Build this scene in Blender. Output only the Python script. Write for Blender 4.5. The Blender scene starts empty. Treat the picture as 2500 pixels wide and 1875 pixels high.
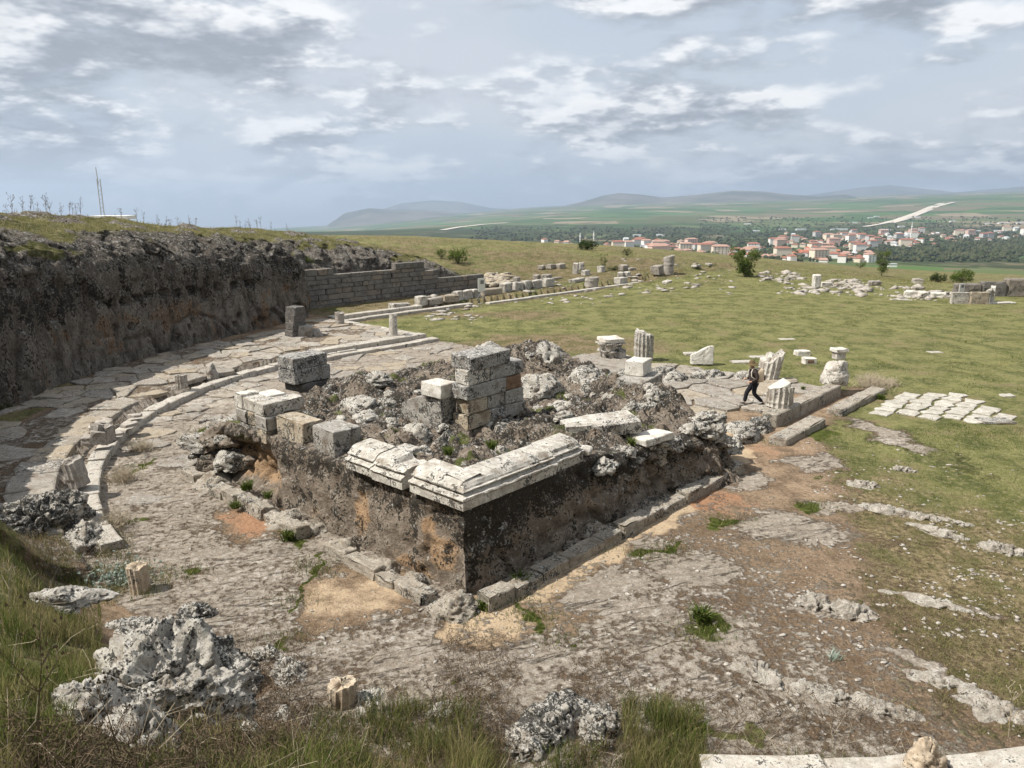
import bpy, math, random
import numpy as np
from mathutils import Vector, Matrix

SC = bpy.context.scene
COL = SC.collection
R_ = math.radians

# ------------------------------------------------------------------ camera
CAM_H, PITCH = 8.4, R_(13.3)
FPX = 1888.0                      # focal length in pixels of a 2500 px wide picture
cam_d = bpy.data.cameras.new('camera')
cam_d.sensor_width = 36.0
cam_d.lens = 36.0 * FPX / 2500.0
cam_d.clip_start, cam_d.clip_end = 0.1, 60000.0
cam = bpy.data.objects.new('camera', cam_d)
COL.objects.link(cam)
cam.location = (0, 0, CAM_H)
cam.rotation_euler = (R_(90) - PITCH, 0, 0)
SC.camera = cam

# ------------------------------------------------------------------ light
SUN_EL = R_(53)
SUN_DIR = Vector((-0.965, -0.26, 0)).normalized()      # horizontal direction towards the sun
SUN_V = Vector((SUN_DIR.x * math.cos(SUN_EL), SUN_DIR.y * math.cos(SUN_EL), math.sin(SUN_EL)))
sd = bpy.data.lights.new('sun', 'SUN')
sd.energy = 5.0
sd.angle = R_(0.55)
sd.color = (1.0, 0.955, 0.88)
so = bpy.data.objects.new('sun', sd)
COL.objects.link(so)
so.rotation_euler = SUN_V.to_track_quat('Z', 'Y').to_euler()

SC.view_settings.view_transform = 'Standard'
SC.view_settings.look = 'None'
SC.view_settings.gamma = 1.0
SC.view_settings.exposure = 0.50
SC.cycles.use_denoising = True
SC.cycles.use_adaptive_sampling = True
SC.cycles.adaptive_threshold = 0.02
SC.cycles.max_bounces = 6
SC.cycles.diffuse_bounces = 3
SC.cycles.glossy_bounces = 2
SC.cycles.transmission_bounces = 2
SC.cycles.volume_bounces = 0
SC.cycles.transparent_max_bounces = 4


class NT:
    """small helper to write node trees"""
    def __init__(self, tree):
        self.t = tree
        self.t.nodes.clear()

    def n(self, kind, **kw):
        nd = self.t.nodes.new(kind)
        for k, v in kw.items():
            setattr(nd, k, v)
        return nd

    def put(self, sock, v):
        if v is None:
            return
        if hasattr(v, 'is_output'):
            self.t.links.new(v, sock)
        else:
            if hasattr(sock.default_value, '__len__') and not hasattr(v, '__len__'):
                v = (v, v, v, 1) if len(sock.default_value) == 4 else (v,) * len(sock.default_value)
            elif hasattr(sock.default_value, '__len__') and len(sock.default_value) == 4 and len(v) == 3:
                v = (*v, 1)
            sock.default_value = v

    def math(self, op, a, b=None, c=None, clamp=False):
        nd = self.n('ShaderNodeMath', operation=op, use_clamp=clamp)
        for i, v in enumerate((a, b, c)):
            if v is not None:
                self.put(nd.inputs[i], v)
        return nd.outputs[0]

    def vmath(self, op, a, b=None):
        nd = self.n('ShaderNodeVectorMath', operation=op)
        self.put(nd.inputs[0], a)
        if b is not None:
            self.put(nd.inputs['Scale'] if op == 'SCALE' else nd.inputs[1], b)
        return nd.outputs[0]

    def noise(self, scale, detail=4, rough=.5, vec=None, lac=2.0, dist=0.0, dim='3D', out=0):
        nd = self.n('ShaderNodeTexNoise', noise_dimensions=dim)
        nd.inputs['Scale'].default_value = scale
        nd.inputs['Detail'].default_value = detail
        nd.inputs['Roughness'].default_value = rough
        nd.inputs['Lacunarity'].default_value = lac
        nd.inputs['Distortion'].default_value = dist
        if vec is not None:
            self.put(nd.inputs['Vector'], vec)
        return nd.outputs[out]

    def voro(self, scale, vec=None, feature='F1', out='Distance', rand=1.0):
        nd = self.n('ShaderNodeTexVoronoi', feature=feature)
        nd.inputs['Scale'].default_value = scale
        nd.inputs['Randomness'].default_value = rand
        if vec is not None:
            self.put(nd.inputs['Vector'], vec)
        return nd.outputs[out]

    def ss(self, x, lo, hi):
        nd = self.n('ShaderNodeMapRange', interpolation_type='SMOOTHSTEP')
        self.put(nd.inputs['Value'], x)
        nd.inputs['From Min'].default_value = lo
        nd.inputs['From Max'].default_value = hi
        return nd.outputs[0]

    def ramp(self, fac, stops, interp='LINEAR'):
        nd = self.n('ShaderNodeValToRGB')
        cr = nd.color_ramp
        cr.interpolation = interp
        while len(cr.elements) < len(stops):
            cr.elements.new(0.5)
        for e, (p, c) in zip(cr.elements, stops):
            e.position = p
            e.color = (*c, 1) if len(c) == 3 else c
        self.put(nd.inputs[0], fac)
        return nd.outputs[0]

    def mix(self, fac, a, b, mode='MIX'):
        nd = self.n('ShaderNodeMix', data_type='RGBA', blend_type=mode)
        nd.clamp_factor = True
        self.put(nd.inputs[0], fac)
        self.put(nd.inputs[6], a)
        self.put(nd.inputs[7], b)
        return nd.outputs[2]

    def attr(self, name):
        nd = self.n('ShaderNodeAttribute', attribute_name=name)
        sp = self.n('ShaderNodeSeparateColor')
        self.t.links.new(nd.outputs['Color'], sp.inputs[0])
        return sp.outputs[0], sp.outputs[1], sp.outputs[2]

    def pos(self):
        return self.n('ShaderNodeNewGeometry').outputs['Position']

    def sep(self, v):
        nd = self.n('ShaderNodeSeparateXYZ')
        self.put(nd.inputs[0], v)
        return nd.outputs[0], nd.outputs[1], nd.outputs[2]

    def comb(self, x, y, z):
        nd = self.n('ShaderNodeCombineXYZ')
        for i, v in enumerate((x, y, z)):
            self.put(nd.inputs[i], v)
        return nd.outputs[0]


# ------------------------------------------------------------------ sky
W = bpy.data.worlds.new('World')
SC.world = W
W.use_nodes = True
w = NT(W.node_tree)
direction = w.n('ShaderNodeTexCoord').outputs['Generated']
sky = w.n('ShaderNodeTexSky', sky_type='NISHITA')
sky.sun_disc = False
sky.sun_elevation = SUN_EL
sky.sun_rotation = math.atan2(SUN_DIR.x, SUN_DIR.y)
sky.air_density, sky.dust_density, sky.ozone_density = 1.0, 2.0, 1.5
dx_, dy_, dz_ = w.sep(direction)
zc_ = w.math('MAXIMUM', dz_, 0.0)


def cloud_vec(lift):
    h = w.math('ADD', zc_, 0.34)
    z = w.math('MULTIPLY', w.math('ADD', zc_, lift), 3.5)
    return w.vmath('ADD', w.comb(w.math('DIVIDE', dx_, h), w.math('DIVIDE', dy_, h), z), (1.7, 8.4, 2.6))


def heap(v, detail):
    """heaped cloud: broad cover broken by billows"""
    big = w.noise(1.7, 2, .5, v)
    bil = w.noise(4.7, detail, .58, v, dist=.0)
    return w.math('ADD', w.math('MULTIPLY', big, .55), w.math('MULTIPLY', bil, .50))


v0 = cloud_vec(0.0)
d0 = heap(v0, 8)
s0, s1 = heap(v0, 4.0), heap(cloud_vec(0.026), 4.0)
cover = w.ss(d0, .43, .58)
thick = w.ss(d0, .52, .70)
lit = w.ss(w.math('SUBTRACT', s0, s1), -.055, .065)          # thins out upwards: the sunlit side of a heap
blue = w.vmath('SCALE', sky.outputs[0], 0.052)
veil = w.mix(w.ss(w.noise(.8, 3, .55, v0), .35, .65), (.52, .60, .70), (.64, .675, .73))
gap = w.mix(.80, blue, veil)
body = w.ramp(lit, [(0, (.27, .295, .34)), (.34, (.40, .43, .475)), (.62, (.57, .59, .625)), (.88, (.78, .785, .795)), (1, (.90, .90, .90))])
body = w.mix(w.math('MULTIPLY', thick, .40), body, (.38, .41, .455))
c3 = w.mix(w.math('MULTIPLY', cover, .93), gap, body)
low = w.ss(dz_, 0.10, 0.0)
c4 = w.mix(w.math('MULTIPLY', low, 0.42), c3, (0.475, 0.53, 0.605))
c4 = w.mix(w.ss(dz_, .004, -.02), c4, (0.475, 0.53, 0.605))
bgn = w.n('ShaderNodeBackground')
w.t.links.new(c4, bgn.inputs[0])
bgn.inputs[1].default_value = 0.87
wo = w.n('ShaderNodeOutputWorld')
w.t.links.new(bgn.outputs[0], wo.inputs[0])

# ------------------------------------------------------------------ numbers
RNG = np.random.default_rng(11)
_perm = RNG.permutation(256)
_perm = np.concatenate([_perm, _perm, _perm])
_grad = RNG.normal(size=(256, 3))
_grad /= np.linalg.norm(_grad, axis=1)[:, None]


def pnoise(p):
    """gradient noise, p is (N,3); about -0.7..0.7"""
    p = np.asarray(p, float)
    i = np.floor(p).astype(np.int64)
    f = p - i
    u = f * f * f * (f * (f * 6 - 15) + 10)
    i &= 255
    out = np.zeros(len(p))
    for dx in (0, 1):
        wx = u[:, 0] if dx else 1 - u[:, 0]
        for dy in (0, 1):
            wy = u[:, 1] if dy else 1 - u[:, 1]
            for dz in (0, 1):
                wz = u[:, 2] if dz else 1 - u[:, 2]
                h = _perm[_perm[_perm[(i[:, 0] + dx) & 255] + ((i[:, 1] + dy) & 255)] + ((i[:, 2] + dz) & 255)]
                g = _grad[h]
                out += wx * wy * wz * (g[:, 0] * (f[:, 0] - dx) + g[:, 1] * (f[:, 1] - dy) + g[:, 2] * (f[:, 2] - dz))
    return out


def pnoise2(p):
    i = np.floor(p).astype(np.int64)
    f = p - i
    u = f * f * f * (f * (f * 6 - 15) + 10)
    i &= 255
    out = np.zeros(len(p))
    for dx in (0, 1):
        wx = u[:, 0] if dx else 1 - u[:, 0]
        for dy in (0, 1):
            wy = u[:, 1] if dy else 1 - u[:, 1]
            g = _grad2[_perm[_perm[(i[:, 0] + dx) & 255] + ((i[:, 1] + dy) & 255)]]
            out += wx * wy * (g[:, 0] * (f[:, 0] - dx) + g[:, 1] * (f[:, 1] - dy))
    return out


_grad2 = np.c_[np.cos(np.arange(256) * 2.39996), np.sin(np.arange(256) * 2.39996)]


def fbm(p, octv=4, gain=.5, lac=2.03):
    p = np.asarray(p, float)
    if len(p) > 50 and np.ptp(p[:, 2]) == 0:          # a flat sheet of points
        p2 = p[:, :2] + p[0, 2] * 3.1
        a, s, out = 1.0, 1.0, np.zeros(len(p))
        for k in range(octv):
            out += a * pnoise2(p2 * s + 17.3 * k)
            a *= gain
            s *= lac
        return out
    a, s, out = 1.0, 1.0, np.zeros(len(p))
    for k in range(octv):
        out += a * pnoise(p * s + 17.3 * k)
        a *= gain
        s *= lac
    return out


def ridged(p, octv=4, gain=.5, lac=2.1):
    p = np.asarray(p, float)
    a, s, out = 1.0, 1.0, np.zeros(len(p))
    for k in range(octv):
        out += a * (0.5 - np.abs(pnoise(p * s + 31.7 * k)) * 1.6)
        a *= gain
        s *= lac
    return out


def worley(p):
    """distance to nearest and second nearest jittered cell point, and a random value of the cell"""
    p = np.asarray(p, float)
    i = np.floor(p).astype(np.int64)
    f1 = np.full(len(p), 9.0)
    f2 = np.full(len(p), 9.0)
    cid = np.zeros(len(p))
    for dx in (-1, 0, 1):
        for dy in (-1, 0, 1):
            for dz in (-1, 0, 1):
                c = i + (dx, dy, dz)
                h = _perm[_perm[_perm[c[:, 0] & 255] + (c[:, 1] & 255)] + (c[:, 2] & 255)]
                q = c + 0.5 + 0.42 * _grad[h]
                d = np.linalg.norm(p - q, axis=1)
                nearer = d < f1
                f2 = np.where(nearer, f1, np.minimum(f2, d))
                cid = np.where(nearer, h / 255.0, cid)
                f1 = np.where(nearer, d, f1)
    return f1, f2, cid


def sstep(x, a, b):
    t = np.clip((np.asarray(x, float) - a) / (b - a), 0, 1)
    return t * t * (3 - 2 * t)


def pix(px, py, z=0.0):
    """the point at height z that a line of sight through a pixel of the survey picture meets"""
    dx, du = (px - 1250) / FPX, (937.5 - py) / FPX
    d = (dx, math.cos(PITCH) + du * math.sin(PITCH), -math.sin(PITCH) + du * math.cos(PITCH))
    t = (z - CAM_H) / d[2]
    return Vector((d[0] * t, d[1] * t, z))


# podium frame: origin at the near corner of the rock core, r along the temple axis, l across it
PC = np.array([-1.04, 15.48])
PR = np.array([.675, .738])
PL = np.array([-.738, .675])
POD_A = math.atan2(PR[1], PR[0])


def P(r, l, z=0.0):
    q = PC + PR * r + PL * l
    return Vector((q[0], q[1], z))


def inv(x, y):
    a, b = np.asarray(x) - PC[0], np.asarray(y) - PC[1]
    return a * PR[0] + b * PR[1], a * PL[0] + b * PL[1]


CR_, CL_, RAD = 14.04, 5.97, 18.25     # centre (in r, l) and radius of the semicircular portico


# ------------------------------------------------------------------ objects
def tag(o, label=None, cat=None, group=None, kind=None):
    for k, v in (('label', label), ('category', cat), ('group', group), ('kind', kind)):
        if v:
            o[k] = v
    return o


def empty(name, loc=(0, 0, 0), rz=0.0, label=None, cat=None, group=None, kind=None):
    o = bpy.data.objects.new(name, None)
    o.location = loc
    o.rotation_euler = (0, 0, rz)
    o.empty_display_size = .2
    COL.objects.link(o)
    return tag(o, label, cat, group, kind)


def mesh(name, v, f, mats, smooth=False, attrs=None, fm=None):
    me = bpy.data.meshes.new(name)
    v = np.asarray(v, np.float32)
    if isinstance(f, np.ndarray):
        k = f.shape[1]
        me.vertices.add(len(v))
        me.vertices.foreach_set('co', v.ravel())
        me.loops.add(f.size)
        me.loops.foreach_set('vertex_index', f.ravel().astype(np.int32))
        me.polygons.add(len(f))
        me.polygons.foreach_set('loop_start', np.arange(0, f.size, k, dtype=np.int32))
        me.polygons.foreach_set('loop_total', np.full(len(f), k, np.int32))
        me.update(calc_edges=True)
    else:
        me.from_pydata([tuple(map(float, p)) for p in v], [], [tuple(int(i) for i in q) for q in f])
        me.update()
    for m in (mats if isinstance(mats, (list, tuple)) else [mats]):
        me.materials.append(m)
    if fm is not None:
        me.polygons.foreach_set('material_index', np.asarray(fm, np.int32))
    if smooth:
        me.polygons.foreach_set('use_smooth', np.ones(len(me.polygons), bool))
    for nm, arr in (attrs or {}).items():
        a = me.attributes.new(nm, 'FLOAT_COLOR', 'POINT')
        arr = np.asarray(arr, np.float32)
        if arr.shape[1] == 3:
            arr = np.c_[arr, np.ones(len(arr), np.float32)]
        a.data.foreach_set('color', arr.astype(np.float32).ravel())
    return me


def link(name, me, parent=None, loc=(0, 0, 0), rot=(0, 0, 0), scale=(1, 1, 1), **tags):
    o = bpy.data.objects.new(name, me)
    o.location, o.rotation_euler, o.scale = loc, rot, scale
    COL.objects.link(o)
    if parent is not None:
        o.parent = parent
    return tag(o, **tags)


def obj(name, v, f, mats, parent=None, smooth=False, attrs=None, fm=None, loc=(0, 0, 0), rot=(0, 0, 0), **tags):
    return link(name, mesh(name, v, f, mats, smooth, attrs, fm), parent, loc, rot, **tags)


def grid_faces(nu, nv):
    """quads of a grid stored row by row: index = j*nu + i"""
    i, j = np.meshgrid(np.arange(nu - 1), np.arange(nv - 1))
    a = (j * nu + i).ravel()
    return np.c_[a, a + 1, a + 1 + nu, a + nu]
# ------------------------------------------------------------------ materials
def new_mat(name):
    m = bpy.data.materials.new(name)
    m.use_nodes = True
    return m, NT(m.node_tree)


def finish(m, t, col, rough=0.9, bump=None, bstr=0.5, bdist=0.05, spec=0.2, alpha=None, trans=None):
    b = t.n('ShaderNodeBsdfPrincipled')
    t.put(b.inputs['Base Color'], col)
    t.put(b.inputs['Roughness'], rough)
    b.inputs['Specular IOR Level'].default_value = spec
    if bump is not None:
        bn = t.n('ShaderNodeBump')
        bn.inputs['Strength'].default_value = bstr
        bn.inputs['Distance'].default_value = bdist
        t.put(bn.inputs['Height'], bump)
        t.t.links.new(bn.outputs[0], b.inputs['Normal'])
    o = t.n('ShaderNodeOutputMaterial')
    t.t.links.new(b.outputs[0], o.inputs[0])
    return m


def flat(name, col, rough=.8, spec=.3, vary=0.0):
    m, t = new_mat(name)
    c = col
    if vary:
        n = t.noise(9, 4, .6, t.n('ShaderNodeTexCoord').outputs['Object'])
        c = t.mix(n, tuple(x * (1 - vary) for x in col), tuple(min(1, x * (1 + vary)) for x in col))
    return finish(m, t, c, rough, spec=spec)


def rock(name, light, mid, ochre, dark=(.033, .031, .028), dark_amt=.5, white_amt=.4, ochre_amt=.0, bump=.55, sc=1.0,
         streak=0.0, bdist=.08, jitter=0.0, hue=None, stain=.55):
    """weathered limestone: attribute m = (ochre, moss, black lichen) adds to the material's own amounts"""
    m, t = new_mat(name)
    p = t.pos()
    if jitter:
        oi = t.n('ShaderNodeObjectInfo')
        p = t.vmath('ADD', p, t.vmath('SCALE', t.comb(oi.outputs['Random'], oi.outputs['Random'], 0.0), 40.0))
    ao, am, ad = t.attr('m')
    if streak:
        x, y, z = t.sep(p)
        p2 = t.comb(x, y, t.math('MULTIPLY', z, 1 - streak))
    else:
        p2 = p
    n_big = t.noise(.55 * sc, 3, .55, p)
    n_mid = t.noise(2.6 * sc, 5, .62, p2)
    n_fine = t.noise(13 * sc, 6, .66, p)
    n_grit = t.noise(46 * sc, 3, .6, p)
    up = t.sep(t.n('ShaderNodeNewGeometry').outputs['Normal'])[2]
    base = t.mix(t.ss(n_mid, .32, .68), mid, light)
    base = t.mix(t.math('MULTIPLY', t.ss(n_fine, .5, .72), .45), base, tuple(c * .5 for c in mid))
    if jitter:
        r = t.n('ShaderNodeObjectInfo').outputs['Random']
        base = t.mix(t.math('MULTIPLY', r, jitter), base, tuple(c * .55 for c in mid))
        if hue:
            base = t.mix(t.math('MULTIPLY', t.ss(t.math('FRACT', t.math('MULTIPLY', r, 7.31)), .5, 1.0), .7), base, hue)
    oc = t.math('ADD', ao, ochre_amt)
    oc = t.ss(t.math('ADD', oc, t.math('MULTIPLY', t.math('SUBTRACT', n_mid, .5), 1.3)), .38, .66)
    base = t.mix(oc, base, t.mix(n_fine, tuple(c * .62 for c in ochre), ochre))
    stn = t.ss(t.noise(1.7 * sc, 5, .6, t.vmath('ADD', p2, (9.0, 2.0, 4.0))), .50, .68)
    base = t.mix(t.math('MULTIPLY', stn, stain), base, tuple(c * k for c, k in zip(mid, (.52, .44, .36))))
    # black lichen crust
    dk = t.math('ADD', t.math('MULTIPLY', t.math('SUBTRACT', n_big, .5), 1.0), t.math('MULTIPLY', t.math('SUBTRACT', n_fine, .5), 1.8))
    dk = t.math('ADD', dk, t.math('MULTIPLY', t.math('SUBTRACT', n_mid, .5), 1.7))
    dk = t.math('ADD', dk, t.math('ADD', t.math('MULTIPLY', ad, .8), dark_amt - .5))
    dk = t.ss(dk, .04, .17)
    base = t.mix(t.math('MULTIPLY', dk, .94), base, t.mix(n_grit, dark, tuple(c * 2.3 for c in dark)))
    # pale lichen rosettes
    ro = t.noise(7.5 * sc, 5, .7, t.vmath('ADD', p, (3.1, 8.2, 1.7)))
    wv = t.math('ADD', ro, t.math('MULTIPLY', up, .045))
    wv = t.math('ADD', wv, t.math('MULTIPLY', t.math('SUBTRACT', n_big, .5), .22))
    wt = t.ss(wv, .74 - .26 * white_amt, .79 - .24 * white_amt)
    base = t.mix(t.math('MULTIPLY', wt, .8), base, t.mix(n_grit, (.34, .34, .32), (.62, .61, .57)))
    moss = t.ss(t.math('ADD', am, t.math('MULTIPLY', t.math('SUBTRACT', n_fine, .5), 1.2)), .42, .62)
    base = t.mix(moss, base, t.mix(n_grit, (.045, .055, .015), (.13, .15, .04)))
    gr2 = t.noise(24 * sc, 5, .72, t.vmath('ADD', p, (5.0, 1.0, 7.0)))
    base = t.mix(t.math('MULTIPLY', t.ss(gr2, .44, .34), .62), base, tuple(c * .22 for c in mid))
    base = t.mix(t.math('MULTIPLY', t.ss(gr2, .56, .66), .42), base, tuple(min(1, c * 1.25) for c in light))
    h = t.math('ADD', t.math('MULTIPLY', n_fine, .55), t.math('MULTIPLY', n_mid, .9))
    h = t.math('ADD', h, t.math('ADD', t.math('MULTIPLY', n_grit, .16), t.math('MULTIPLY', gr2, .35)))
    return finish(m, t, base, .95, h, bump, bdist, .12)


M_CLIFF = rock('cliff_rock', (.155, .145, .135), (.085, .08, .074), (.25, .15, .085), dark=(.014, .0135, .012), dark_amt=.40, white_amt=.20, bump=.8, sc=.75, streak=.55, bdist=.16)
M_CORE = rock('podium_rock', (.36, .305, .245), (.19, .152, .118), (.50, .335, .20), dark=(.02, .018, .015), dark_amt=0.41, white_amt=0.48, bump=1.0, sc=1.15, bdist=.14, stain=0.5)
M_BOULD = rock('lichen_boulder_rock', (.62, .59, .53), (.36, .33, .285), (.42, .28, .15), dark=(.02, .019, .017), dark_amt=0.5, white_amt=0.5, bump=.9, sc=1.6, bdist=.08, stain=0.6)
M_MARBLE = rock('pale_marble', (.60, .57, .51), (.355, .325, .285), (.52, .36, .21), dark_amt=0.43, white_amt=0.45, bump=0.6, sc=1.5, bdist=0.05, stain=0.7)
M_WHITE = rock('clean_white_marble', (.67, .64, .58), (.46, .43, .38), (.60, .46, .31), dark_amt=0.29, white_amt=.2, bump=0.45, sc=1.6, bdist=.03, stain=0.5)
M_WEATH = rock('lichened_ashlar', (.40, .385, .36), (.24, .225, .205), (.44, .27, .15), dark=(.02, .019, .018), dark_amt=0.5, white_amt=0.6, bump=.6, sc=1.6, bdist=.05, stain=0.7)
M_GREYA = rock('grey_ashlar', (.40, .38, .345), (.25, .23, .20), (.38, .25, .15), dark_amt=0.43, white_amt=0.5, bump=0.6, sc=1.4, bdist=0.05, stain=0.8)
M_OCHRE = rock('ochre_ashlar', (.44, .385, .30), (.31, .255, .185), (.46, .28, .14), dark_amt=0.41, white_amt=0.5, ochre_amt=0.12, bump=0.6, sc=1.4, bdist=.04, stain=0.8)
M_RUST = rock('rusty_ashlar', (.25, .165, .11), (.17, .105, .068), (.32, .16, .08), dark_amt=.26, white_amt=.2, ochre_amt=.3, bump=.4, sc=1.6, bdist=.04)
M_DARKA = rock('blackened_shaded_ashlar', (.16, .15, .14), (.10, .09, .08), (.28, .17, .10), dark_amt=0.46, white_amt=.5, bump=.6, sc=1.8, bdist=.05)
M_WALLB = rock('wall_ashlar', (.25, .236, .214), (.152, .14, .126), (.22, .14, .085), dark_amt=0.36, white_amt=.25, bump=.5, sc=1.1, bdist=.06, jitter=0.4, hue=(.25, .205, .16))
M_SLAB = rock('paving_stone', (.42, .385, .335), (.255, .225, .19), (.42, .30, .19), dark_amt=0.33, white_amt=.40, bump=.6, sc=1.2, bdist=.05, jitter=.45, hue=(.33, .27, .19), stain=0.6)
M_KERB = rock('kerb_stone', (.55, .51, .45), (.38, .345, .295), (.46, .33, .21), dark_amt=0.33, white_amt=.45, bump=.5, sc=1.5, bdist=.04, jitter=.3, stain=0.6)
M_FLAG = rock('white_flagstone', (.53, .50, .44), (.35, .325, .28), (.46, .36, .25), dark_amt=0.2, white_amt=.35, bump=.4, sc=1.6, bdist=.03, jitter=.25)
M_PLINTH = rock('plinth_stone', (.40, .36, .30), (.27, .235, .19), (.42, .27, .16), dark_amt=0.42, white_amt=.5, ochre_amt=.12, bump=.8, sc=1.6, bdist=.06, stain=0.6)
M_DRUM = rock('tan_column_stone', (.52, .445, .345), (.37, .295, .215), (.52, .34, .19), dark_amt=0.34, white_amt=.3, ochre_amt=0.14, bump=.4, sc=1.8, bdist=.03, stain=0.8)
M_GREYD = rock('grey_column_stone', (.40, .37, .33), (.28, .25, .22), (.4, .28, .18), dark_amt=.32, white_amt=.4, bump=.5, sc=1.8, bdist=.03)
M_OUTC = rock('bedrock_outcrop', (.52, .48, .42), (.31, .275, .23), (.42, .3, .19), dark_amt=.36, white_amt=.5, bump=1.0, sc=2.4, bdist=.06, stain=.7)
M_STONES = rock('loose_stone', (.46, .42, .37), (.27, .24, .205), (.45, .32, .2), dark_amt=0.28, white_amt=0.45, bump=.4, sc=2.2, bdist=.02, stain=0.5)


def ground_mat():
    """attribute m = (bare rock, grass, red soil), attribute k = (dry brown turf, pale bare earth, moss)"""
    m, t = new_mat('court_earth')
    p = t.pos()
    rk, gr, rd = t.attr('m')
    dr, pale, ms = t.attr('k')
    px_, py_, pz_ = t.sep(p)
    # bedding of the limestone runs one way
    pb = t.comb(t.math('ADD', t.math('MULTIPLY', px_, .95), t.math('MULTIPLY', py_, .3)),
                t.math('MULTIPLY', t.math('SUBTRACT', t.math('MULTIPLY', py_, .95), t.math('MULTIPLY', px_, .3)), 2.2), t.math('MULTIPLY', pz_, 2.0))
    n0 = t.noise(.32, 4, .55, p)
    n1 = t.noise(1.3, 6, .62, p)
    n2 = t.noise(6.5, 6, .66, p)
    n3 = t.noise(28, 4, .65, p)
    nb = t.noise(2.1, 8, .70, pb, dist=.8)
    pu = t.math('ADD', t.math('MULTIPLY', px_, .927), t.math('MULTIPLY', py_, .375))
    pv_ = t.math('SUBTRACT', t.math('MULTIPLY', py_, .927), t.math('MULTIPLY', px_, .375))
    ns = t.noise(.55, 6, .6, t.comb(t.math('MULTIPLY', pu, .28), t.math('MULTIPLY', pv_, 1.5), 0.0))
    strat = t.math('MULTIPLY', t.ss(t.math('ABSOLUTE', t.math('SUBTRACT', ns, .5)), .013, .002), t.ss(n1, .40, .58))
    soil = t.mix(t.ss(t.math('ADD', t.math('MULTIPLY', n1, .6), t.math('MULTIPLY', n2, .4)), .36, .64), (.12, .082, .052), (.33, .24, .16))
    soil = t.mix(t.math('MULTIPLY', t.ss(n3, .52, .75), .5), soil, (.36, .28, .19))
    soil = t.mix(t.ss(t.math('ADD', pale, t.math('MULTIPLY', t.math('SUBTRACT', n1, .5), 1.0)), .35, .75), soil, t.mix(n2, (.36, .26, .165), (.56, .44, .30)))
    soil = t.mix(t.ss(t.math('ADD', rd, t.math('MULTIPLY', t.math('SUBTRACT', n1, .5), .9)), .4, .8), soil, t.mix(n2, (.24, .125, .07), (.40, .235, .14)))
    # rock
    rc = t.mix(t.ss(nb, .36, .62), (.225, .182, .140), (.41, .355, .295))
    even = t.ss(t.math('ADD', t.math('MULTIPLY', n0, .6), t.math('MULTIPLY', n1, .4)), .42, .54)
    rc = t.mix(t.math('MULTIPLY', even, .85), rc, t.mix(n2, (.255, .21, .163), (.405, .352, .288)))
    rc = t.mix(t.math('MULTIPLY', t.math('MULTIPLY', t.ss(n2, .50, .62), t.ss(n1, .40, .58)), t.math('SUBTRACT', .9, t.math('MULTIPLY', even, .6))), rc, (.64, .60, .545))
    crev = t.ss(t.math('ADD', t.math('MULTIPLY', nb, .55), t.math('MULTIPLY', n2, .45)), .41, .35)
    rc = t.mix(t.math('MULTIPLY', crev, t.math('SUBTRACT', .85, t.math('MULTIPLY', even, .5))), rc, (.06, .046, .034))
    rc = t.mix(t.math('MULTIPLY', t.ss(n3, .60, .70), .45), rc, (.10, .09, .08))
    rc = t.mix(t.math('MULTIPLY', strat, .75), rc, (.045, .034, .025))
    rm = t.math('ADD', rk, t.math('ADD', t.math('MULTIPLY', t.math('SUBTRACT', n2, .5), 1.0), t.math('MULTIPLY', t.math('SUBTRACT', n1, .5), .7)))
    rm = t.ss(rm, .40, .58)
    col = t.mix(rm, soil, rc)
    # turf
    g1 = t.noise(.75, 7, .66, t.comb(px_, t.math('MULTIPLY', py_, .8), pz_))
    tuft = t.noise(4.5, 5, .7, p)
    gcol = t.mix(t.ss(g1, .36, .62), (.075, .085, .027), (.185, .182, .070))
    gcol = t.mix(t.math('MULTIPLY', t.ss(tuft, .48, .64), .6), gcol, (.275, .24, .125))
    gcol = t.mix(t.math('MULTIPLY', t.math('MULTIPLY', t.ss(n2, .54, .66), t.ss(n0, .42, .6)), .6), gcol, (.048, .056, .019))
    gdry = t.mix(t.ss(n2, .36, .64), (.085, .063, .038), (.30, .225, .14))
    gdry = t.mix(t.math('MULTIPLY', t.ss(t.noise(.9, 6, .7, p), .45, .60), .75), gdry, t.mix(n2, (.042, .038, .014), (.125, .115, .045)))
    g0 = t.noise(.16, 4, .6, p)
    drv = t.math('ADD', dr, t.math('ADD', t.math('MULTIPLY', t.math('SUBTRACT', g1, .5), 1.6), t.math('MULTIPLY', t.math('SUBTRACT', g0, .45), 1.5)))
    gcol = t.mix(t.math('MULTIPLY', t.ss(drv, .22, .70), .85), gcol, gdry)
    gm = t.math('ADD', gr, t.math('ADD', t.math('MULTIPLY', t.math('SUBTRACT', n2, .5), .8), t.math('MULTIPLY', t.math('SUBTRACT', n1, .5), .9)))
    gm = t.ss(gm, .40, .62)
    col = t.mix(gm, col, gcol)
    n4 = t.noise(17, 5, .75, t.vmath('ADD', p, (3.0, 6.0, 1.0)))
    bare = t.math('SUBTRACT', 1.0, t.math('MULTIPLY', gm, .6))
    col = t.mix(t.math('MULTIPLY', t.math('MULTIPLY', t.ss(n4, .45, .34), .62), bare), col, (.05, .036, .024))
    col = t.mix(t.math('MULTIPLY', t.math('MULTIPLY', t.ss(n4, .57, .67), .55), bare), col, (.56, .51, .44))
    mo = t.ss(t.math('ADD', ms, t.math('MULTIPLY', t.math('SUBTRACT', n2, .5), .8)), .45, .65)
    col = t.mix(mo, col, t.mix(n3, (.04, .05, .012), (.11, .125, .03)))
    h = t.math('ADD', t.math('MULTIPLY', n2, .5), t.math('MULTIPLY', t.math('MULTIPLY', nb, rm), 1.3))
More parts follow.
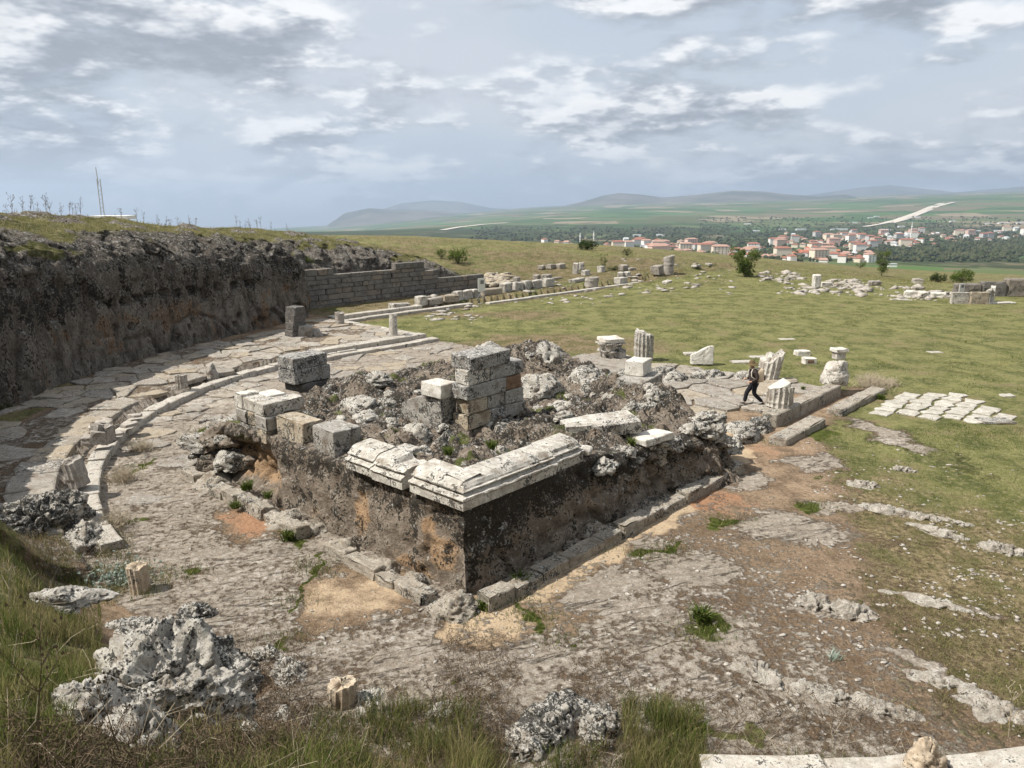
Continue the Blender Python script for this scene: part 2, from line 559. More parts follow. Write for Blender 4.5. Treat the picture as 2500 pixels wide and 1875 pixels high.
    h = t.math('ADD', h, t.math('MULTIPLY', n3, .3))
    h = t.math('SUBTRACT', h, t.math('MULTIPLY', t.math('MULTIPLY', strat, rm), .35))
    h = t.math('ADD', h, t.math('MULTIPLY', t.math('MULTIPLY', tuft, gm), .7))
    return finish(m, t, col, .96, h, 1.0, .13, .08)


M_GROUND = ground_mat()


def hill_mat():
    """cliff and hill: attribute m as in rock, attribute g = (turf, dry turf, -)"""
    m, t = new_mat('cliff_and_turf')
    p = t.pos()
    x, y, z = t.sep(p)
    ao, am, ad = t.attr('m')
    tg, td, _ = t.attr('g')
    p2 = t.comb(x, y, t.math('MULTIPLY', z, .38))
    n_big = t.noise(.4, 3, .55, p)
    n_mid = t.noise(1.9, 6, .64, p2)
    n_fine = t.noise(8.5, 6, .68, p)
    n_grit = t.noise(30, 3, .6, p)
    up = t.sep(t.n('ShaderNodeNewGeometry').outputs['Normal'])[2]
    base = t.mix(t.ss(n_mid, .36, .64), (.11, .094, .077), (.265, .235, .198))
    oc = t.ss(t.math('ADD', ao, t.math('MULTIPLY', t.math('SUBTRACT', n_mid, .5), 1.6)), .40, .72)
    base = t.mix(oc, base, t.mix(n_fine, (.17, .115, .072), (.29, .195, .125)))
    dk = t.math('ADD', t.math('MULTIPLY', t.math('SUBTRACT', n_mid, .5), 1.9), t.math('MULTIPLY', t.math('SUBTRACT', n_fine, .5), 2.0))
    dk = t.math('ADD', dk, t.math('MULTIPLY', t.math('SUBTRACT', n_big, .5), .8))
    dk = t.ss(t.math('ADD', dk, t.math('MULTIPLY', t.math('SUBTRACT', ad, .5), .8)), -.06, .24)
    base = t.mix(t.math('MULTIPLY', dk, .93), base, t.mix(n_grit, (.011, .010, .009), (.034, .032, .028)))
    ro = t.noise(5.5, 5, .7, t.vmath('ADD', p, (3.1, 8.2, 1.7)))
    wt = t.ss(t.math('ADD', ro, t.math('MULTIPLY', up, .10)), .62, .70)
    base = t.mix(t.math('MULTIPLY', wt, .75), base, t.mix(n_grit, (.28, .275, .255), (.50, .485, .45)))
    base = t.mix(t.ss(t.math('ADD', am, t.math('MULTIPLY', t.math('SUBTRACT', n_fine, .5), 1.2)), .45, .65), base, (.045, .055, .014))
    gr2 = t.noise(15, 5, .74, t.vmath('ADD', p2, (5.0, 1.0, 7.0)))
    base = t.mix(t.math('MULTIPLY', t.ss(gr2, .46, .35), .7), base, (.014, .012, .010))
    base = t.mix(t.math('MULTIPLY', t.ss(gr2, .56, .68), .38), base, (.33, .30, .26))
    g1 = t.noise(.5, 7, .68, p)
    tuft = t.noise(3.2, 6, .72, p)
    gcol = t.mix(t.ss(g1, .34, .64), (.060, .064, .022), (.155, .145, .058))
    gcol = t.mix(t.math('MULTIPLY', t.ss(tuft, .48, .64), .65), gcol, (.27, .235, .135))
    gcol = t.mix(t.math('MULTIPLY', t.ss(n_fine, .56, .70), .45), gcol, (.035, .032, .018))
    gcol = t.mix(t.ss(t.math('ADD', td, t.math('MULTIPLY', t.math('SUBTRACT', g1, .5), 1.3)), .4, .75), gcol, t.mix(tuft, (.15, .125, .07), (.33, .28, .165)))
    gm = t.math('ADD', tg, t.math('ADD', t.math('MULTIPLY', t.math('SUBTRACT', n_mid, .5), .5), t.math('MULTIPLY', t.math('SUBTRACT', n_fine, .5), .9)))
    gm = t.ss(gm, .42, .60)
    col = t.mix(gm, base, gcol)
    h = t.math('ADD', t.math('MULTIPLY', n_mid, 1.0), t.math('MULTIPLY', n_fine, .6))
    h = t.math('ADD', h, t.math('MULTIPLY', gr2, .3))
    return finish(m, t, col, .96, h, 1.0, .32, .06)


M_HILL = hill_mat()


def valley_mat():
    m, t = new_mat('valley_fields')
    p = t.pos()
    x, y, z = t.sep(p)
    wd, dr, gn = t.attr('m')                       # woodland, dry slope, young wheat
    q = t.comb(t.math('ADD', t.math('MULTIPLY', x, .92), t.math('MULTIPLY', y, .22)), t.math('MULTIPLY', y, .62), 0.0)
    q = t.vmath('ADD', q, t.vmath('SCALE', t.noise(.0012, 3, .5, p, out=1), 240.0))
    cell = t.voro(.0046, q, out='Color')
    r1 = t.n('ShaderNodeSeparateColor')
    t.t.links.new(cell, r1.inputs[0])
    f = t.ramp(r1.outputs[0], [(0, (.050, .095, .032)), (.22, (.075, .13, .042)), (.42, (.10, .125, .055)), (.6, (.145, .125, .078)),
                               (.74, (.085, .095, .042)), (.88, (.235, .19, .13)), (1, (.30, .25, .19))], 'CONSTANT')
    n1 = t.noise(.006, 6, .65, p)
    n2 = t.noise(.05, 5, .7, p)
    f = t.mix(t.math('MULTIPLY', t.ss(n1, .45, .7), .35), f, (.085, .11, .048))
    wood = t.mix(n2, (.022, .032, .015), (.060, .072, .036))
    f = t.mix(t.ss(t.math('ADD', wd, t.math('ADD', t.math('MULTIPLY', t.math('SUBTRACT', n1, .5), 1.2), t.math('MULTIPLY', t.math('SUBTRACT', n2, .5), .6))), .42, .60), f, wood)
    n3 = t.noise(.35, 6, .7, p)
    dry = t.mix(t.ss(t.noise(.05, 6, .68, p), .35, .65), (.095, .085, .040), (.235, .20, .115))
    dry = t.mix(t.math('MULTIPLY', t.ss(n3, .5, .66), .5), dry, (.29, .25, .16))
    f = t.mix(dr, f, dry)
    f = t.mix(t.ss(gn, .45, .55), f, t.mix(n2, (.045, .115, .024), (.075, .15, .036)))
    return finish(m, t, f, 1.0, t.noise(.4, 4, .6, p), .4, .3, .0)


M_VALLEY = valley_mat()


def mountain_mat():
    m, t = new_mat('mountain_slope')
    p = t.pos()
    n = t.noise(.0011, 8, .66, p)
    n2 = t.noise(.004, 5, .6, p)
    c = t.mix(t.ss(n, .38, .62), (.055, .06, .035), (.15, .13, .095))
    c = t.mix(t.math('MULTIPLY', t.ss(n2, .55, .66), .6), c, (.035, .045, .025))
    return finish(m, t, c, 1.0, n, .5, 30.0, .0)


M_MOUNT = mountain_mat()


def leaf_mat(name, a, b, trans=.35, dry=None):
    """blade or leaf: attribute c.r = per-leaf variation, c.g = towards dry"""
    m, t = new_mat(name)
    r, g, _ = t.attr('c')
    col = t.mix(r, a, b)
    if dry:
        col = t.mix(g, col, dry)
    d = t.n('ShaderNodeBsdfDiffuse')
    t.put(d.inputs[0], col)
    tr = t.n('ShaderNodeBsdfTranslucent')
    t.put(tr.inputs[0], col)
    mx = t.n('ShaderNodeMixShader')
    mx.inputs[0].default_value = trans
    t.t.links.new(d.outputs[0], mx.inputs[1])
    t.t.links.new(tr.outputs[0], mx.inputs[2])
    o = t.n('ShaderNodeOutputMaterial')
    t.t.links.new(mx.outputs[0], o.inputs[0])
    return m


M_GRASS = leaf_mat('grass_blade', (.034, .064, .010), (.12, .165, .032), .35, (.36, .29, .15))
M_LEAF = leaf_mat('bush_leaf', (.040, .068, .014), (.12, .165, .035), .3, (.2, .16, .07))
M_DARKLEAF = leaf_mat('dark_bush_leaf', (.018, .032, .010), (.055, .078, .024), .25, (.1, .09, .04))
M_SILVER = leaf_mat('silver_leaf', (.20, .25, .20), (.36, .41, .35), .2)
M_DRYST = flat('dry_stalk', (.135, .10, .066), .95, .1, .4)
M_PALEST = flat('pale_dry_stalk', (.40, .34, .25), .95, .1, .3)
M_BARK = flat('bark', (.10, .078, .058), .95, .1, .4)
M_MUSTARD = flat('yellow_petal', (.75, .62, .06), .8, .1)
M_FARTREE = leaf_mat('far_tree', (.022, .032, .014), (.075, .088, .040), .1, (.12, .11, .06))
M_ROOF = flat('red_roof_tile', (.27, .125, .088), .9, .1, .25)
M_ROOF2 = flat('faded_roof_tile', (.36, .225, .175), .9, .1, .2)
M_ROOF3 = flat('bright_orange_tile', (.37, .14, .085), .9, .1, .15)
M_ROOFG = flat('grey_metal_roof', (.48, .49, .50), .7, .3, .1)
M_PLW = flat('white_plaster', (.74, .72, .67), .9, .1, .08)
M_PLC = flat('cream_plaster', (.66, .58, .46), .9, .1, .08)
M_PLP = flat('pink_plaster', (.60, .44, .37), .9, .1, .08)
M_PLG = flat('grey_plaster', (.48, .47, .45), .9, .1, .08)
M_WIN = flat('dark_window', (.035, .04, .048), .3, .5)
M_STEEL = flat('galvanised_steel', (.36, .37, .38), .5, .5)
M_SIGNF = flat('sign_face', (.62, .60, .55), .6, .3, .1)
M_SIGND = flat('sign_print', (.16, .15, .14), .7, .3, .3)
M_SIGNB = flat('sign_back', (.10, .10, .11), .6, .3)
M_ROADW = flat('pale_gravel_road', (.52, .47, .40), .95, .1, .15)
M_SKIN = flat('skin', (.40, .24, .165), .7, .3)
M_JACKET = flat('dark_brown_jacket', (.045, .034, .030), .85, .2, .3)
M_TROUS = flat('black_trousers', (.012, .012, .016), .85, .2, .3)
M_SHOE = flat('dark_shoe', (.016, .015, .015), .6, .4)
M_HAT = flat('khaki_hat', (.125, .090, .045), .9, .2, .25)
M_PACK = flat('tan_backpack', (.46, .37, .27), .9, .2, .25)
M_STRAP = flat('pale_strap', (.66, .62, .54), .9, .2)
M_PACKD = flat('dark_pack_pocket', (.085, .066, .055), .9, .2, .3)
# ------------------------------------------------------------------ terrain
def valley_z(x, y):
    x, y = np.asarray(x, float), np.asarray(y, float)
    D = np.hypot(x, y)
    z = np.interp(D, [0, 110, 160, 300, 500, 700, 1000, 1500, 2200, 3000, 4500, 6500, 9000, 12000, 20000],
                  [0, 0, -4, -16, -30, -46, -68, -84, -92, -95, -84, -58, -32, -20, -10])
    a = x / np.maximum(y, 1)
    add = np.interp(a, [-.6, -.21, 0, .13, .66, 1], [-260, -165, -50, -5, 74, 95])
    return z + sstep(D, 2200, 6000) * (D / 6000) * add + sstep(D, 300, 900) * 6 * fbm(np.c_[x, y, 0 * x] / 420.0, 3) \
        + sstep(D, 3000, 6000) * 22 * fbm(np.c_[x, y, 0 * x] / 1500.0, 3)


def edge_z(x):
    return np.interp(x, [-40, -17, 0, 15, 32, 58, 90], [3.6, 3.1, 2.1, 1.4, .15, -2.6, -5.5])


def polar(x, y):
    r, l = inv(x, y)
    return r, l, np.hypot(r - CR_, l - CL_), np.degrees(np.arctan2(l - CL_, CR_ - r))


def slope_z(rho, psi):
    rho0 = np.interp(psi, [-75, -55, -45, -35, -20, 0, 10, 30], [22.5, 21.6, 20.9, 20.5, 19.9, 19.3, 19.5, 21.5])
    d = np.maximum(rho - rho0, 0)
    k = np.interp(psi, [-60, -35, -10, 10], [.62, .66, .80, 1.1])
    return k * d * sstep(d, -.2, 2.0) * (psi < 60)


def ground_h(x, y, fine=True):
    x, y = np.asarray(x, float), np.asarray(y, float)
    r, l, rho, psi = polar(x, y)
    p = np.c_[x, y, 0 * x]
    z = .05 * fbm(p / 5.0, 3)
    # portico platform behind the kerb
    arc = (r < CR_) & (rho > 19.35)
    wing = ((r >= CR_) & (r < 20.6) & (l > 25.2)) | ((r >= 20.6) & (l > 35.0))
    plat = ((arc & (psi > 2)) | wing) & (y < 100)
    z = z + np.where(plat, .36, 0)
    z = z + .36 * sstep(r, 13.2, 13.6) * sstep(r, 23.5, 23.2) * sstep(l, .55, .8) * sstep(l, 11.6, 11.2)
    s = slope_z(rho, psi)
    s = s * sstep(psi, 13, 7)
    z = z + np.where(r < CR_ + 6, s, 0)
    onslope = np.where(r < CR_ + 6, sstep(s, .05, .8), 0)
    # beyond the court: low hill on the left, ground falling away on the right
    far = sstep(y, 74, 108) * edge_z(x) * np.where(l > -40, 1, 1)
    D = np.hypot(x, y)
    k = sstep(D, 112, 230)
    z = (z + far) * (1 - k) + valley_z(x, y) * k
    if fine:
        near = sstep(y, 60, 25)
        rough = fbm(p / 1.1, 4)
        z = z + near * (.035 * rough + .05 * onslope * fbm(p / .5, 3)) + .05 * (1 - near) * fbm(p / 2.6, 4) + .12 * sstep(D, 72, 95) * fbm(p / 3.0, 4) \
            + .22 * onslope * fbm(p / 1.7, 4)
    return z


def gh(x, y):
    return float(ground_h([x], [y])[0])


PATCH = []


def ell(x, y, px, py, hx, hy, rot=0.0):
    """soft ellipse on the ground, centred at a surveyed point"""
    c = pix(px, py)
    d = math.hypot(c.y, CAM_H)
    rx = hx * d / FPX
    ry = abs(pix(px, py - hy).y - pix(px, py + hy).y) / 2
    ca, sa = math.cos(rot), math.sin(rot)
    u, v = x - c.x, y - c.y
    u, v = u * ca + v * sa, -u * sa + v * ca
    return np.exp(-((u / rx) ** 2 + (v / ry) ** 2) ** 1.5 * .9)


def path_mask(x, y, pts, wdt):
    best = np.full(len(x), 1e9)
    q = [pix(*p) for p in pts]
    for a, b in zip(q[:-1], q[1:]):
        ax, ay, bx, by = a.x, a.y, b.x, b.y
        t = np.clip(((x - ax) * (bx - ax) + (y - ay) * (by - ay)) / ((bx - ax) ** 2 + (by - ay) ** 2), 0, 1)
        best = np.minimum(best, np.hypot(x - ax - t * (bx - ax), y - ay - t * (by - ay)))
    return sstep(best, wdt, wdt * .4)


def ground_masks(x, y):
    r, l, rho, psi = polar(x, y)
    pw = np.c_[x, y, 0 * x]
    x = x + .75 * fbm(pw / 1.6, 4) + .25 * fbm(pw / .4 + 9, 2)
    y = y + .75 * fbm(pw / 1.6 + 50, 4) + .25 * fbm(pw / .4 + 70, 2)
    n = len(x)
    p = np.c_[x, y, 0 * x]
    nz = fbm(p / 3.0, 4)
    inside = np.where(r < CR_, rho < 19.4, l < 25)
    rk = np.zeros(n)
    rk += np.where((r < 1) & inside, .62, 0)                         # between kerb and podium
    rk = np.where((l > 11) & (r >= 1) & (r < 21.5) & (l < 26), .66, rk)
    front = (l <= 0) & (r > -6) & (rho < 20.5)
    rk = np.where(front, np.clip(.58 - .018 * np.maximum(r, 0) - .03 * np.maximum(x - 4, 0), .0, .6), rk)
    rk = np.where((~inside) & (psi > 0) & (r < 21) & (rho < 26), .5, rk)
    for a in ((1460, 1420, 230, 60), (1921, 1288, 160, 62), (2011, 1480, 95, 45, -.6), (1990, 1690, 250, 38, -.55), (2204, 1080, 60, 85, .2), (1695, 1390, 140, 62),
              (1560, 1500, 180, 55), (1300, 1610, 200, 60), (1750, 1560, 150, 50), (2330, 1480, 130, 18, -.45), (2200, 1600, 110, 22, -.45), (1540, 1320, 90, 30),
              (1975, 1130, 95, 26), (2060, 1240, 120, 18, -.4), (1830, 1180, 70, 26), (2430, 1730, 60, 26, -.5), (1200, 1560, 120, 50), (980, 1620, 160, 55)):
        rk = np.maximum(rk, .74 * ell(x, y, *a))
    for a in ((860, 1455, 120, 60), (640, 1275, 100, 36)):
        rk *= 1 - .85 * ell(x, y, *a)
    D = np.hypot(x, y)
    gr = sstep(y, 32, 37) * np.where((l > 11) & (r < 21.0), 0, 1)
    gr = np.where((l > 25) & (r < 20.9) & (r > 0), .1, gr)
    right = sstep(x - (4.0 + .33 * (y - 11)), 0, 3.2) * sstep(l, 1.0, -1.5) * (y > 9.5)
    gr = np.maximum(gr, right * np.clip(.60 + .03 * (x - 8), .5, .9) * (1 - .75 * sstep(rk, .3, .7)))
    s = slope_z(rho, psi)
    onslope = np.where(r < CR_ + 6, sstep(s, .15, 1.0), 0)
    gr = np.maximum(gr, onslope * .62)
    rk = rk * (1 - .75 * onslope)
    rk = np.where(y > 38, np.where((r > 20.6) & (l > 33) & (y < 100), .35, rk * np.where((l > 11) & (r < 21.5), 1, 0)), rk)
    for a in ((2330, 1060, 120, 60), (2380, 1150, 150, 70), (2250, 1480, 120, 40), (2120, 1010, 60, 14), (1760, 1790, 90, 30), (1700, 1540, 60, 40)):
        gr = np.maximum(gr, .8 * ell(x, y, *a))
    dr = np.zeros(n) + .12
    dr = np.maximum(dr, right * sstep(y, 30, 17) * .55)
    dr = np.maximum(dr, .72 * ell(x, y, 1420, 840, 330, 26))
    dr = np.maximum(dr, .55 * ell(x, y, 1250, 770, 180, 14))
    dr = np.maximum(dr, .5 * ell(x, y, 2250, 970, 260, 22))
    dr = np.maximum(dr, .34 * sstep(y, 84, 100) + 0 * x)
    dr = np.maximum(dr, onslope * .30)
    dr = np.where((r > 21) & (l > 33) & (y < 100), .5, dr)
    pale = path_mask(x, y, [(1800, 1085), (1700, 1190), (1560, 1280), (1420, 1370), (1290, 1440), (1170, 1530)], 1.0) * .72
    pale = np.maximum(pale, .6 * ell(x, y, 860, 1455, 130, 70))
    pale = np.maximum(pale, .45 * ell(x, y, 1330, 1500, 260, 80))
    pale = np.maximum(pale, .4 * ell(x, y, 1900, 1420, 150, 60))
    rk = rk * (1 - .55 * (pale > .4) * pale)
    rd = .85 * ell(x, y, 644, 1275, 120, 42)
    rd = np.maximum(rd, .9 * ell(x, y, 1740, 1215, 80, 40))
    rd = np.maximum(rd, .55 * ell(x, y, 2300, 1130, 120, 34))
    rd = np.maximum(rd, .6 * ell(x, y, 660, 1060, 80, 20))
    rd = np.maximum(rd, .55 * ell(x, y, 1880, 1100, 90, 30))
    ms = np.zeros(n)
    for a in ((1150, 1500, 26, 20), (1310, 1520, 22, 26), (1300, 1495, 18, 14), (1380, 1568, 18, 9), (1460, 1660, 0.1, 0.1), (1715, 1530, 60, 34), (770, 1395, 14, 60), (715, 1470, 12, 60),
              (1580, 1355, 80, 12, .5), (1770, 1270, 60, 14, .4), (1990, 1235, 40, 14), (500, 1050, 30, 16), (330, 1140, 16, 30), (700, 1560, 30, 24), (720, 1310, 20, 26), (1120, 1660, 24, 14),
              (300, 1290, 12, 50), (450, 1400, 40, 10), (2010, 1060, 60, 14), (1640, 1340, 70, 9, .5)):
        ms = np.maximum(ms, .85 * ell(x, y, *a))
    return np.clip(np.c_[rk, gr, rd], 0, 1), np.clip(np.c_[dr, pale, ms], 0, 1)


def lines(lo, a, b, hi, step, grow):
    mid = np.arange(a, b + 1e-6, step)
    up, s = [b], step
    while up[-1] < hi:
        s *= grow
        up.append(up[-1] + s)
    dn, s = [a], step
    while dn[-1] > lo:
        s *= grow
        dn.append(dn[-1] - s)
    return np.concatenate([dn[:0:-1], mid, up[1:]])


gx = lines(-48, -12.5, 14.5, 120, .07, 1.035)
gy = lines(-6, 8.0, 26.0, 190, .065, 1.013)
GX, GY = np.meshgrid(gx, gy)
gxf, gyf = GX.ravel(), GY.ravel()
gz = ground_h(gxf, gyf)
gm_, gk_ = ground_masks(gxf, gyf)
# bedded, crumbling rock surface where rock is bare
nearw = sstep(gyf, 45, 30)
bed = np.c_[gxf * .95 + gyf * .3, (gyf * .95 - gxf * .3) * 1.7, 0 * gxf]
gz = gz + gm_[:, 0] * nearw * (.05 * ridged(bed / .9, 4) + .035 * np.round(2.5 * fbm(bed / 1.6, 3)) / 2.5)
gz = gz + gm_[:, 1] * nearw * .025 * fbm(np.c_[gxf, gyf, 0 * gxf] / .25, 2)
obj('ground', np.c_[gxf, gyf, gz], grid_faces(len(gx), len(gy)), M_GROUND, smooth=True, attrs={'m': gm_, 'k': gk_}, kind='structure')

GZ = gz.reshape(GX.shape)


def gfast(x, y):
    """height of the built ground sheet"""
    x, y = np.atleast_1d(np.asarray(x, float)), np.atleast_1d(np.asarray(y, float))
    i = np.clip(np.searchsorted(gx, x) - 1, 0, len(gx) - 2)
    j = np.clip(np.searchsorted(gy, y) - 1, 0, len(gy) - 2)
    a = np.clip((x - gx[i]) / (gx[i + 1] - gx[i]), 0, 1)
    b = np.clip((y - gy[j]) / (gy[j + 1] - gy[j]), 0, 1)
    return (GZ[j, i] * (1 - a) + GZ[j, i + 1] * a) * (1 - b) + (GZ[j + 1, i] * (1 - a) + GZ[j + 1, i + 1] * a) * b


def gh(x, y):
    return float(gfast(x, y)[0])


# ------------------------------------------------------------------ cliff and the hill it cuts
CPATH = np.array([  # r, l of the cliff foot, height of the cut face, height of the rock behind
    (-2.0, -14.5 + 24, 5.2, 6.6), (-6.6, 17.0, 5.4, 7.0), (-4.4, 21.0, 5.3, 7.1), (-1.8, 24.2, 5.1, 7.15), (2.0, 27.6, 4.8, 7.1), (6.9, 30.4, 4.5, 6.95), (10.2, 32.0, 4.3, 6.75),
    (13.6, 33.4, 4.1, 6.5), (17.0, 34.7, 3.7, 6.2), (19.6, 35.6, 3.3, 5.9), (21.5, 38.2, 3.0, 5.6), (23.5, 41.7, 2.6, 5.3), (27.5, 42.3, 2.4, 5.0), (32.0, 42.5, 2.2, 4.6),
    (36.0, 42.4, 2.0, 3.9), (40.0, 42.8, 1.6, 3.0), (43.0, 43.8, 1.0, 2.0), (47.0, 46.0, .5, 1.2), (54.0, 49.0, .2, .9), (64.0, 52.0, .2, 1.2), (78, 54, .2, 1.6)])
CPATH[0] = (-9.2, 9.5, 5.2, 6.6)
seg = np.hypot(np.diff(CPATH[:, 0]), np.diff(CPATH[:, 1]))
cs = np.concatenate([[0], np.cumsum(seg)])
NS = 620
ts = np.concatenate([np.linspace(0, cs[15], 520), np.linspace(cs[15], cs[-1], 101)[1:]])
NS = len(ts)
pr, pl_, zc1, zc2 = (np.interp(ts, cs, CPATH[:, k]) for k in range(4))
ker = np.hanning(23)
ker /= ker.sum()


def smooth1(a, n=1):
    for _ in range(n):
        a = np.convolve(np.pad(a, 11, mode='edge'), ker, 'valid')
    return a


pr, pl_ = smooth1(pr), smooth1(pl_)
zc1, zc2 = smooth1(zc1, 2), smooth1(zc2, 2)
zc2 = zc2 - .15 * sstep(zc2, 1.0, 4.0)
tx, ty = np.gradient(pr), np.gradient(pl_)
tn = np.hypot(tx, ty)
nx_, ny_ = smooth1(-ty / tn, 2), smooth1(tx / tn, 2)          # pointing into the hill
rows = []
NF, NU, NH = 46, 34, 64
for j in range(NF):                                  # the cut face
    t = j / (NF - 1)
    rows.append((0.10 + .35 * t, -.25 + (zc1 + .25) * t, t * .45))
for j in range(1, NU):                               # natural rock above it, stepping back
    t = j / (NU - 1)
    rows.append((.45 + 2.6 * t ** 1.5, zc1 + (zc2 - zc1) * t ** .72, .45 + .35 * t))
for j in range(1, NH):                               # turf
    t = j / (NH - 1)
    d = 3.05 + 70 * t ** 1.9
    drop = -np.maximum(d - 20, 0) * .085
    rise = 1.15 * (1 - np.exp(-(d - 3.05) / 7.0))
    rows.append((d, zc2 + rise * sstep(zc2, .5, 5) + drop, .8 + .2 * t))
NR = len(rows)
cd = np.array([np.broadcast_to(a[0], (NS,)) for a in rows])
cz = np.array([np.broadcast_to(a[1], (NS,)) for a in rows])
ck = np.array([np.full(NS, a[2]) for a in rows])
S_ = np.broadcast_to(ts, (NR, NS))
rr = pr + nx_ * cd
ll = pl_ + ny_ * cd
wx = PC[0] + PR[0] * rr + PL[0] * ll
wy = PC[1] + PR[1] * rr + PL[1] * ll
cv = np.c_[wx.ravel(), wy.ravel(), cz.ravel()]
kf = ck.ravel()
faceish = sstep(kf, .47, .40)
rockish = sstep(kf, .86, .78)
upper = rockish * (1 - faceish)
big = fbm(cv / 4.5, 3)
w1, w2, wid = worley(cv * np.array([.62, .62, .85]))
v1, v2, vid = worley(cv * np.array([1.7, 1.7, 2.2]) + 9)
rg = ridged(cv / 1.1, 4)
fi = fbm(cv / .42, 3)
inv_n = np.c_[(PR[0] * nx_ + PL[0] * ny_)[None, :].repeat(NR, 0).ravel(), (PR[1] * nx_ + PL[1] * ny_)[None, :].repeat(NR, 0).ravel()]
leftw = sstep(S_.ravel(), cs[4], cs[2])              # the unworked, rough left end
amp_face = .20 + .55 * leftw
crackx = np.minimum(np.abs(fbm(np.c_[S_.ravel() / 3.3, cv[:, 2] / 7, 0 * kf], 3)), 1)
jx1, jx2, jid = worley(np.c_[S_.ravel() / 1.9, cv[:, 2] / 3.4, 0 * kf] + 5)        # upright joints
kx1, kx2, kid = worley(np.c_[S_.ravel() / .8, cv[:, 2] / .9, 0 * kf] + 25)
push = faceish * (amp_face * (big * .5 + rg * .25) + .34 * (jid - .5) + .12 * (kid - .5) + .05 * fi - .22 * sstep(jx2 - jx1, .07, .0) - .15 * sstep(crackx, .03, .0))
up_ = .35 * big + .28 * rg + .5 * (jid - .6) + .35 * (kid - .55) + .3 * (vid - .55) - .22 * sstep(jx2 - jx1, .1, .0) + .10 * fi
push += upper * np.minimum(up_, .10)
endfade = sstep(S_.ravel(), cs[17], cs[14])
# beam sockets cut in a row along the face, and smaller dowel holes below them
fdep = cv[:, 1] * math.cos(PITCH) + (CAM_H - cv[:, 2]) * math.sin(PITCH)
fu = 1250 + FPX * cv[:, 0] / fdep
fv = 937.5 - FPX * (cv[:, 1] * math.sin(PITCH) + (cv[:, 2] - CAM_H) * math.cos(PITCH)) / fdep
for hu, hv, hw_, hh_ in ((535, 702, .26, .20), (571, 698, .26, .18), (608, 694, .24, .18), (470, 711, .24, .18), (438, 716, .24, .17), (403, 718, .24, .17), (370, 722, .22, .16), (340, 730, .22, .16), (306, 739, .24, .17),
                         (271, 743, .24, .17), (505, 706, .3, .6), (640, 780, .1, .1), (610, 765, .1, .1), (585, 770, .1, .1), (660, 755, .1, .1), (575, 790, .1, .1), (480, 835, .14, .4), (440, 830, .12, .25), (465, 800, .1, .1), (320, 800, .1, .1), (282, 802, .1, .1), (625, 815, .12, .7)):
    j = int(np.argmin((fu - hu) ** 2 + (fv - hv) ** 2 + 1e6 * (kf > .45)))
    msk = sstep(np.abs(S_.ravel() - S_.ravel()[j]), hw_ + .06, hw_) * sstep(np.abs(cv[:, 2] - cv[j, 2]), hh_ + .06, hh_) * (kf <= .46)
    push = push * (1 - msk) - .75 * msk
push *= endfade
cv[:, 0] -= inv_n[:, 0] * push
cv[:, 1] -= inv_n[:, 1] * push
cv[:, 2] += upper * endfade * (.25 * (wid - .5) + .18 * (vid - .5) + .10 * rg) * sstep(kf, .45, .55)
turf = 1 - rockish
cv[:, 2] += turf * (.30 * fbm(cv / 6.0, 4) + .10 * fbm(cv / 1.2, 3) + .05 * fbm(cv / .4, 2))
outcrop = sstep(fbm(cv / 2.6 + 40, 4), .16, .34) * sstep(kf, .95, .82) * turf * endfade
cv[:, 2] += outcrop * (.25 + .3 * (vid - .3))
tg = np.clip(turf * 1.0 + .42 * upper * sstep(kf, .52, .8) - outcrop * .9, 0, 1)
tg = np.maximum(tg, (1 - endfade) * .9)
ledge = sstep(fbm(cv * np.array([.35, .35, .9]) + 7, 3), .12, .3) * upper
tg = np.clip(tg + ledge * .55 * sstep(kf, .48, .58), 0, 1)
oc = faceish * np.clip(.10 + .55 * sstep(fbm(np.c_[S_.ravel() / 2.4, cv[:, 2] / 2.6, 0 * kf + 4], 3), -.05, .35) * sstep(cv[:, 2], 4.4, 2.2), 0, .6) * (1 - .45 * leftw)
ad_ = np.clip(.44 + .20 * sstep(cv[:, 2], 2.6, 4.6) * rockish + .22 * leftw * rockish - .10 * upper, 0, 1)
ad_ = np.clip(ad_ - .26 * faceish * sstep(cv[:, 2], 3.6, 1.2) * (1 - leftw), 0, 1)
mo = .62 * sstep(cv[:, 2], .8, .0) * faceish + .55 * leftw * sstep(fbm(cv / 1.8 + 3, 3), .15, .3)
td = np.clip(.12 + .5 * sstep(kf, .86, 1.0) + .3 * (1 - endfade), 0, 1)
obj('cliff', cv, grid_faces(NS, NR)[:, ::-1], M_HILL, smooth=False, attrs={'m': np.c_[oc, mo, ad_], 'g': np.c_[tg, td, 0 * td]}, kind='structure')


def cliff_pt(s, d, z=None):
    """point on the hill a distance d behind the cliff foot at path length s"""
    j = int(np.argmin(np.abs(ts - s)))
    k = int(np.argmin(np.abs(cd[:, j] - d)))
    return Vector(cv[k * NS + j])


def on_hill(px, d, row_lo=NF + NU):
    """hill surface point in the given picture column, about d metres behind the cliff foot"""
    best = None
    k = int(np.argmin(np.abs(cd[:, 0] - d)))
    q = cv[k * NS:(k + 1) * NS]
    f = q[:, 1] * math.cos(PITCH) + (CAM_H - q[:, 2]) * math.sin(PITCH)
    u = 1250 + FPX * q[:, 0] / f
    u = np.where(f > 1, u, 1e9)
    return Vector(q[int(np.argmin(np.abs(u - px)))])


# dressed-in beam sockets along the cut face
M_HOLE = flat('socket_shadowed_rock', (.05, .045, .04), .95, .1, .3)

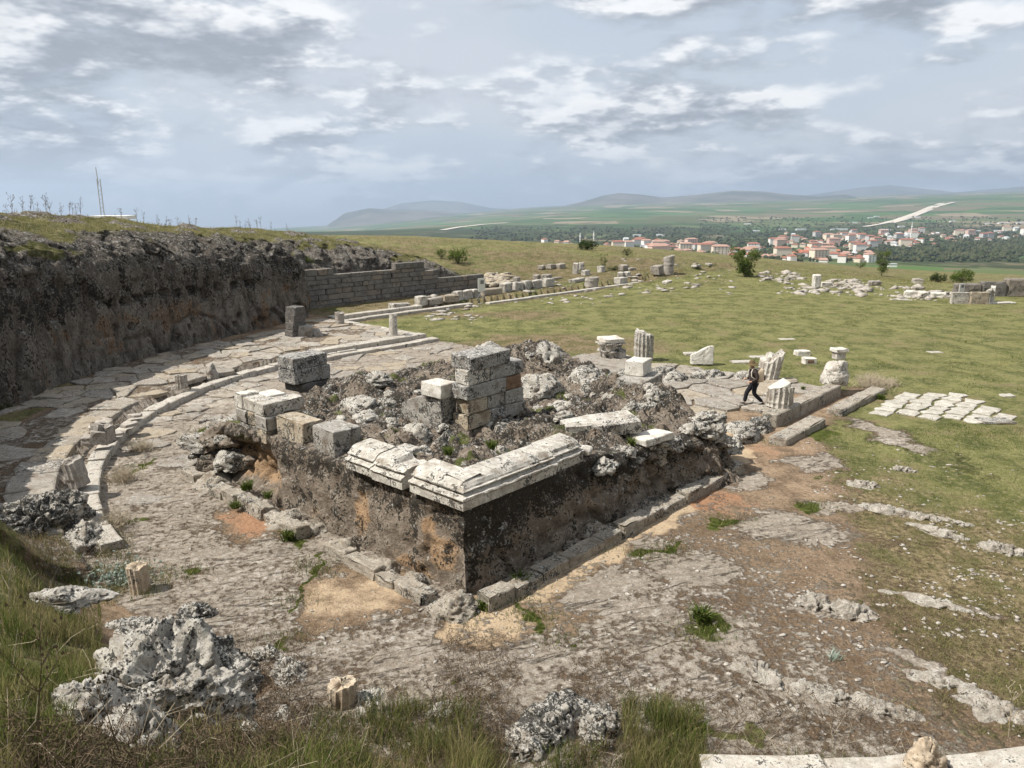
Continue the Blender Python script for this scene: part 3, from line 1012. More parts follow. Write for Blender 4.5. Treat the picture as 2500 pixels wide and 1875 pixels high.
# ------------------------------------------------------------------ valley and mountains
ang = np.radians(np.linspace(-62, 62, 260))
dist = 120 * (20000 / 120) ** np.linspace(0, 1, 210)
A_, D_ = np.meshgrid(ang, dist)
vx, vy = (np.sin(A_) * D_).ravel(), (np.cos(A_) * D_).ravel()
vz = ground_h(vx, vy, False) - sstep(np.hypot(vx, vy), 210, 150) * 1.5
vd = np.hypot(vx, vy)
va = vx / np.maximum(vy, 1)
wd_ = .62 * sstep(vd, 900, 1300) * sstep(vd, 4200, 2900) + .25 * sstep(vd, 3000, 4000) * sstep(vd, 7000, 5500)
dr_ = sstep(vd, 620, 380)
gn_ = sstep(vd, 470, 500) * sstep(vd, 690, 650) * sstep(va, .50, .53)
obj('valley', np.c_[vx, vy, vz], grid_faces(len(ang), len(dist)), M_VALLEY, smooth=True, attrs={'m': np.c_[wd_, dr_, gn_]}, kind='structure')

MR = [  # ridges: distance, half depth, list of (picture column, row) of the crest
    (12500, 2600, [(760, 585), (800, 548), (840, 520), (900, 508), (960, 512), (1050, 515), (1120, 520), (1200, 524), (1290, 512), (1350, 508), (1420, 493), (1470, 478), (1510, 471),
                   (1560, 475), (1620, 483), (1700, 476), (1790, 465), (1850, 467), (1920, 475), (2000, 479), (2060, 475), (2110, 484), (2180, 495), (2300, 496), (2500, 497), (2700, 500)]),
    (18600, 1700, [(800, 560), (900, 520), (980, 496), (1060, 489), (1120, 492), (1200, 508), (1300, 512), (1500, 505), (1800, 490), (1950, 480), (2030, 468), (2100, 458), (2170, 452), (2260, 462), (2330, 470), (2420, 462),
                   (2500, 455), (2600, 452), (2750, 460)])]
for Dm, hw, crest in MR:
    a_ = np.linspace(-32, 40, 420)
    pxs = 1250 + FPX * np.tan(np.radians(a_)) / math.cos(PITCH)
    cx_, cy_ = zip(*crest)
    rowp = np.interp(pxs, cx_, cy_)
    el = np.arctan((937.5 - rowp) / np.hypot(FPX, 0)) - PITCH
    zt = CAM_H + Dm * np.tan(el)
    # off-axis columns of a pitched camera: correct the height so that the crest meets its line of sight
    zt = []
    for u, v, aa in zip(pxs, rowp, np.radians(a_)):
        dx, du = (u - 1250) / FPX, (937.5 - v) / FPX
        ddx, ddy, ddz = dx, math.cos(PITCH) + du * math.sin(PITCH), -math.sin(PITCH) + du * math.cos(PITCH)
        zt.append(CAM_H + ddz * Dm / math.hypot(ddx, ddy))
    zt = np.array(zt)
    rowsn = np.linspace(-1, 1, 46)
    AA, TT = np.meshgrid(np.radians(a_), rowsn)
    dd = Dm + TT * hw
    mx_, my_ = np.sin(AA) * dd, np.cos(AA) * dd
    base = valley_z(mx_.ravel(), my_.ravel()).reshape(mx_.shape) - 60
    prof = (1 - np.abs(TT) ** 1.25)
    q = np.c_[mx_.ravel(), my_.ravel(), 0 * mx_.ravel()]
    gul = (ridged(q / 1300, 5) * 46 * (np.abs(TT.ravel()) * (1 - np.abs(TT.ravel())) * 4)).reshape(mx_.shape)
    mz = base + (zt[None, :] - base) * prof + gul * sstep(zt[None, :] - base, 0, 200)
    obj('mountain', np.c_[mx_.ravel(), my_.ravel(), mz.ravel()], grid_faces(len(a_), len(rowsn)), M_MOUNT, smooth=True, kind='structure')

# air: the valley fades to blue
hz = bpy.data.materials.new('valley_haze')
hz.use_nodes = True
ht = NT(hz.node_tree)
pv = ht.n('ShaderNodeVolumePrincipled')
pv.inputs['Color'].default_value = (.62, .76, .95, 1)
pv.inputs['Density'].default_value = 9.2e-5
pv.inputs['Anisotropy'].default_value = 0.25
ho = ht.n('ShaderNodeOutputMaterial')
ht.t.links.new(pv.outputs[0], ho.inputs['Volume'])
bx0, bx1, by0, by1, bz0, bz1 = -19000, 19000, -400, 21500, -620, 420
HV = [(x, y, z) for z in (bz0, bz1) for y in (by0, by1) for x in (bx0, bx1)]
obj('haze', HV, [(0, 2, 3, 1), (4, 5, 7, 6), (0, 1, 5, 4), (2, 6, 7, 3), (0, 4, 6, 2), (1, 3, 7, 5)], hz, kind='stuff')
# ------------------------------------------------------------------ stone shapes
def box_grid(nx, ny, nz):
    """surface of a lattice box: integer lattice coordinates and quads"""
    idx, vs, fs = {}, [], []

    def vid(i, j, k):
        if (i, j, k) not in idx:
            idx[(i, j, k)] = len(vs)
            vs.append((i, j, k))
        return idx[(i, j, k)]
    for i in range(nx):
        for j in range(ny):
            fs.append((vid(i, j, 0), vid(i, j + 1, 0), vid(i + 1, j + 1, 0), vid(i + 1, j, 0)))
            fs.append((vid(i, j, nz), vid(i + 1, j, nz), vid(i + 1, j + 1, nz), vid(i, j + 1, nz)))
    for i in range(nx):
        for k in range(nz):
            fs.append((vid(i, 0, k), vid(i + 1, 0, k), vid(i + 1, 0, k + 1), vid(i, 0, k + 1)))
            fs.append((vid(i, ny, k), vid(i, ny, k + 1), vid(i + 1, ny, k + 1), vid(i + 1, ny, k)))
    for j in range(ny):
        for k in range(nz):
            fs.append((vid(0, j, k), vid(0, j, k + 1), vid(0, j + 1, k + 1), vid(0, j + 1, k)))
            fs.append((vid(nx, j, k), vid(nx, j + 1, k), vid(nx, j + 1, k + 1), vid(nx, j, k + 1)))
    return np.array(vs), fs


_BG = {}


def block(w_, d_, h_, seed=0, cuts=5, bev=.03, jit=.012, chip=.05):
    """a hewn block standing on z=0, its arrises worn, corners chipped"""
    if cuts not in _BG:
        _BG[cuts] = box_grid(cuts, cuts, cuts)
    lat, fs = _BG[cuts]

    def ln(s):
        b = min(bev, s * .2)
        if cuts == 3:
            return np.array([-s / 2, -s / 2 + b, s / 2 - b, s / 2])
        return np.concatenate([[-s / 2], np.linspace(-s / 2 + b, s / 2 - b, cuts - 1), [s / 2]])
    L3 = [ln(w_), ln(d_), ln(h_)]
    v = np.c_[L3[0][lat[:, 0]], L3[1][lat[:, 1]], L3[2][lat[:, 2]]]
    atend = (lat == 0) | (lat == cuts)
    ne = atend.sum(1)
    pull = np.where(ne == 3, .62, np.where(ne == 2, .42, 0.0)) * bev
    v = v - np.sign(v) * atend * pull[:, None]
    o = np.array([seed * 3.7, seed * 1.3, seed * 2.1])
    nz = np.c_[pnoise(v * 3 + o), pnoise(v * 3 + o + 20), pnoise(v * 3 + o + 40)] + .5 * np.c_[pnoise(v * 9 + o), pnoise(v * 9 + o + 20), pnoise(v * 9 + o + 40)]
    v = v + nz * jit * 2.2
    c = sstep(pnoise(v * 2.4 + o + 60), .12, .45) * (ne >= 2)
    v = v - np.sign(v) * atend * (c * chip)[:, None]
    v[:, 2] += h_ / 2
    return v, fs


def put_block(name, size, at_, rz, mat, seed=0, parent=None, tilt=(0, 0), cuts=5, bev=.026, jit=.018, chip=.10, shape=None, **tags):
    v, f = block(*size, seed=seed, cuts=cuts, bev=bev, jit=jit, chip=chip)
    if shape:
        v = shape(v)
    return obj(name, v, f, mat, parent, loc=at_, rot=(tilt[0], tilt[1], rz), **tags)


def lump(rx, ry, rz, seed, nu=40, nv=24, rough=.25, cell=1.6, flat_top=0.0, sub=1.0):
    """a weathered boulder: sphere grid pushed about by cell and ridge noise; its foot is sunk"""
    u = np.linspace(0, 2 * np.pi, nu, endpoint=False)
    t = np.linspace(-.55, np.pi / 2, nv)
    U, T = np.meshgrid(u, t)
    d = np.c_[(np.cos(U) * np.cos(T)).ravel(), (np.sin(U) * np.cos(T)).ravel(), np.sin(T).ravel()]
    rgl = np.random.default_rng(int(seed) + 5)
    nrm = rgl.normal(size=(17, 3))
    nrm[:, 2] = np.abs(nrm[:, 2]) * .8 + .1
    nrm /= np.linalg.norm(nrm, axis=1)[:, None]
    hgt_ = rgl.uniform(.68, .98, 17)
    dot = d @ nrm.T
    cut = np.where(dot > .05, hgt_ / np.maximum(dot, .05), 9.0)
    rad = np.minimum(cut.min(1), 1.12)                     # broken faces
    v = d * rad[:, None] * np.array([rx, ry, rz])
    o = seed * 7.31
    sc = 1.0 / max(rx, ry)
    w1_, w2_, wi = worley(v * cell * sc * 1.1 + o)
    rgd = ridged(v * sc * 2.6 + o, 5, .55)
    fb = fbm(v * sc * 1.3 + o, 3)
    crack = np.abs(fbm(v * sc * 1.5 + o + 60, 3))
    k = rough * min(rx, ry) * (.45 * fb + .22 * (wi - .5) + .6 * rgd - .9 * sstep(crack, .06, 0)) + .018 * fbm(v * 7 + o, 3)
    k = k + rough * min(rx, ry) * .35 * np.round(3.5 * fbm(v * sc * 1.9 + o + 90, 2)) / 3.5
    v = v + d * k[:, None]
    if flat_top:
        v[:, 2] = np.minimum(v[:, 2], rz * flat_top + .3 * (v[:, 2] - rz * flat_top))
    i, j = np.meshgrid(np.arange(nu), np.arange(nv - 1))
    a = (j * nu + i).ravel()
    b = (j * nu + (i + 1) % nu).ravel()
    f = np.c_[a, b, b + nu, a + nu]
    return v, f


def put_lump(name, r3, at_, seed, mat=None, parent=None, rz=0.0, attr=(0, 0, 0), nu=56, nv=34, **kw):
    tags = {k: kw.pop(k) for k in ('label', 'cat', 'group', 'kind') if k in kw}
    v, f = lump(*r3, seed, nu, nv, **kw)
    m = np.tile(np.array(attr, float), (len(v), 1))
    return obj(name, v, f, mat or M_BOULD, parent, attrs={'m': m}, loc=at_, rot=(0, 0, rz), **tags)


def poly_slab(pts, th, seed, jit=.02, bev=.03):
    """a flat stone from an outline (n,2): worn rim, slightly uneven top"""
    pts = np.asarray(pts, float)
    c = pts.mean(0)
    n = len(pts)
    rg = np.random.default_rng(seed)
    dz = rg.normal(0, jit, n)
    inn = c + (pts - c) * (1 - bev * 2 / np.maximum(np.linalg.norm(pts - c, axis=1), .1))[:, None]
    v = [(p[0], p[1], 0.0) for p in pts] + [(p[0], p[1], th - bev * .7 + z) for p, z in zip(pts, dz)] + \
        [(p[0], p[1], th + z) for p, z in zip(inn, dz)] + [(c[0], c[1], th + rg.normal(0, jit))]
    f = []
    for i in range(n):
        j = (i + 1) % n
        f += [(i, j, n + j, n + i), (n + i, n + j, 2 * n + j, 2 * n + i), (2 * n + i, 2 * n + j, 3 * n)]
    return v, f


def rough_outline(rx, ry, n, rg, irr=.18):
    a = np.linspace(0, 2 * np.pi, n, endpoint=False) + rg.uniform(-.25, .25, n)
    q = np.abs(np.cos(a)) ** 4 + np.abs(np.sin(a)) ** 4
    k = q ** -.25 * (1 + rg.uniform(-irr, irr, n))
    return np.c_[np.cos(a) * rx * k, np.sin(a) * ry * k]


def fluted(rad, h, seed, nfl=18, top=0.0, top_noise=.05, rows=9, taper=.0, depth=.10, fl=True):
    """a broken column drum; top = slope of the break across the shaft"""
    na = nfl * 4
    a = np.linspace(0, 2 * np.pi, na, endpoint=False)
    prof = np.array([1.0, 1.0 - depth * .8, 1.0 - depth, 1.0 - depth * .8] * nfl) if fl else np.ones(na)
    rg = np.random.default_rng(seed)
    ph = rg.uniform(0, 6.28)
    hh = h + top * rad * np.cos(a - ph) + top_noise * (pnoise(np.c_[np.cos(a) * 1.6, np.sin(a) * 1.6, 0 * a + seed]) * 2)
    v = []
    for k in range(rows):
        t = k / (rows - 1)
        w_ = rad * (1 - taper * t) * (1 + .02 * rg.normal())
        chip_ = 1 - .05 * np.clip(pnoise(np.c_[np.cos(a) * 2, np.sin(a) * 2, 0 * a + t * 3 + seed]) * 2, 0, 1)
        v += [(np.cos(x) * w_ * p_ * c_, np.sin(x) * w_ * p_ * c_, z * t) for x, p_, c_, z in zip(a, prof, chip_, hh)]
    for s_ in (.6, .25):
        v += [(np.cos(x) * rad * s_, np.sin(x) * rad * s_, (h + (z - h) * s_) + .02 * rg.normal()) for x, z in zip(a, hh)]
    v.append((0, 0, h + .02 * rg.normal()))
    f = []
    for k in range(rows + 1):
        for i in range(na):
            j = (i + 1) % na
            f.append((k * na + i, k * na + j, (k + 1) * na + j, (k + 1) * na + i))
    c = len(v) - 1
    f += [((rows + 1) * na + i, (rows + 1) * na + (i + 1) % na, c) for i in range(na)]
    return np.array(v), f


# ------------------------------------------------------------------ rock core of the podium
RM, LM = 13.4, 12.2


def core_top(r, l):
    p = np.c_[r, l, 0 * r]
    z = 1.98 + .10 * fbm(p / 1.2, 3)

    def bump(cr, cl, rad, h):
        return h * np.exp(-(((r - cr) / rad) ** 2 + ((l - cl) / rad) ** 2) ** 1.4)
    z = z + bump(11.9, 2.6, 1.9, .45) + bump(11.6, 8.7, 1.3, .75) + bump(12.6, 7.4, 1.1, .5) + bump(8.8, 8.5, 1.6, .25) + bump(5.3, 10.4, .9, .35)
    z = z - bump(4.0, 1.9, 1.2, .28) - bump(9.0, 4.8, 1.5, .35) - bump(2.2, 3.2, .9, .15)
    z = z - .75 * sstep(l, 10.0, 11.6) * sstep(r, 3.0, .5) - .25 * sstep(l, 11, 12.2)
    z = z - .34 * sstep(r, 4.8, 7.0) * sstep(l, 1.4, .0)
    z = z - 1.1 * sstep(r, 12.2, 13.4) * sstep(l, 5, 2) - .8 * sstep(r, 12.9, 13.4)
    w1_, w2_, wi = worley(np.c_[r, l, 0 * r] * 1.05 + 3)
    inner = sstep(np.minimum(np.minimum(r, l), np.minimum(RM - r, LM - l)), .1, .8)
    w3_, w4_, wj = worley(np.c_[r, l, 0 * r] * 2.6 + 13)
    z = z + inner * (.30 * (wi - .45) + .17 * (wj - .45) + .20 * ridged(p / .9, 5, .55) - .12 * sstep(w2_ - w1_, .14, 0) - .07 * sstep(w4_ - w3_, .14, 0))
    return z


STEP, WALL = .068, 2.15
nu_ = int((RM + 2 * WALL) / STEP)
nv_ = int((LM + 2 * WALL) / STEP)
uu = np.linspace(-WALL, RM + WALL, nu_)
vv = np.linspace(-WALL, LM + WALL, nv_)
UU, VV = np.meshgrid(uu, vv)
UU, VV = UU.ravel(), VV.ravel()
cr_, cl_ = np.clip(UU, 0, RM), np.clip(VV, 0, LM)
ex = np.maximum(np.abs(UU - cr_), np.abs(VV - cl_)) / WALL
zt_ = core_top(cr_, cl_)
zz = zt_ - (zt_ + .35) * ex
# walls lean a little outwards towards the foot; the right end runs out in a ramp of rubble
onw = ex > 0
side_r0 = (UU < 0)
side_l0 = (VV < 0)
side_r1 = (UU > RM)
cr_ = cr_ - np.where(side_r0, .10 * ex, 0) + np.where(side_r1, 1.0 * ex ** .8, 0)
cl_ = cl_ - np.where(side_l0, .14 * ex + 1.0 * ex ** .8 * sstep(cr_, 7.5, 11.5), 0)
q3 = np.c_[cr_, cl_, zz]
rg1 = ridged(q3 / .95, 4)
fb1 = fbm(q3 / 1.7, 3)
wv1, wv2, wvi = worley(q3 * np.array([.9, .9, .75]) + 21)
fi1 = fbm(q3 / .28, 3)
# how rough each face is: the left face is dressed except at its far end, the right face is broken along the top
rough_l = np.where(side_r0, .30 + .6 * sstep(cl_, 6.6, 9.2) * sstep(zz, 2.2, 1.3), 0)
rough_r = np.where(side_l0, .42 + .55 * sstep(cr_, 4.0, 8.5) + .30 * sstep(zz, 1.0, 1.9) * sstep(cr_, 3, 5), 0)
rough_o = np.where(onw & ~side_r0 & ~side_l0, .8, 0)
amp = np.maximum(np.maximum(rough_l, rough_r), rough_o)
w5_, w6_, wk = worley(q3 * np.array([2.1, 2.1, 1.7]) + 33)
off = amp * (.26 * rg1 + .26 * fb1 + .30 * (wvi - .55) + .20 * (wk - .5) - .18 * sstep(wv2 - wv1, .13, 0) - .10 * sstep(w6_ - w5_, .13, 0)) + np.where(onw, .045 * fi1, 0)
hollow = np.where(side_r0, sstep(cl_, 7.2, 8.4) * sstep(cl_, 12.2, 11.0) * sstep(zz, .1, .7) * sstep(zz, 1.75, 1.2), 0)
off = off - .42 * hollow
off = off * sstep(ex, .0, .16)
cdist = np.where(side_r0, cl_, np.where(side_l0, cr_, 9.0))
off = off - .16 * np.exp(-(np.maximum(cdist, 0) / .22) ** 2) * np.clip(.35 + 1.4 * fbm(q3 / .45 + 70, 3), 0, 1.3) * onw * sstep(ex, .05, .2)
nr_ = np.where(side_r0, -1.0, np.where(side_r1, 1.0, 0.0))
nl_ = np.where(side_l0, -1.0, np.where(VV > LM, 1.0, 0.0))
nn = np.maximum(np.hypot(nr_, nl_), 1e-6)
both = (nr_ != 0) & (nl_ != 0)
fadec = np.where(both, .7, 1.0)
edgek = 1.0
q3[:, 0] += nr_ / nn * off * fadec
q3[:, 1] += nl_ / nn * off * fadec
q3[:, 2] += np.where(onw, 0, .05 * fi1 + .04 * fbm(q3 / .5, 2))
def draw_in(r, l):
    """the right end of the core stands back on the near side"""
    return r - 1.9 * sstep(r, 8.5, 13.6) * sstep(l, 5.5, 2.5)


q3[:, 0] = draw_in(q3[:, 0], q3[:, 1])
wxyz = np.c_[PC[0] + PR[0] * q3[:, 0] + PL[0] * q3[:, 1], PC[1] + PR[1] * q3[:, 0] + PL[1] * q3[:, 1], q3[:, 2]]
nzm = fbm(q3 / 1.3 + 5, 3)
oc_ = np.zeros(len(q3))
oc_ = np.maximum(oc_, np.where(side_r0, .85 * hollow, 0))


def spot(mask, a, ca, b, cb, ra, rb):
    return np.where(mask, np.exp(-(((a - ca) / ra) ** 2 + ((b - cb) / rb) ** 2) ** 1.5), 0)


for ca, cb, ra, rb, k in ((3.6, .9, .45, .75, .75), (.75, .75, .8, .55, .75), (1.15, 1.25, .25, .3, .8), (1.6, .2, 1.5, .35, .6), (5.2, .35, 1.5, .3, .4), (8.0, .7, 1.2, .8, .5)):
    oc_ = np.maximum(oc_, k * spot(side_r0, cl_, ca, zz, cb, ra, rb))
for ca, cb, ra, rb, k in ((4.5, .9, .9, .6, .42), (6.3, .8, .7, .6, .42), (2.6, .3, 1.2, .4, .25), (8.0, .5, .8, .5, .35)):
    oc_ = np.maximum(oc_, k * spot(side_l0, cr_, ca, zz, cb, ra, rb))
oc_ = np.maximum(oc_, np.where(~onw, .32 * sstep(nzm, .2, .45) * sstep(cr_, .8, 2), 0))
dk_ = np.where(onw, .16 + .26 * sstep(zz, .9, 1.8), .30)
dk_ = dk_ + np.where(side_l0, -.04 + .34 * sstep(zz, .9, 1.6) - .12 * sstep(np.abs(cr_ - 5.4), 2.6, 1.0) * sstep(zz, 1.3, .8), 0)
dk_ = dk_ - np.where(side_r0, .03, 0)
dk_ = np.clip(dk_ - oc_ * .45, 0, 1)
mo_ = np.where(onw, 0, .60 * sstep(fbm(q3 / 1.1 + 30, 3), .14, .32)) + np.where(side_r0, .5 * spot(side_r0, cl_, 9.2, zz, 1.55, .8, .35), 0)
mo_ = np.maximum(mo_, np.where(~onw, .75 * (np.exp(-(((cr_ - 4.2) / 1.0) ** 2 + ((cl_ - 1.5) / .9) ** 2)) + np.exp(-(((cr_ - 6.4) / 1.1) ** 2 + ((cl_ - 1.9) / .6) ** 2))), 0))
core = empty('rock_podium', (0, 0, 0), label='broad rock-cut temple podium with dark lichened faces and rubble top', cat='podium')
obj('rock_core', wxyz, grid_faces(nu_, nv_), M_CORE, core, attrs={'m': np.c_[oc_, mo_, dk_]})

# ------------------------------------------------------------------ moulded base blocks along the top edge
PROF = [(.15, .0), (.15, .19), (.125, .197), (.125, .21), (.185, .222), (.20, .25), (.185, .282), (.085, .292), (.035, .325), (.035, .355), (.10, .372), (.105, .40), (.05, .408), (.03, .44), (-.03, .50), (-.11, .545), (-.16, .555), (-.60, .60), (-.66, .57), (-.66, .0)]


def moulding(path, seed, cut_start=0.0, cut_end=0.0, n_per=.09, drop=None):
    """sweep the moulding along a path of (r, l); outside lies to the right of travel"""
    path = np.array(path, float)
    rg = np.random.default_rng(seed)
    st = [0]
    pts = [path[0]]
    for a, b in zip(path[:-1], path[1:]):
        m_ = max(2, int(np.linalg.norm(b - a) / n_per))
        for k in range(1, m_ + 1):
            pts.append(a + (b - a) * k / m_)
    pts = np.array(pts)
    tan = np.gradient(pts, axis=0)
    dirs = np.diff(path, axis=0)
    dirs /= np.linalg.norm(dirs, axis=1)[:, None]
    nrm = []
    for q in pts:
        on = [np.array([d[1], -d[0]]) for (a, b), d in zip(zip(path[:-1], path[1:]), dirs) if np.linalg.norm(np.cross(np.r_[b - a, 0], np.r_[q - a, 0])) < 1e-6 and -1e-6 <= (q - a) @ (b - a) <= (b - a) @ (b - a) + 1e-6]
        s_ = on[0] if len(on) == 1 else (on[0] + on[1]) / (1 + on[0] @ on[1])
        nrm.append(s_)
    nrm = np.array(nrm)
    v = []
    npf = len(PROF)
    for i, (q, m_) in enumerate(zip(pts, nrm)):
        for k, (o, z) in enumerate(PROF):
            wobble = .028 * float(pnoise([[i * .35 + seed * 5, k * .6, seed]])[0])
            chip_ = .16 * max(0.0, float(pnoise([[i * .22 + seed * 9, k * .8, seed + 3]])[0]) - .14) if 1 < k < 16 else 0
            zz_ = z + wobble
            if drop is not None and k >= 7:
                zz_ = min(zz_, drop(i / (len(pts) - 1)) + .02 * rg.normal())
            w_ = q + m_ * (o + wobble - chip_)
            pp = P(w_[0], w_[1], zz_)
            v.append((pp.x, pp.y, pp.z))
    f = []
    for i in range(len(pts) - 1):
        for k in range(npf - 1):
            f.append((i * npf + k, i * npf + k + 1, (i + 1) * npf + k + 1, (i + 1) * npf + k))
        f.append((i * npf + npf - 1, i * npf, (i + 1) * npf, (i + 1) * npf + npf - 1))
    f.append(tuple(range(npf))[::-1])
    e = (len(pts) - 1) * npf
    f.append(tuple(range(e, e + npf)))
    return np.array(v), [t[::-1] for t in f]


MZ = 2.02


def put_moulding(path, seed, label, drop=None, dz=0.0, mat=None):
    v, f = moulding(path, seed, drop=drop)
    c = v.mean(0)
    c[2] = 0
    return obj('moulded_block', v - c, f, mat or M_MARBLE, None, loc=(c[0], c[1], MZ + dz), label=label, cat='moulded block', group='moulded blocks along the podium edge')


put_moulding([(-.02, 3.95), (-.02, 2.95)], 3, 'moulded block butting the tall grey panel block at the podium edge')
put_moulding([(-.05, 2.90), (-.03, 1.82)], 5, 'moulded block with a broken end, next before the corner gap', drop=lambda t: .60 if t < .55 else .47, dz=-.02)
put_moulding([(.0, 1.58), (.0, .0), (1.05, .0)], 7, 'L-shaped moulded corner block at the podium corner')
put_moulding([(1.07, .01), (2.98, .02)], 8, 'long moulded block beside the corner block on the shaded side')
put_moulding([(3.06, .16), (4.25, .20)], 9, 'last moulded block on the shaded side, set slightly back', dz=-.04)
put_block('flat_slab', (.85, .5, .13), P(.95, 3.15, 2.30), POD_A + .25, M_MARBLE, 71, tilt=(.05, .06), label='thin cream slab lying behind the moulded blocks', cat='slab')
put_block('stone', (.42, .34, .16), P(4.6, .25, 2.06), POD_A + .5, M_MARBLE, 72, label='small white stone at the end of the moulded row', cat='stone')

# ------------------------------------------------------------------ low wall on the left edge
lw = empty('ashlar_wall', P(.3, 9.0, 1.85), POD_A, label='low wall of three ashlar courses at the far left edge of the podium', cat='wall')


def lblock(par, base, name, r0, r1, l0, l1, z0, z1, mat, seed, tilt=(0, 0), **kw):
    """a block given by its extent in the podium frame, placed under a parent that stands at base"""
    c = Vector(((r0 + r1) / 2 - base[0], (l0 + l1) / 2 - base[1], z0 - base[2]))
    return put_block(name, (r1 - r0 - .012, l1 - l0 - .012, z1 - z0 - .01), c, 0, mat, seed, par, tilt, **kw)


LB = (.3, 9.0, 1.85)
k = 200
for (l0, l1, z0, z1, mat) in ((9.55, 8.45, 1.72, 2.10, M_GREYA), (8.45, 7.95, 1.70, 2.10, M_OCHRE), (9.62, 9.05, 2.10, 2.50, M_GREYA), (9.05, 8.52, 2.10, 2.50, M_OCHRE), (8.52, 7.86, 2.10, 2.50, M_GREYA),
                              (9.66, 9.25, 2.50, 2.95, M_WHITE), (9.25, 8.55, 2.50, 2.88, M_MARBLE), (8.55, 7.96, 2.50, 2.90, M_MARBLE)):
    lblock(lw, LB, 'block', -.02 + .03 * (k % 3), .62, l1, l0, z0, z1, mat, k)
    k += 1
lblock(lw, LB, 'block', .64, 1.35, 8.05, 8.62, 2.50, 2.86, M_MARBLE, 231)
lblock(lw, LB, 'block', .64, 1.30, 8.9, 9.62, 2.46, 2.84, M_WHITE, 232)
lblock(lw, LB, 'block', .64, 1.2, 7.9, 8.6, 2.05, 2.49, M_OCHRE, 233)
o_ = empty('block_stack', P(3.9, 12.0, 2.0), POD_A + .05, label='stack of two lichened blocks standing behind the low wall', cat='block stack')
put_block('block', (1.5, .95, .50), (0, 0, .30), 0, M_WEATH, 240, o_)
put_block('block', (1.45, .85, .42), (-.05, 0, .81), .04, M_WEATH, 241, o_, tilt=(.02, .0))
put_block('block', (1.25, .95, .30), (.1, 0, -.02), .1, M_DARKA, 242, o_)
put_block('panel_block', (.66, 1.30, 1.0), P(.55, 7.12, 1.55), POD_A + .02, M_OCHRE, 250, tilt=(0, .02), label='tall ochre and grey speckled block beside the low wall', cat='block')
put_block('panel_block', (.85, .98, 1.02), P(.62, 5.45, 1.62), POD_A, M_GREYA, 251, label='tall smooth grey panel block between speckled block and mouldings', cat='block')
put_lump('boulder', (.55, .5, .45), P(1.35, 6.5, 1.95), 33, label='rough stone wedged behind the two tall panel blocks', cat='boulder')

# ------------------------------------------------------------------ the pier
PB = (4.1, 4.0, 2.05)
pier = empty('ashlar_pier', P(*PB), POD_A, label='tall pier of stacked ashlar blocks with a tilted block on top', cat='pier')
H_ = .43
for i, (r0, r1, l0, l1, c_, mat) in enumerate(((4.0, 5.0, 3.95, 4.55, 0, M_OCHRE), (5.0, 5.55, 3.95, 4.55, 0, M_WEATH), (5.55, 6.45, 3.95, 4.6, 0, M_GREYA),
                                              (4.08, 4.85, 3.97, 4.5, 1, M_OCHRE), (4.86, 5.6, 4.0, 4.55, 1, M_GREYA), (5.6, 6.42, 3.96, 4.55, 1, M_GREYA),
                                              (3.96, 5.62, 3.94, 4.56, 2, M_WEATH), (5.64, 6.35, 3.98, 4.5, 2, M_RUST),
                                              (4.04, 4.95, 3.96, 4.5, 3, M_MARBLE), (4.98, 6.42, 3.98, 4.56, 3, M_WEATH))):
    lblock(pier, PB, 'block', r0, r1, l0, l1, 2.05 + c_ * H_, 2.05 + (c_ + 1) * H_, mat, 300 + i)
lblock(pier, PB, 'top_block', 4.12, 5.75, 3.9, 4.75, 2.05 + 4 * H_, 2.05 + 4 * H_ + .42, M_WEATH, 311, tilt=(.05, -.02), label='tilted white-topped block')
put_block('orthostat', (.62, 1.75, .98), P(3.95, 5.55, 1.95), POD_A + .02, M_GREYA, 320, cuts=7, shape=lambda v: np.c_[v[:, 0], v[:, 1], np.where(v[:, 2] > .5, v[:, 2] - .42 * np.clip((v[:, 1] + .1) / .95, 0, 1), v[:, 2])],
          label='big grey upright slab with a sloping top, leaning against the pier', cat='upright slab')
put_block('marble_block', (.72, .78, .42), P(3.9, 5.02, 2.92), POD_A + .12, M_WHITE, 321, tilt=(.03, .03), label='bright cream marble block on top of the upright slab', cat='marble block')
put_block('marble_block', (.9, .65, .34), P(6.1, 6.9, 2.15), POD_A + .3, M_MARBLE, 322, tilt=(.03, .08), label='pale stone lying behind the upright slab', cat='marble block')
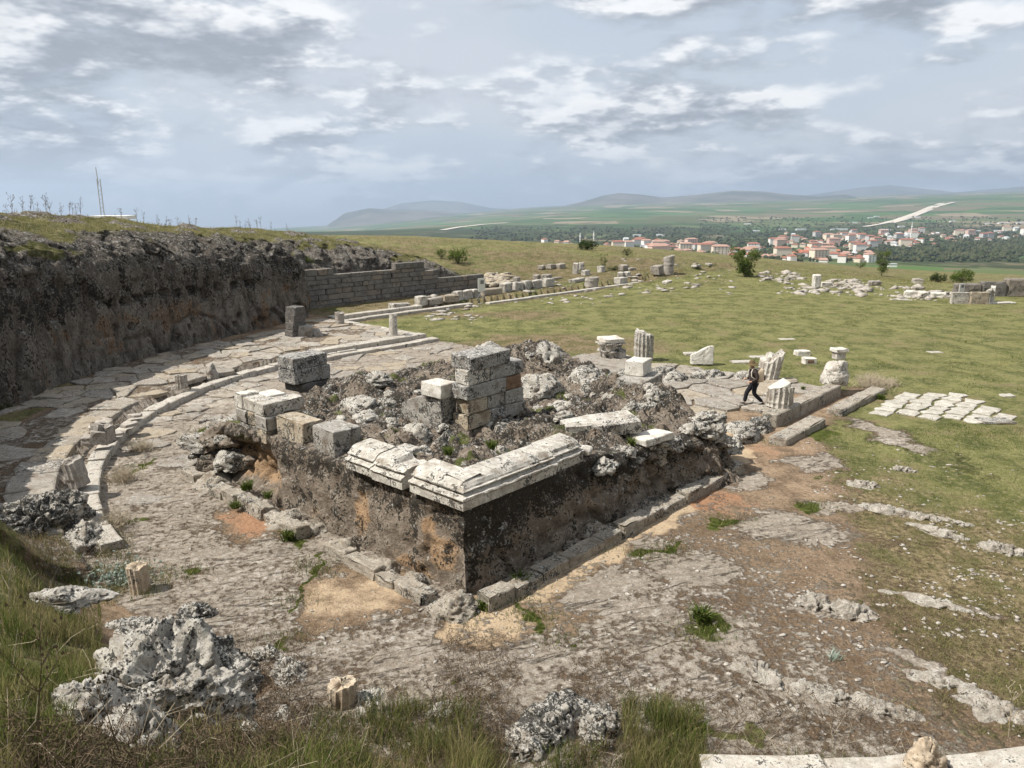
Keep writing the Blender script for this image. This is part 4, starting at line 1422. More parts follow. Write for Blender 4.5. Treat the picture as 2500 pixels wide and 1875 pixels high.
for i, (r, l, z, a, lab) in enumerate(((3.0, 5.0, 1.75, (.65, .6, .5), 'speckled boulder under the upright slab'), (3.1, 3.9, 1.65, (.55, .5, .55), 'black lichened boulder at the foot of the pier'),
                                       (3.1, 2.6, 1.55, (.6, .55, .62), 'round pitted boulder standing in the grassy hollow'), (5.0, 3.1, 1.65, (.9, .5, .6), 'dark jagged boulder right under the pier'),
                                       (6.6, 3.3, 1.7, (.6, .5, .45), 'low black boulder past the end of the pier'), (5.2, 10.3, 1.95, (1.15, .6, .62), 'black-faced boulder behind the rubble field'),
                                       (7.2, 6.0, 1.9, (.8, .6, .62), 'pale jagged boulder behind the pier'), (3.6, 8.6, 1.85, (.8, .7, .42), 'low grey boulder amid the rubble field'),
                                       (10.2, 9.3, 2.0, (1.2, .9, 1.05), 'tall crusted boulder at the back of the podium'), (12.2, 8.2, 1.9, (1.25, .95, 1.15), 'tall ridged boulder at the back of the podium, nearer the capital'),
                                       (9.6, 6.1, 1.7, (1.1, .8, .75), 'rounded grey boulder in the middle of the podium'), (11.4, 5.3, 1.75, (1.3, .9, .85), 'wide crusted boulder behind the two stacked blocks'),
                                       (8.0, 3.8, 1.8, (.55, .45, .36), 'small grey boulder beside the wedge-shaped slab'))):
    put_lump('boulder', a, P(r, l, z), 40 + i, attr=(0, 0, .25 if 'black' in lab or 'dark' in lab else 0), rz=i * 1.3, label=lab, cat='boulder', group='boulders on the podium')
# loose marble on the right half
st = empty('block_stack', P(10.9, 2.75, 2.28), POD_A + .12, label='small white block resting on a grey block on the mound', cat='block stack')
put_block('block', (1.55, 1.0, .46), (0, 0, -.05), 0, M_GREYA, 330, st, tilt=(.03, -.04))
put_block('block', (.82, .66, .50), (.22, .16, .42), .12, M_WHITE, 331, st)
put_block('wedge_slab', (2.15, 1.15, .36), P(6.75, 1.35, 1.95), POD_A - .62, M_MARBLE, 332, tilt=(.03, -.06), cuts=7, shape=lambda v: np.c_[v[:, 0], v[:, 1] * (1 - .35 * np.clip(-v[:, 0], 0, 1)), v[:, 2]],
          label='large wedge-shaped white slab lying on the podium', cat='slab')
put_block('flat_slab', (1.15, .75, .20), P(7.6, .15, 1.72), POD_A - .2, M_WHITE, 333, tilt=(-.05, -.03), label='small flat white slab on rubble at the podium edge', cat='slab')
rub = empty('rubble_prop', P(7.75, -.1, 1.1), POD_A, label='small stacked stones propping the flat slab', cat='stone heap')
for i in range(7):
    put_block('stone', (.34, .28, .14), (.02 * (i % 2), .03 * (i % 3), .09 * i - .06), i * .7, M_PLINTH, 340 + i, rub, cuts=3, chip=.04)

# ------------------------------------------------------------------ plinth course round the podium foot
pl = empty('plinth_course', P(-.75, 5, 0), POD_A, label='low broken plinth course of rough blocks along the sunlit podium foot', cat='plinth')
rgp = np.random.default_rng(5)
x0 = .2
i = 0
while x0 < 11.0:
    wd = rgp.uniform(.6, 1.25)
    gap = 3.4 < x0 < 4.1 or 9.6 < x0 < 10.0
    if not gap:
        hh = rgp.uniform(.16, .32) * (.75 if x0 < 3.5 else 1.1)
        put_block('block', (.42 + rgp.uniform(-.06, .08), wd - .03, hh + .12), (rgp.uniform(-.06, .06), x0 + wd / 2 - 5, -.10), rgp.uniform(-.05, .05), M_PLINTH, 400 + i, pl, tilt=(rgp.uniform(-.05, .05), rgp.uniform(-.09, .09)), jit=.035, chip=.10)
    x0 += wd
    i += 1
pl2 = empty('plinth_course', P(4, -.78, 0), POD_A, label='low plinth course of rough blocks along the shaded podium foot', cat='plinth')
x0 = -.25
while x0 < 10.6:
    wd = rgp.uniform(.7, 1.5)
    if not (3.55 < x0 + wd / 2 < 3.9):
        put_block('block', (wd - .03, .40 + rgp.uniform(-.05, .06), rgp.uniform(.34, .46)), (x0 + wd / 2 - 4, rgp.uniform(-.04, .04), -.10), rgp.uniform(-.03, .03), M_PLINTH, 430 + i, pl2, tilt=(rgp.uniform(-.05, .05), rgp.uniform(-.04, .04)), jit=.03, chip=.09)
    x0 += wd
    i += 1
put_lump('boulder', (.55, .5, .42), P(-.55, -.35, -.02), 61, M_PLINTH, attr=(.2, 0, .1), label='crumbling stub of rock at the near foot of the podium corner', cat='boulder')
NTH = ('first', 'second', 'third', 'fourth', 'fifth', 'sixth', 'seventh', 'eighth', 'ninth')
for i, (r, l, s_) in enumerate(((-.42, 1.2, .3), (-.45, 2.2, .34), (-.5, 3.8, .42), (-.4, 5.4, .38), (-.5, 6.3, .5), (-.5, 7.4, .36), (-.45, 8.6, .45), (-.35, 10.4, .6))):
    put_lump('rubble_stone', (s_ * 1.2, s_, s_ * .7), P(r, l, .02), 80 + i, M_PLINTH, nu=30, nv=18, rz=i, label=NTH[i] + ' rough stone from the podium corner along the foot of the sunlit face', cat='stone', group='stones along the sunlit podium foot')
for i in range(9):
    s_ = .22 + .12 * (i % 3)
    put_lump('rubble_stone', (s_ * 1.3, s_, s_ * .7), P(2.6 + i * .85, -.36 - .05 * (i % 2), .02), 95 + i, M_PLINTH, nu=30, nv=18, rz=i * 2, attr=(0, 0, .2), label=NTH[i] + ' rough stone from the podium corner along the foot of the shaded face', cat='stone', group='stones along the shaded podium foot')
put_block('leaning_slab', (.5, .16, .55), pix(530, 1160, .0), .5, M_DARKA, 351, tilt=(.5, .2), label='dark slab leaning against the far left foot of the podium', cat='slab')
put_lump('boulder', (.75, .8, .95), P(.35, 11.35, .2), 63, M_CORE, attr=(.25, .1, .2), label='tall eroded rock stump at the far left podium corner', cat='boulder')

# loose pieces of the core: along its broken right edge, at its eroded left end, and over its top
rgc = np.random.default_rng(91)
pieces = [mesh('rock_piece', *lump(1, .8, .62, 600 + i, 34, 20, rough=.5), M_CORE if i % 4 == 0 else M_BOULD) for i in range(8)]


def piece(r, l, z, s_, k, dark_=0):
    q = P(float(draw_in(r, l)), l, z)
    link('rock_piece', pieces[k % 8], core, q, (rgc.uniform(-.3, .3), rgc.uniform(-.3, .3), rgc.uniform(0, 6.28)), (s_ * rgc.uniform(.8, 1.3), s_, s_ * rgc.uniform(.7, 1.1)))


for i in range(34):
    r = 4.7 + 8.2 * (i + rgc.random()) / 34
    piece(r, rgc.uniform(-.12, .5) - .5 * float(sstep(r, 8.5, 12.5)), 1.5 - .35 * float(sstep(r, 10.5, 13)) + rgc.uniform(-.25, .25), rgc.uniform(.16, .42), i)
for i in range(22):
    piece(rgc.uniform(-.15, 1.4), rgc.uniform(9.6, 12.3), rgc.uniform(.5, 1.35), rgc.uniform(.25, .6), i)
for i in range(26):
    r = rgc.uniform(11.6, 14.0)
    piece(r, rgc.uniform(-.4, 4.5), float(np.interp(r, [11.5, 12.8, 14.3], [1.9, 1.3, .3])), rgc.uniform(.25, .6), i)
for i in range(90):
    r, l = rgc.uniform(.9, 12.8), rgc.uniform(.9, 11.6)
    z = float(core_top(np.array([r, r + .01]), np.array([l, l]))[0])
    piece(r, l, z - .03, rgc.uniform(.10, .30) + .15 * (rgc.random() < .2), i)
# ------------------------------------------------------------------ portico: kerb, steps, floor
def on_ground(px, py, dmin=5.0, dmax=400.0):
    """where the line of sight through a surveyed pixel meets the terrain"""
    dx, du = (px - 1250) / FPX, (937.5 - py) / FPX
    d = np.array([dx, math.cos(PITCH) + du * math.sin(PITCH), -math.sin(PITCH) + du * math.cos(PITCH)])
    t = np.linspace(dmin, dmax, 3000)
    q = t[:, None] * d + np.array([0, 0, CAM_H])
    below = q[:, 2] < gfast(q[:, 0], q[:, 1])
    k = int(np.argmax(below)) if below.any() else len(t) - 1
    return Vector((q[k, 0], q[k, 1], gh(q[k, 0], q[k, 1])))


def arc(rho, psi):
    a = R_(psi)
    return CR_ - rho * math.cos(a), CL_ + rho * math.sin(a)


rgk = np.random.default_rng(21)
kb = empty('stylobate_kerb', P(*arc(18.5, 40)), 0, label='long curved kerb of pale slabs in front of the rock-cut portico', cat='kerb')


def world_child(name, v, f, mat, par, center, rz=0.0, **kw):
    """mesh given round its own centre, placed in the world under an unrotated or rotated parent"""
    q = Vector(center) - par.location
    q.rotate(Matrix.Rotation(-par.rotation_euler.z, 3, 'Z'))
    return obj(name, v, f, mat, par, loc=q, rot=(0, 0, rz - par.rotation_euler.z), **kw)


psi = 6.0
i = 0
while psi < 91:
    dp = rgk.uniform(2.4, 4.4)
    a0, a1 = psi + .05, psi + dp - .05
    w_in, w_out = 18.25 + rgk.uniform(-.04, .04), 18.74 + rgk.uniform(-.05, .06)
    pts = [arc(w_in, a) for a in np.linspace(a0, a1, 4)] + [arc(w_out, a) for a in np.linspace(a1, a0, 4)]
    pts = np.array([list(P(*q))[:2] for q in pts])
    c = pts.mean(0)
    v, f = poly_slab(pts - c, .36 + rgk.uniform(-.03, .03), 500 + i, .012, .03)
    world_child('slab', v, f, M_KERB, kb, (c[0], c[1], -.08))
    psi += dp
    i += 1
# lower-left row of big slabs along the gutter
kr = empty('gutter_slab_row', P(*arc(19.8, 20)), 0, label='row of big worn slabs beyond the gutter behind the curved kerb', cat='slab row')
psi = 9.0
while psi < 46:
    dp = rgk.uniform(2.2, 4.4)
    a0, a1 = psi + .05, psi + dp - .05
    w_in, w_out = 19.38 + rgk.uniform(-.05, .05), 20.5 + rgk.uniform(-.15, .25)
    pts = [arc(w_in, a) for a in np.linspace(a0, a1, 4)] + [arc(w_out + rgk.uniform(-.1, .1), a) for a in np.linspace(a1, a0, 3)]
    pts = np.array([list(P(*q))[:2] for q in pts])
    c = pts.mean(0)
    v, f = poly_slab(pts - c, .50 + rgk.uniform(-.02, .02), 560 + i, .012, .03)
    world_child('slab', v, f, M_SLAB, kr, (c[0], c[1], -.05))
    psi += dp
    i += 1
# near side: the same row, seen from above at the bottom of the view
kn = empty('gutter_slab_row', P(*arc(20.0, -40)), 0, label='grey kerb slabs across the bottom right corner, under a round stump', cat='slab row')
psi = -62.0
while psi < -44:
    dp = rgk.uniform(3.0, 5.5)
    a0, a1 = psi + .06, psi + dp - .06
    bend = .014 * (-40 - psi)
    w_in, w_out = 19.74 + bend + rgk.uniform(-.04, .04), 20.55 + bend + rgk.uniform(-.05, .1)
    pts = [arc(w_in, a) for a in np.linspace(a0, a1, 5)] + [arc(w_out, a) for a in np.linspace(a1, a0, 4)]
    pts = np.array([list(P(*q))[:2] for q in pts])
    c = pts.mean(0)
    v, f = poly_slab(pts - c, .34 + rgk.uniform(-.03, .03), 600 + i, .014, .03)
    world_child('slab', v, f, M_KERB, kn, (c[0], c[1], -.04))
    psi += dp
    i += 1


def block_run(par, r0, r1, l0, l1, z0, z1, along, lo, hi, mat, seed, jz=.02, skip=0.0, **kw):
    rg = np.random.default_rng(seed)
    x = r0 if along == 'r' else l0
    end = r1 if along == 'r' else l1
    k = 0
    while x < end - .1:
        wd = min(rg.uniform(lo, hi), end - x)
        if rg.random() >= skip:
            h = z1 - z0 + rg.uniform(-jz, jz)
            if along == 'r':
                c, sz = P(x + wd / 2, (l0 + l1) / 2 + rg.uniform(-.02, .02), z0), (wd - .02, l1 - l0, h)
            else:
                c, sz = P((r0 + r1) / 2 + rg.uniform(-.02, .02), x + wd / 2, z0), (r1 - r0, wd - .02, h)
            v, f = block(*sz, seed=seed * 10 + k, cuts=kw.get('cuts', 3), bev=kw.get('bev', .03), jit=.012, chip=.06)
            world_child(kw.get('name', 'block'), v, f, mat, par, c, POD_A)
        x += wd
        k += 1


sp = empty('portico_steps', P(17, 24.4, 0), POD_A, label='two long stone steps in front of the standing column stub', cat='steps')
block_run(sp, 11.5, 20.9, 23.75, 24.45, -.1, .20, 'r', 1.2, 2.4, M_KERB, 61)
block_run(sp, 12.5, 20.5, 24.46, 25.25, -.1, .46, 'r', 1.2, 2.6, M_KERB, 62)
sp2 = empty('portico_step', P(20.4, 29, 0), POD_A, label='low step turning back from the column stub towards the long wing', cat='steps')
block_run(sp2, 20.0, 20.6, 25.3, 34.0, -.1, .40, 'l', 1.1, 2.2, M_KERB, 63)
ws = empty('wing_steps', P(30, 34.5, 0), POD_A, label='two long dark-fronted steps along the wing behind the info board', cat='steps')
block_run(ws, 20.6, 34.0, 34.0, 34.6, -.1, .22, 'r', 1.3, 2.6, M_KERB, 64)
block_run(ws, 20.6, 29.0, 34.62, 35.3, -.1, .48, 'r', 1.3, 2.6, M_KERB, 65)
wl = empty('wing_kerb', P(50, 34.2, 0), POD_A, label='thin white kerb line crossing the far grass', cat='kerb')
block_run(wl, 35.5, 74.0, 33.6, 34.1, -.12, .16, 'r', 1.5, 3.2, M_FLAG, 66, skip=.16)
wl2 = empty('wing_kerb', P(56, 36, 0), POD_A, label='second broken kerb line behind the thin white kerb', cat='kerb')
block_run(wl2, 46.0, 76.0, 36.2, 36.7, -.12, .18, 'r', 1.2, 2.6, M_FLAG, 67, skip=.45)

# ------------------------------------------------------------------ irregular paving
def voronoi_cells(pts, keep, kn=16):
    """clip each point's cell by the bisectors of its neighbours"""
    pts = np.asarray(pts, float)
    out = []
    for i in np.nonzero(keep)[0]:
        p = pts[i]
        d = np.hypot(*(pts - p).T)
        nb = np.argsort(d)[1:kn]
        poly = [p + np.array(c) for c in ((-3, -3), (3, -3), (3, 3), (-3, 3))]
        for j in nb:
            m_ = (p + pts[j]) / 2
            n_ = pts[j] - p
            new = []
            for a, b in zip(poly, poly[1:] + poly[:1]):
                da, db = (a - m_) @ n_, (b - m_) @ n_
                if da <= 0:
                    new.append(a)
                if da * db < 0:
                    new.append(a + (b - a) * (da / (da - db)))
            poly = new
            if len(poly) < 3:
                break
        if len(poly) >= 3:
            out.append((i, np.array(poly)))
    return out


def wear(poly, gap, rg, irr=.07):
    """pull the outline in and roughen it"""
    c = poly.mean(0)
    res = []
    n = len(poly)
    for a, b in zip(poly, np.roll(poly, -1, 0)):
        ln_ = np.linalg.norm(b - a)
        m_ = 1 if ln_ < .35 else (2 if ln_ < .9 else 3)
        for k in range(m_):
            res.append(a + (b - a) * (k + .15 * rg.normal() * (k > 0)) / m_)
    res = np.array(res)
    dd = np.linalg.norm(res - c, axis=1)
    f_ = 1 - (gap + irr * np.abs(rg.normal(0, 1, len(res))) * .6) / np.maximum(dd, .15)
    return c + (res - c) * np.clip(f_, .3, 1)[:, None]


def jitter_grid(x0, x1, y0, y1, s, rg, j=.38, sy=None):
    sy = sy or s
    X, Y = np.meshgrid(np.arange(x0, x1, s), np.arange(y0, y1, sy))
    X = X + (np.arange(X.shape[0]) % 2)[:, None] * s / 2
    return np.c_[X.ravel(), Y.ravel()] + rg.uniform(-j, j, (X.size, 2)) * [s, sy]


rgv = np.random.default_rng(8)
cells = []                     # outline in the world, thickness, base height
g_ = jitter_grid(-14, 22, 4, 40, 1.02, rgv, .5)
g_ = g_[rgv.random(len(g_)) < .82]
rho_ = np.hypot(g_[:, 0] - CR_, g_[:, 1] - CL_)
psi_ = np.degrees(np.arctan2(g_[:, 1] - CL_, CR_ - g_[:, 0]))
cl_foot = np.interp(g_[:, 0], CPATH[1:10, 0], CPATH[1:10, 1])
platf = (((g_[:, 0] < CR_) & (rho_ > np.where(psi_ < 45, 20.9, 19.6)) & (rho_ < 24.2 + np.maximum(psi_ - 60, 0) * .07) & (psi_ > 12)) |
         ((g_[:, 0] >= CR_) & (g_[:, 0] < 19.8) & (g_[:, 1] > 25.7) & (g_[:, 1] < cl_foot - .5)))
drop_ = fbm(np.c_[g_, 0 * g_[:, 0]] / 2.3, 3)
platf &= (drop_ < .20)
court = (g_[:, 1] > 12.9) & (rho_ < 18.0) & (g_[:, 0] < 20.5) & (g_[:, 1] < 23.6) & (drop_ < .13) & (g_[:, 0] > -1)
court |= (g_[:, 0] < -1.5) & (rho_ < 17.9) & (g_[:, 1] > 10.5) & (g_[:, 1] <= 12.9) & (drop_ < -.08)
for i, po in voronoi_cells(g_, platf | court):
    wp = np.array([list(P(*q))[:2] for q in wear(po, .022 if platf[i] else .045, rgv, .045 if platf[i] else .11)])
    cells.append((wp, .17 if platf[i] else .10, .16 if platf[i] else -.03))
size = np.array([np.ptp(w_, 0).prod() / np.linalg.norm(w_.mean(0)) ** 2.4 for w_, _, _ in cells])
order = np.argsort(-size)
pf = empty('portico_paving', (0, 0, 0), kind='structure')
big_ = set(order[:290].tolist())
rest_v, rest_f = [], []
for i, (wp, th, zb) in enumerate(cells):
    c = wp.mean(0)
    zz0 = gh(*c) - (.115 if zb > 0 else .055)
    v, f = poly_slab(wp - c, th + rgv.uniform(-.03, .04), 700 + i, .012, .03)
    if i in big_:
        obj('paving_stone', v, f, M_SLAB, pf, loc=(c[0], c[1], zz0), rot=(rgv.normal(0, .012), rgv.normal(0, .012), 0))
    else:
        o0 = len(rest_v)
        rest_v += [(a[0] + c[0], a[1] + c[1], a[2] + zz0) for a in v]
        rest_f += [tuple(k + o0 for k in q) for q in f]
if rest_v:
    obj('far_paving', rest_v, rest_f, M_SLAB, pf, kind='stuff')

# white flagstones on the right
fg = empty('flagstone_paving', pix(2300, 1000, 0), 0, label='patch of white flagstones set in the turf past the stairs', cat='paving')
quad = [pix(2150, 1016), pix(2185, 958), pix(2330, 960), pix(2475, 1018), pix(2400, 1034)]


def inside_poly(p, poly):
    s = 0
    for a, b in zip(poly, poly[1:] + poly[:1]):
        cr = (b.x - a.x) * (p[1] - a.y) - (b.y - a.y) * (p[0] - a.x)
        s += 1 if cr > 0 else -1
    return abs(s) == len(poly)


g2 = jitter_grid(14.5, 23, 28.5, 36, 1.05, rgv, .14, .60)
keep = np.array([inside_poly(p, quad) for p in g2])
for i, po in voronoi_cells(g2, keep):
    wp = wear(po, .06, rgv, .03)
    c = wp.mean(0)
    v, f = poly_slab(wp - c, .12 + rgv.uniform(-.02, .02), 1300 + i, .008, .03)
    q = Vector((c[0], c[1], gh(*c) - .05)) - fg.location
    obj('flagstone', v, f, M_FLAG, fg, loc=q)
c = pix(2430, 1030)
put_block('flat_slab', (1.25, .75, .08), (c.x, c.y, gh(c.x, c.y) + .01), .0, M_GREYA, 360, label='smooth grey rectangular slab at the end of the flagstones', cat='slab')

# ------------------------------------------------------------------ stair platform
sb = empty('stair_platform', P(18.5, 6, 0), POD_A, label='worn stone platform of the temple stairs, paved with big slabs', cat='platform')
block_run(sb, 16.9, 23.5, .42, 1.05, -.12, .53, 'r', 1.8, 3.4, M_PLINTH, 71, cuts=5, bev=.05, name='edge_block')
g3 = jitter_grid(12.5, 24.5, 0, 12, 1.5, rgv, .36)
keep = (g3[:, 0] > 13.5) & (g3[:, 0] < 23.0) & (g3[:, 1] > 1.2) & (g3[:, 1] < 11.2) & ~((g3[:, 0] < 15.8) & (g3[:, 1] < 2.0))
for i, po in voronoi_cells(g3, keep):
    wp = wear(po, .035, rgv, .05)
    wp = np.array([list(P(*q))[:2] for q in wp])
    c = wp.mean(0)
    v, f = poly_slab(wp - c, .17 + rgv.uniform(-.035, .035), 1500 + i, .012, .035)
    world_child('slab', v, f, M_SLAB, sb, (c[0], c[1], gh(*c) - .06))
lowst = empty('lower_step', P(19.5, -.45, 0), POD_A, label='broken lower step of the stairs, lying along the shaded side', cat='steps')
block_run(lowst, 14.9, 18.5, -.82, -.15, -.15, .30, 'r', 1.6, 2.0, M_PLINTH, 72, cuts=5, bev=.05)
block_run(lowst, 20.2, 25.4, -.85, -.2, -.15, .28, 'r', 1.3, 2.6, M_PLINTH, 73, cuts=5, bev=.05)
for i, (r, l, a, lab) in enumerate(((14.8, .95, (1.0, .65, .55), 'low crusted rock ledge between podium ramp and stairs'), (16.2, .75, (.6, .4, .5), 'rough broken end of the stair platform edge'),
                                    (18.0, 8.3, (.75, .6, .8), 'dark round boulder at the start of the rock ridge'), (19.0, 8.6, (1.0, .6, .85), 'long flat boulder in the ridge near the fluted column'), (20.6, 7.6, (1.1, .65, .85), 'wide boulder in the middle of the rock ridge'),
                                    (19.9, 6.6, (.9, .6, .8), 'low rusty-shadowed boulder in the rock ridge'), (21.3, 5.7, (1.1, .65, .85), 'rounded boulder in the ridge behind the walker'), (22.1, 4.4, (.7, .55, .85), 'knobbly boulder at the end of the ridge beside the broken column'))):
    put_lump('boulder', a, P(r, l, .12), 110 + i, attr=(.12, 0, .12), rz=POD_A - .35, label=lab, cat='boulder', group='boulders about the stairs', flat_top=.72)
put_lump('stone', (.30, .28, .26), P(18.2, 6.6, .5), 121, M_STONES, nu=24, nv=14, label='small pale round stone in front of the rock ridge', cat='stone')

# ------------------------------------------------------------------ columns and carved pieces
def stub(px, py, z, rad, h, mat, seed, label, tilt=(0, 0), rz=0.0, nfl=14, **kw):
    c = on_ground(px, py) if z < .31 else pix(px, py, z)
    z = c.z
    v, f = fluted(rad, h, seed, nfl, **kw)
    return obj('column_stub', v, f, mat, loc=(c.x, c.y, z - .04), rot=(tilt[0], tilt[1], rz), label=label, cat='column stub', group='column stubs of the portico')


stub(345, 1445, .30, .22, .66, M_DRUM, 1, 'tan fluted column stub among weeds at the end of the kerb', (.02, -.05), top=.05)
stub(195, 1182, .45, .29, .80, M_GREYD, 2, 'leaning grey fluted column stub beside the gutter', (.0, -.20), top=.15)
stub(444, 945, .43, .26, .58, M_GREYD, 4, 'short grey column stub by the edge of the cliff shadow', (.0, .0), top=.1)
stub(744, 853, .44, .24, .22, M_DRUM, 6, 'very low yellowish column stub above the steps', top=.05)
stub(960, 818, .48, .27, 1.28, M_MARBLE, 7, 'slim pale column stub standing at the end of the steps', (.0, .03), top=.1, taper=.12, fl=False)
stub(830, 789, .46, .31, .75, M_GREYD, 8, 'round grey column stub near the masonry wall', top=.08, fl=False)
stub(835, 1722, .30, .25, .44, M_DRUM, 10, 'cut golden column drum with a cracked pale top, beside tall grass', (.02, .05), top=.12)
c = pix(2258, 1868, .30)
v, f = lump(.27, .26, .46, 131, 50, 36, rough=.30)
obj('column_stub', v, f, M_DRUM, loc=(c.x, c.y, .30), label='rounded orange and white stump standing on the near kerb', cat='column stub', group='column stubs of the portico')
c = pix(240, 1085, .44)
cl3 = empty('broken_column_base', c, .3, label='broken heap of a grey column base beside the gutter', cat='column base')
for i, (x, y, z, s_) in enumerate(((0, 0, 0, (.5, .42, .48)), (.28, .12, 0, (.34, .36, .62)), (-.32, .05, 0, (.3, .36, .32)), (.02, .05, .46, (.34, .3, .26)))):
    put_block('piece', s_, (x, y, z), i * .8, M_GREYD, 370 + i, cl3, tilt=(.06 * i, .1 - .08 * i), jit=.04, chip=.12)
c = pix(516, 915, .42)
put_lump('broken_column_base', (.30, .28, .52), c, 133, M_GREYD, nu=30, nv=18, label='knobbly grey column base on the far kerb', cat='column base')
c = pix(250, 1052, .36)
for i, (u, v_, lab) in enumerate(((255, 1032, 'round pale disc stone lying above the broken column base'), (235, 1048, 'flat pale stone lying beside the broken column base'), (285, 1060, 'small white stone lying next to the broken column base'), (330, 1018, 'pale stone lying in the grass strip below the cliff shadow'), (318, 1040, 'white stone chip lying near the kerb gutter'))):
    q = pix(u, v_, .43)
    rg = np.random.default_rng(30 + i)
    v, f = poly_slab(rough_outline(.28, .24, 9, rg), .12, 40 + i, .01, .03)
    obj('stone', v, f, M_STONES, loc=q, rot=(.1, .05, i), label=lab, cat='stone')

# pieces about the stairs
q = P(18.2, .95, .53)
dr = empty('fluted_drum', q, 0, label='fluted drum of pale marble with a broken slab resting in its slanted top', cat='column drum')
v, f = fluted(.52, .66, 21, 16, top=.42, top_noise=.06, depth=.16)
obj('drum', v, f, M_MARBLE, dr, rot=(0, .03, 0))
put_block('broken_slab', (.78, .45, .24), (.0, .05, .66), .35, M_WHITE, 380, dr, tilt=(.25, -.42))
v, f = fluted(.54, 1.42, 22, 16, top=.22, top_noise=.10, depth=.14, taper=.05)
q = P(24.3, 11.2, .3)
obj('fluted_column', v, f, M_MARBLE, loc=(q.x, q.y, .1), rot=(.0, .0, .5), label='tall fluted marble column piece with a broken rounded top', cat='column')
q = P(23.0, 3.65, .5)
v, f = fluted(.52, 1.15, 23, 16, top=.55, top_noise=.18, depth=.13)
obj('fluted_column', v, f, M_MARBLE, loc=(q.x, q.y, .3), rot=(.12, -.1, 2.2), label='broken slanting fluted column piece just behind the walker', cat='column')
q = P(25.4, 8.3, .2)
put_block('broken_slab', (1.15, .42, .98), (q.x, q.y, .05), -.05, M_WHITE, 381, tilt=(-.12, .0), cuts=7, shape=lambda v: np.c_[v[:, 0], v[:, 1], np.where(v[:, 2] > .3, v[:, 2] * (1 - .55 * np.clip(.35 - v[:, 0], 0, 1)), v[:, 2])],
          label='upright white slab broken into a pointed shape, between two columns', cat='slab')
# Corinthian capital
q = P(22.2, 11.9, .3)
cap = empty('carved_capital', (q.x, q.y, .42), .2, label='carved leafy capital with a flat white top beyond the podium', cat='capital')
put_block('base_slab', (2.3, 1.3, .26), (.35, .1, -.38), .25, M_SLAB, 382, cap)
prof = [(.46, 0), (.50, .08), (.50, .3), (.54, .55), (.60, .8), (.62, .86)]
na = 40
v = [(math.cos(a) * r, math.sin(a) * r, z) for r, z in prof for a in np.linspace(0, 2 * np.pi, na, endpoint=False)]
v += [(0, 0, .86)]
f = [(k * na + i, k * na + (i + 1) % na, (k + 1) * na + (i + 1) % na, (k + 1) * na + i) for k in range(len(prof) - 1) for i in range(na)] + [((len(prof) - 1) * na + i, (len(prof) - 1) * na + (i + 1) % na, len(v) - 1) for i in range(na)]
v = np.array(v)
v = v + .02 * np.c_[pnoise(v * 6), pnoise(v * 6 + 9), pnoise(v * 6 + 19)]
obj('bell', v, f, M_MARBLE, cap)
for row in range(2):
    for i in range(8):
        a = (i + .5 * row) * math.pi / 4
        lv, lf = [], []
        for k in range(7):
            t = k / 6
            out = .51 + .05 * t + (.18 * max(0, t - .6) / .4) + .06 * row
            zl = (.05 + .38 * row) + .42 * t - .10 * max(0, t - .78) / .22
            hw_ = .15 * math.sin(math.pi * (.15 + .8 * (1 - t) ** .8)) + .02
            for s_ in (-1, -.4, 0, .4, 1):
                lv.append((out - .03 * abs(s_), hw_ * s_, zl))
        lf = [(k * 5 + j, k * 5 + j + 1, k * 5 + j + 6, k * 5 + j + 5) for k in range(6) for j in range(4)]
        lo = obj('acanthus_leaf', lv, lf, M_MARBLE, cap, rot=(0, 0, a))
        sm = lo.modifiers.new('thickness', 'SOLIDIFY')
        sm.thickness = .05
put_block('abacus', (1.08, 1.08, .20), (0, 0, .85), .1, M_WHITE, 383, cap, chip=.1)
put_block('broken_corner', (.42, .36, .5), (.45, -.35, -.02), .3, M_MARBLE, 384, cap, chip=.12, jit=.03)
# lump with a small capital on top
q = P(23.85, .85, .5)
lp = empty('carved_lump', (q.x, q.y, .45), 0, label='rough carved lump with a small flat block on top at the platform end', cat='carved stone')
v, f = lump(.62, .52, .72, 141, 44, 28, rough=.25)
obj('lump', v + [0, 0, .45], f, M_MARBLE, lp)
put_block('cap_block', (.62, .5, .16), (.08, .05, 1.46), .2, M_WHITE, 385, lp)
put_block('cap_neck', (.46, .36, .36), (.08, .05, 1.12), .2, M_MARBLE, 386, lp)
for (u, v_, s_, lab, dark_) in ((1958, 868, (.75, .55, .30), 'small white block lying in the turf behind the other white block', 0), (1974, 888, (.62, .5, .34), 'small white block with a hollowed face in the turf', 1), (1920, 829, (.95, .5, .06), 'thin white slab lying flat in the turf', 0),
                        (2282, 860, (.75, .5, .06), 'thin pale slab lying flat far out in the turf', 0), (2458, 968, (.55, .4, .10), 'small pale stone lying past the flagstones', 0), (1850, 872, (.9, .5, .08), 'grey flat slab lying behind the rock ridge', 0),
                        (1812, 886, (1.2, .6, .10), 'long grey slab lying flat behind the rock ridge', 0), (1700, 866, (1.4, .6, .14), 'long flat slab behind the pointed white slab', 0), (1440, 872, (.8, .55, .12), 'pale paving slab lying beside the carved capital', 0)):
    q = on_ground(u, v_)
    b_ = put_block('stone_block', s_, (q.x, q.y, q.z - .03), .1, M_WHITE if s_[2] > .2 else M_FLAG, 390 + int(u), label=lab, cat='block')
    if dark_:
        put_block('hollow', (.36, .05, .18), (.0, -.245, .08), 0, M_RUST, 391, b_, cuts=3, bev=.01, chip=0)  # no recess: a thin dark plate on the face stands in for one

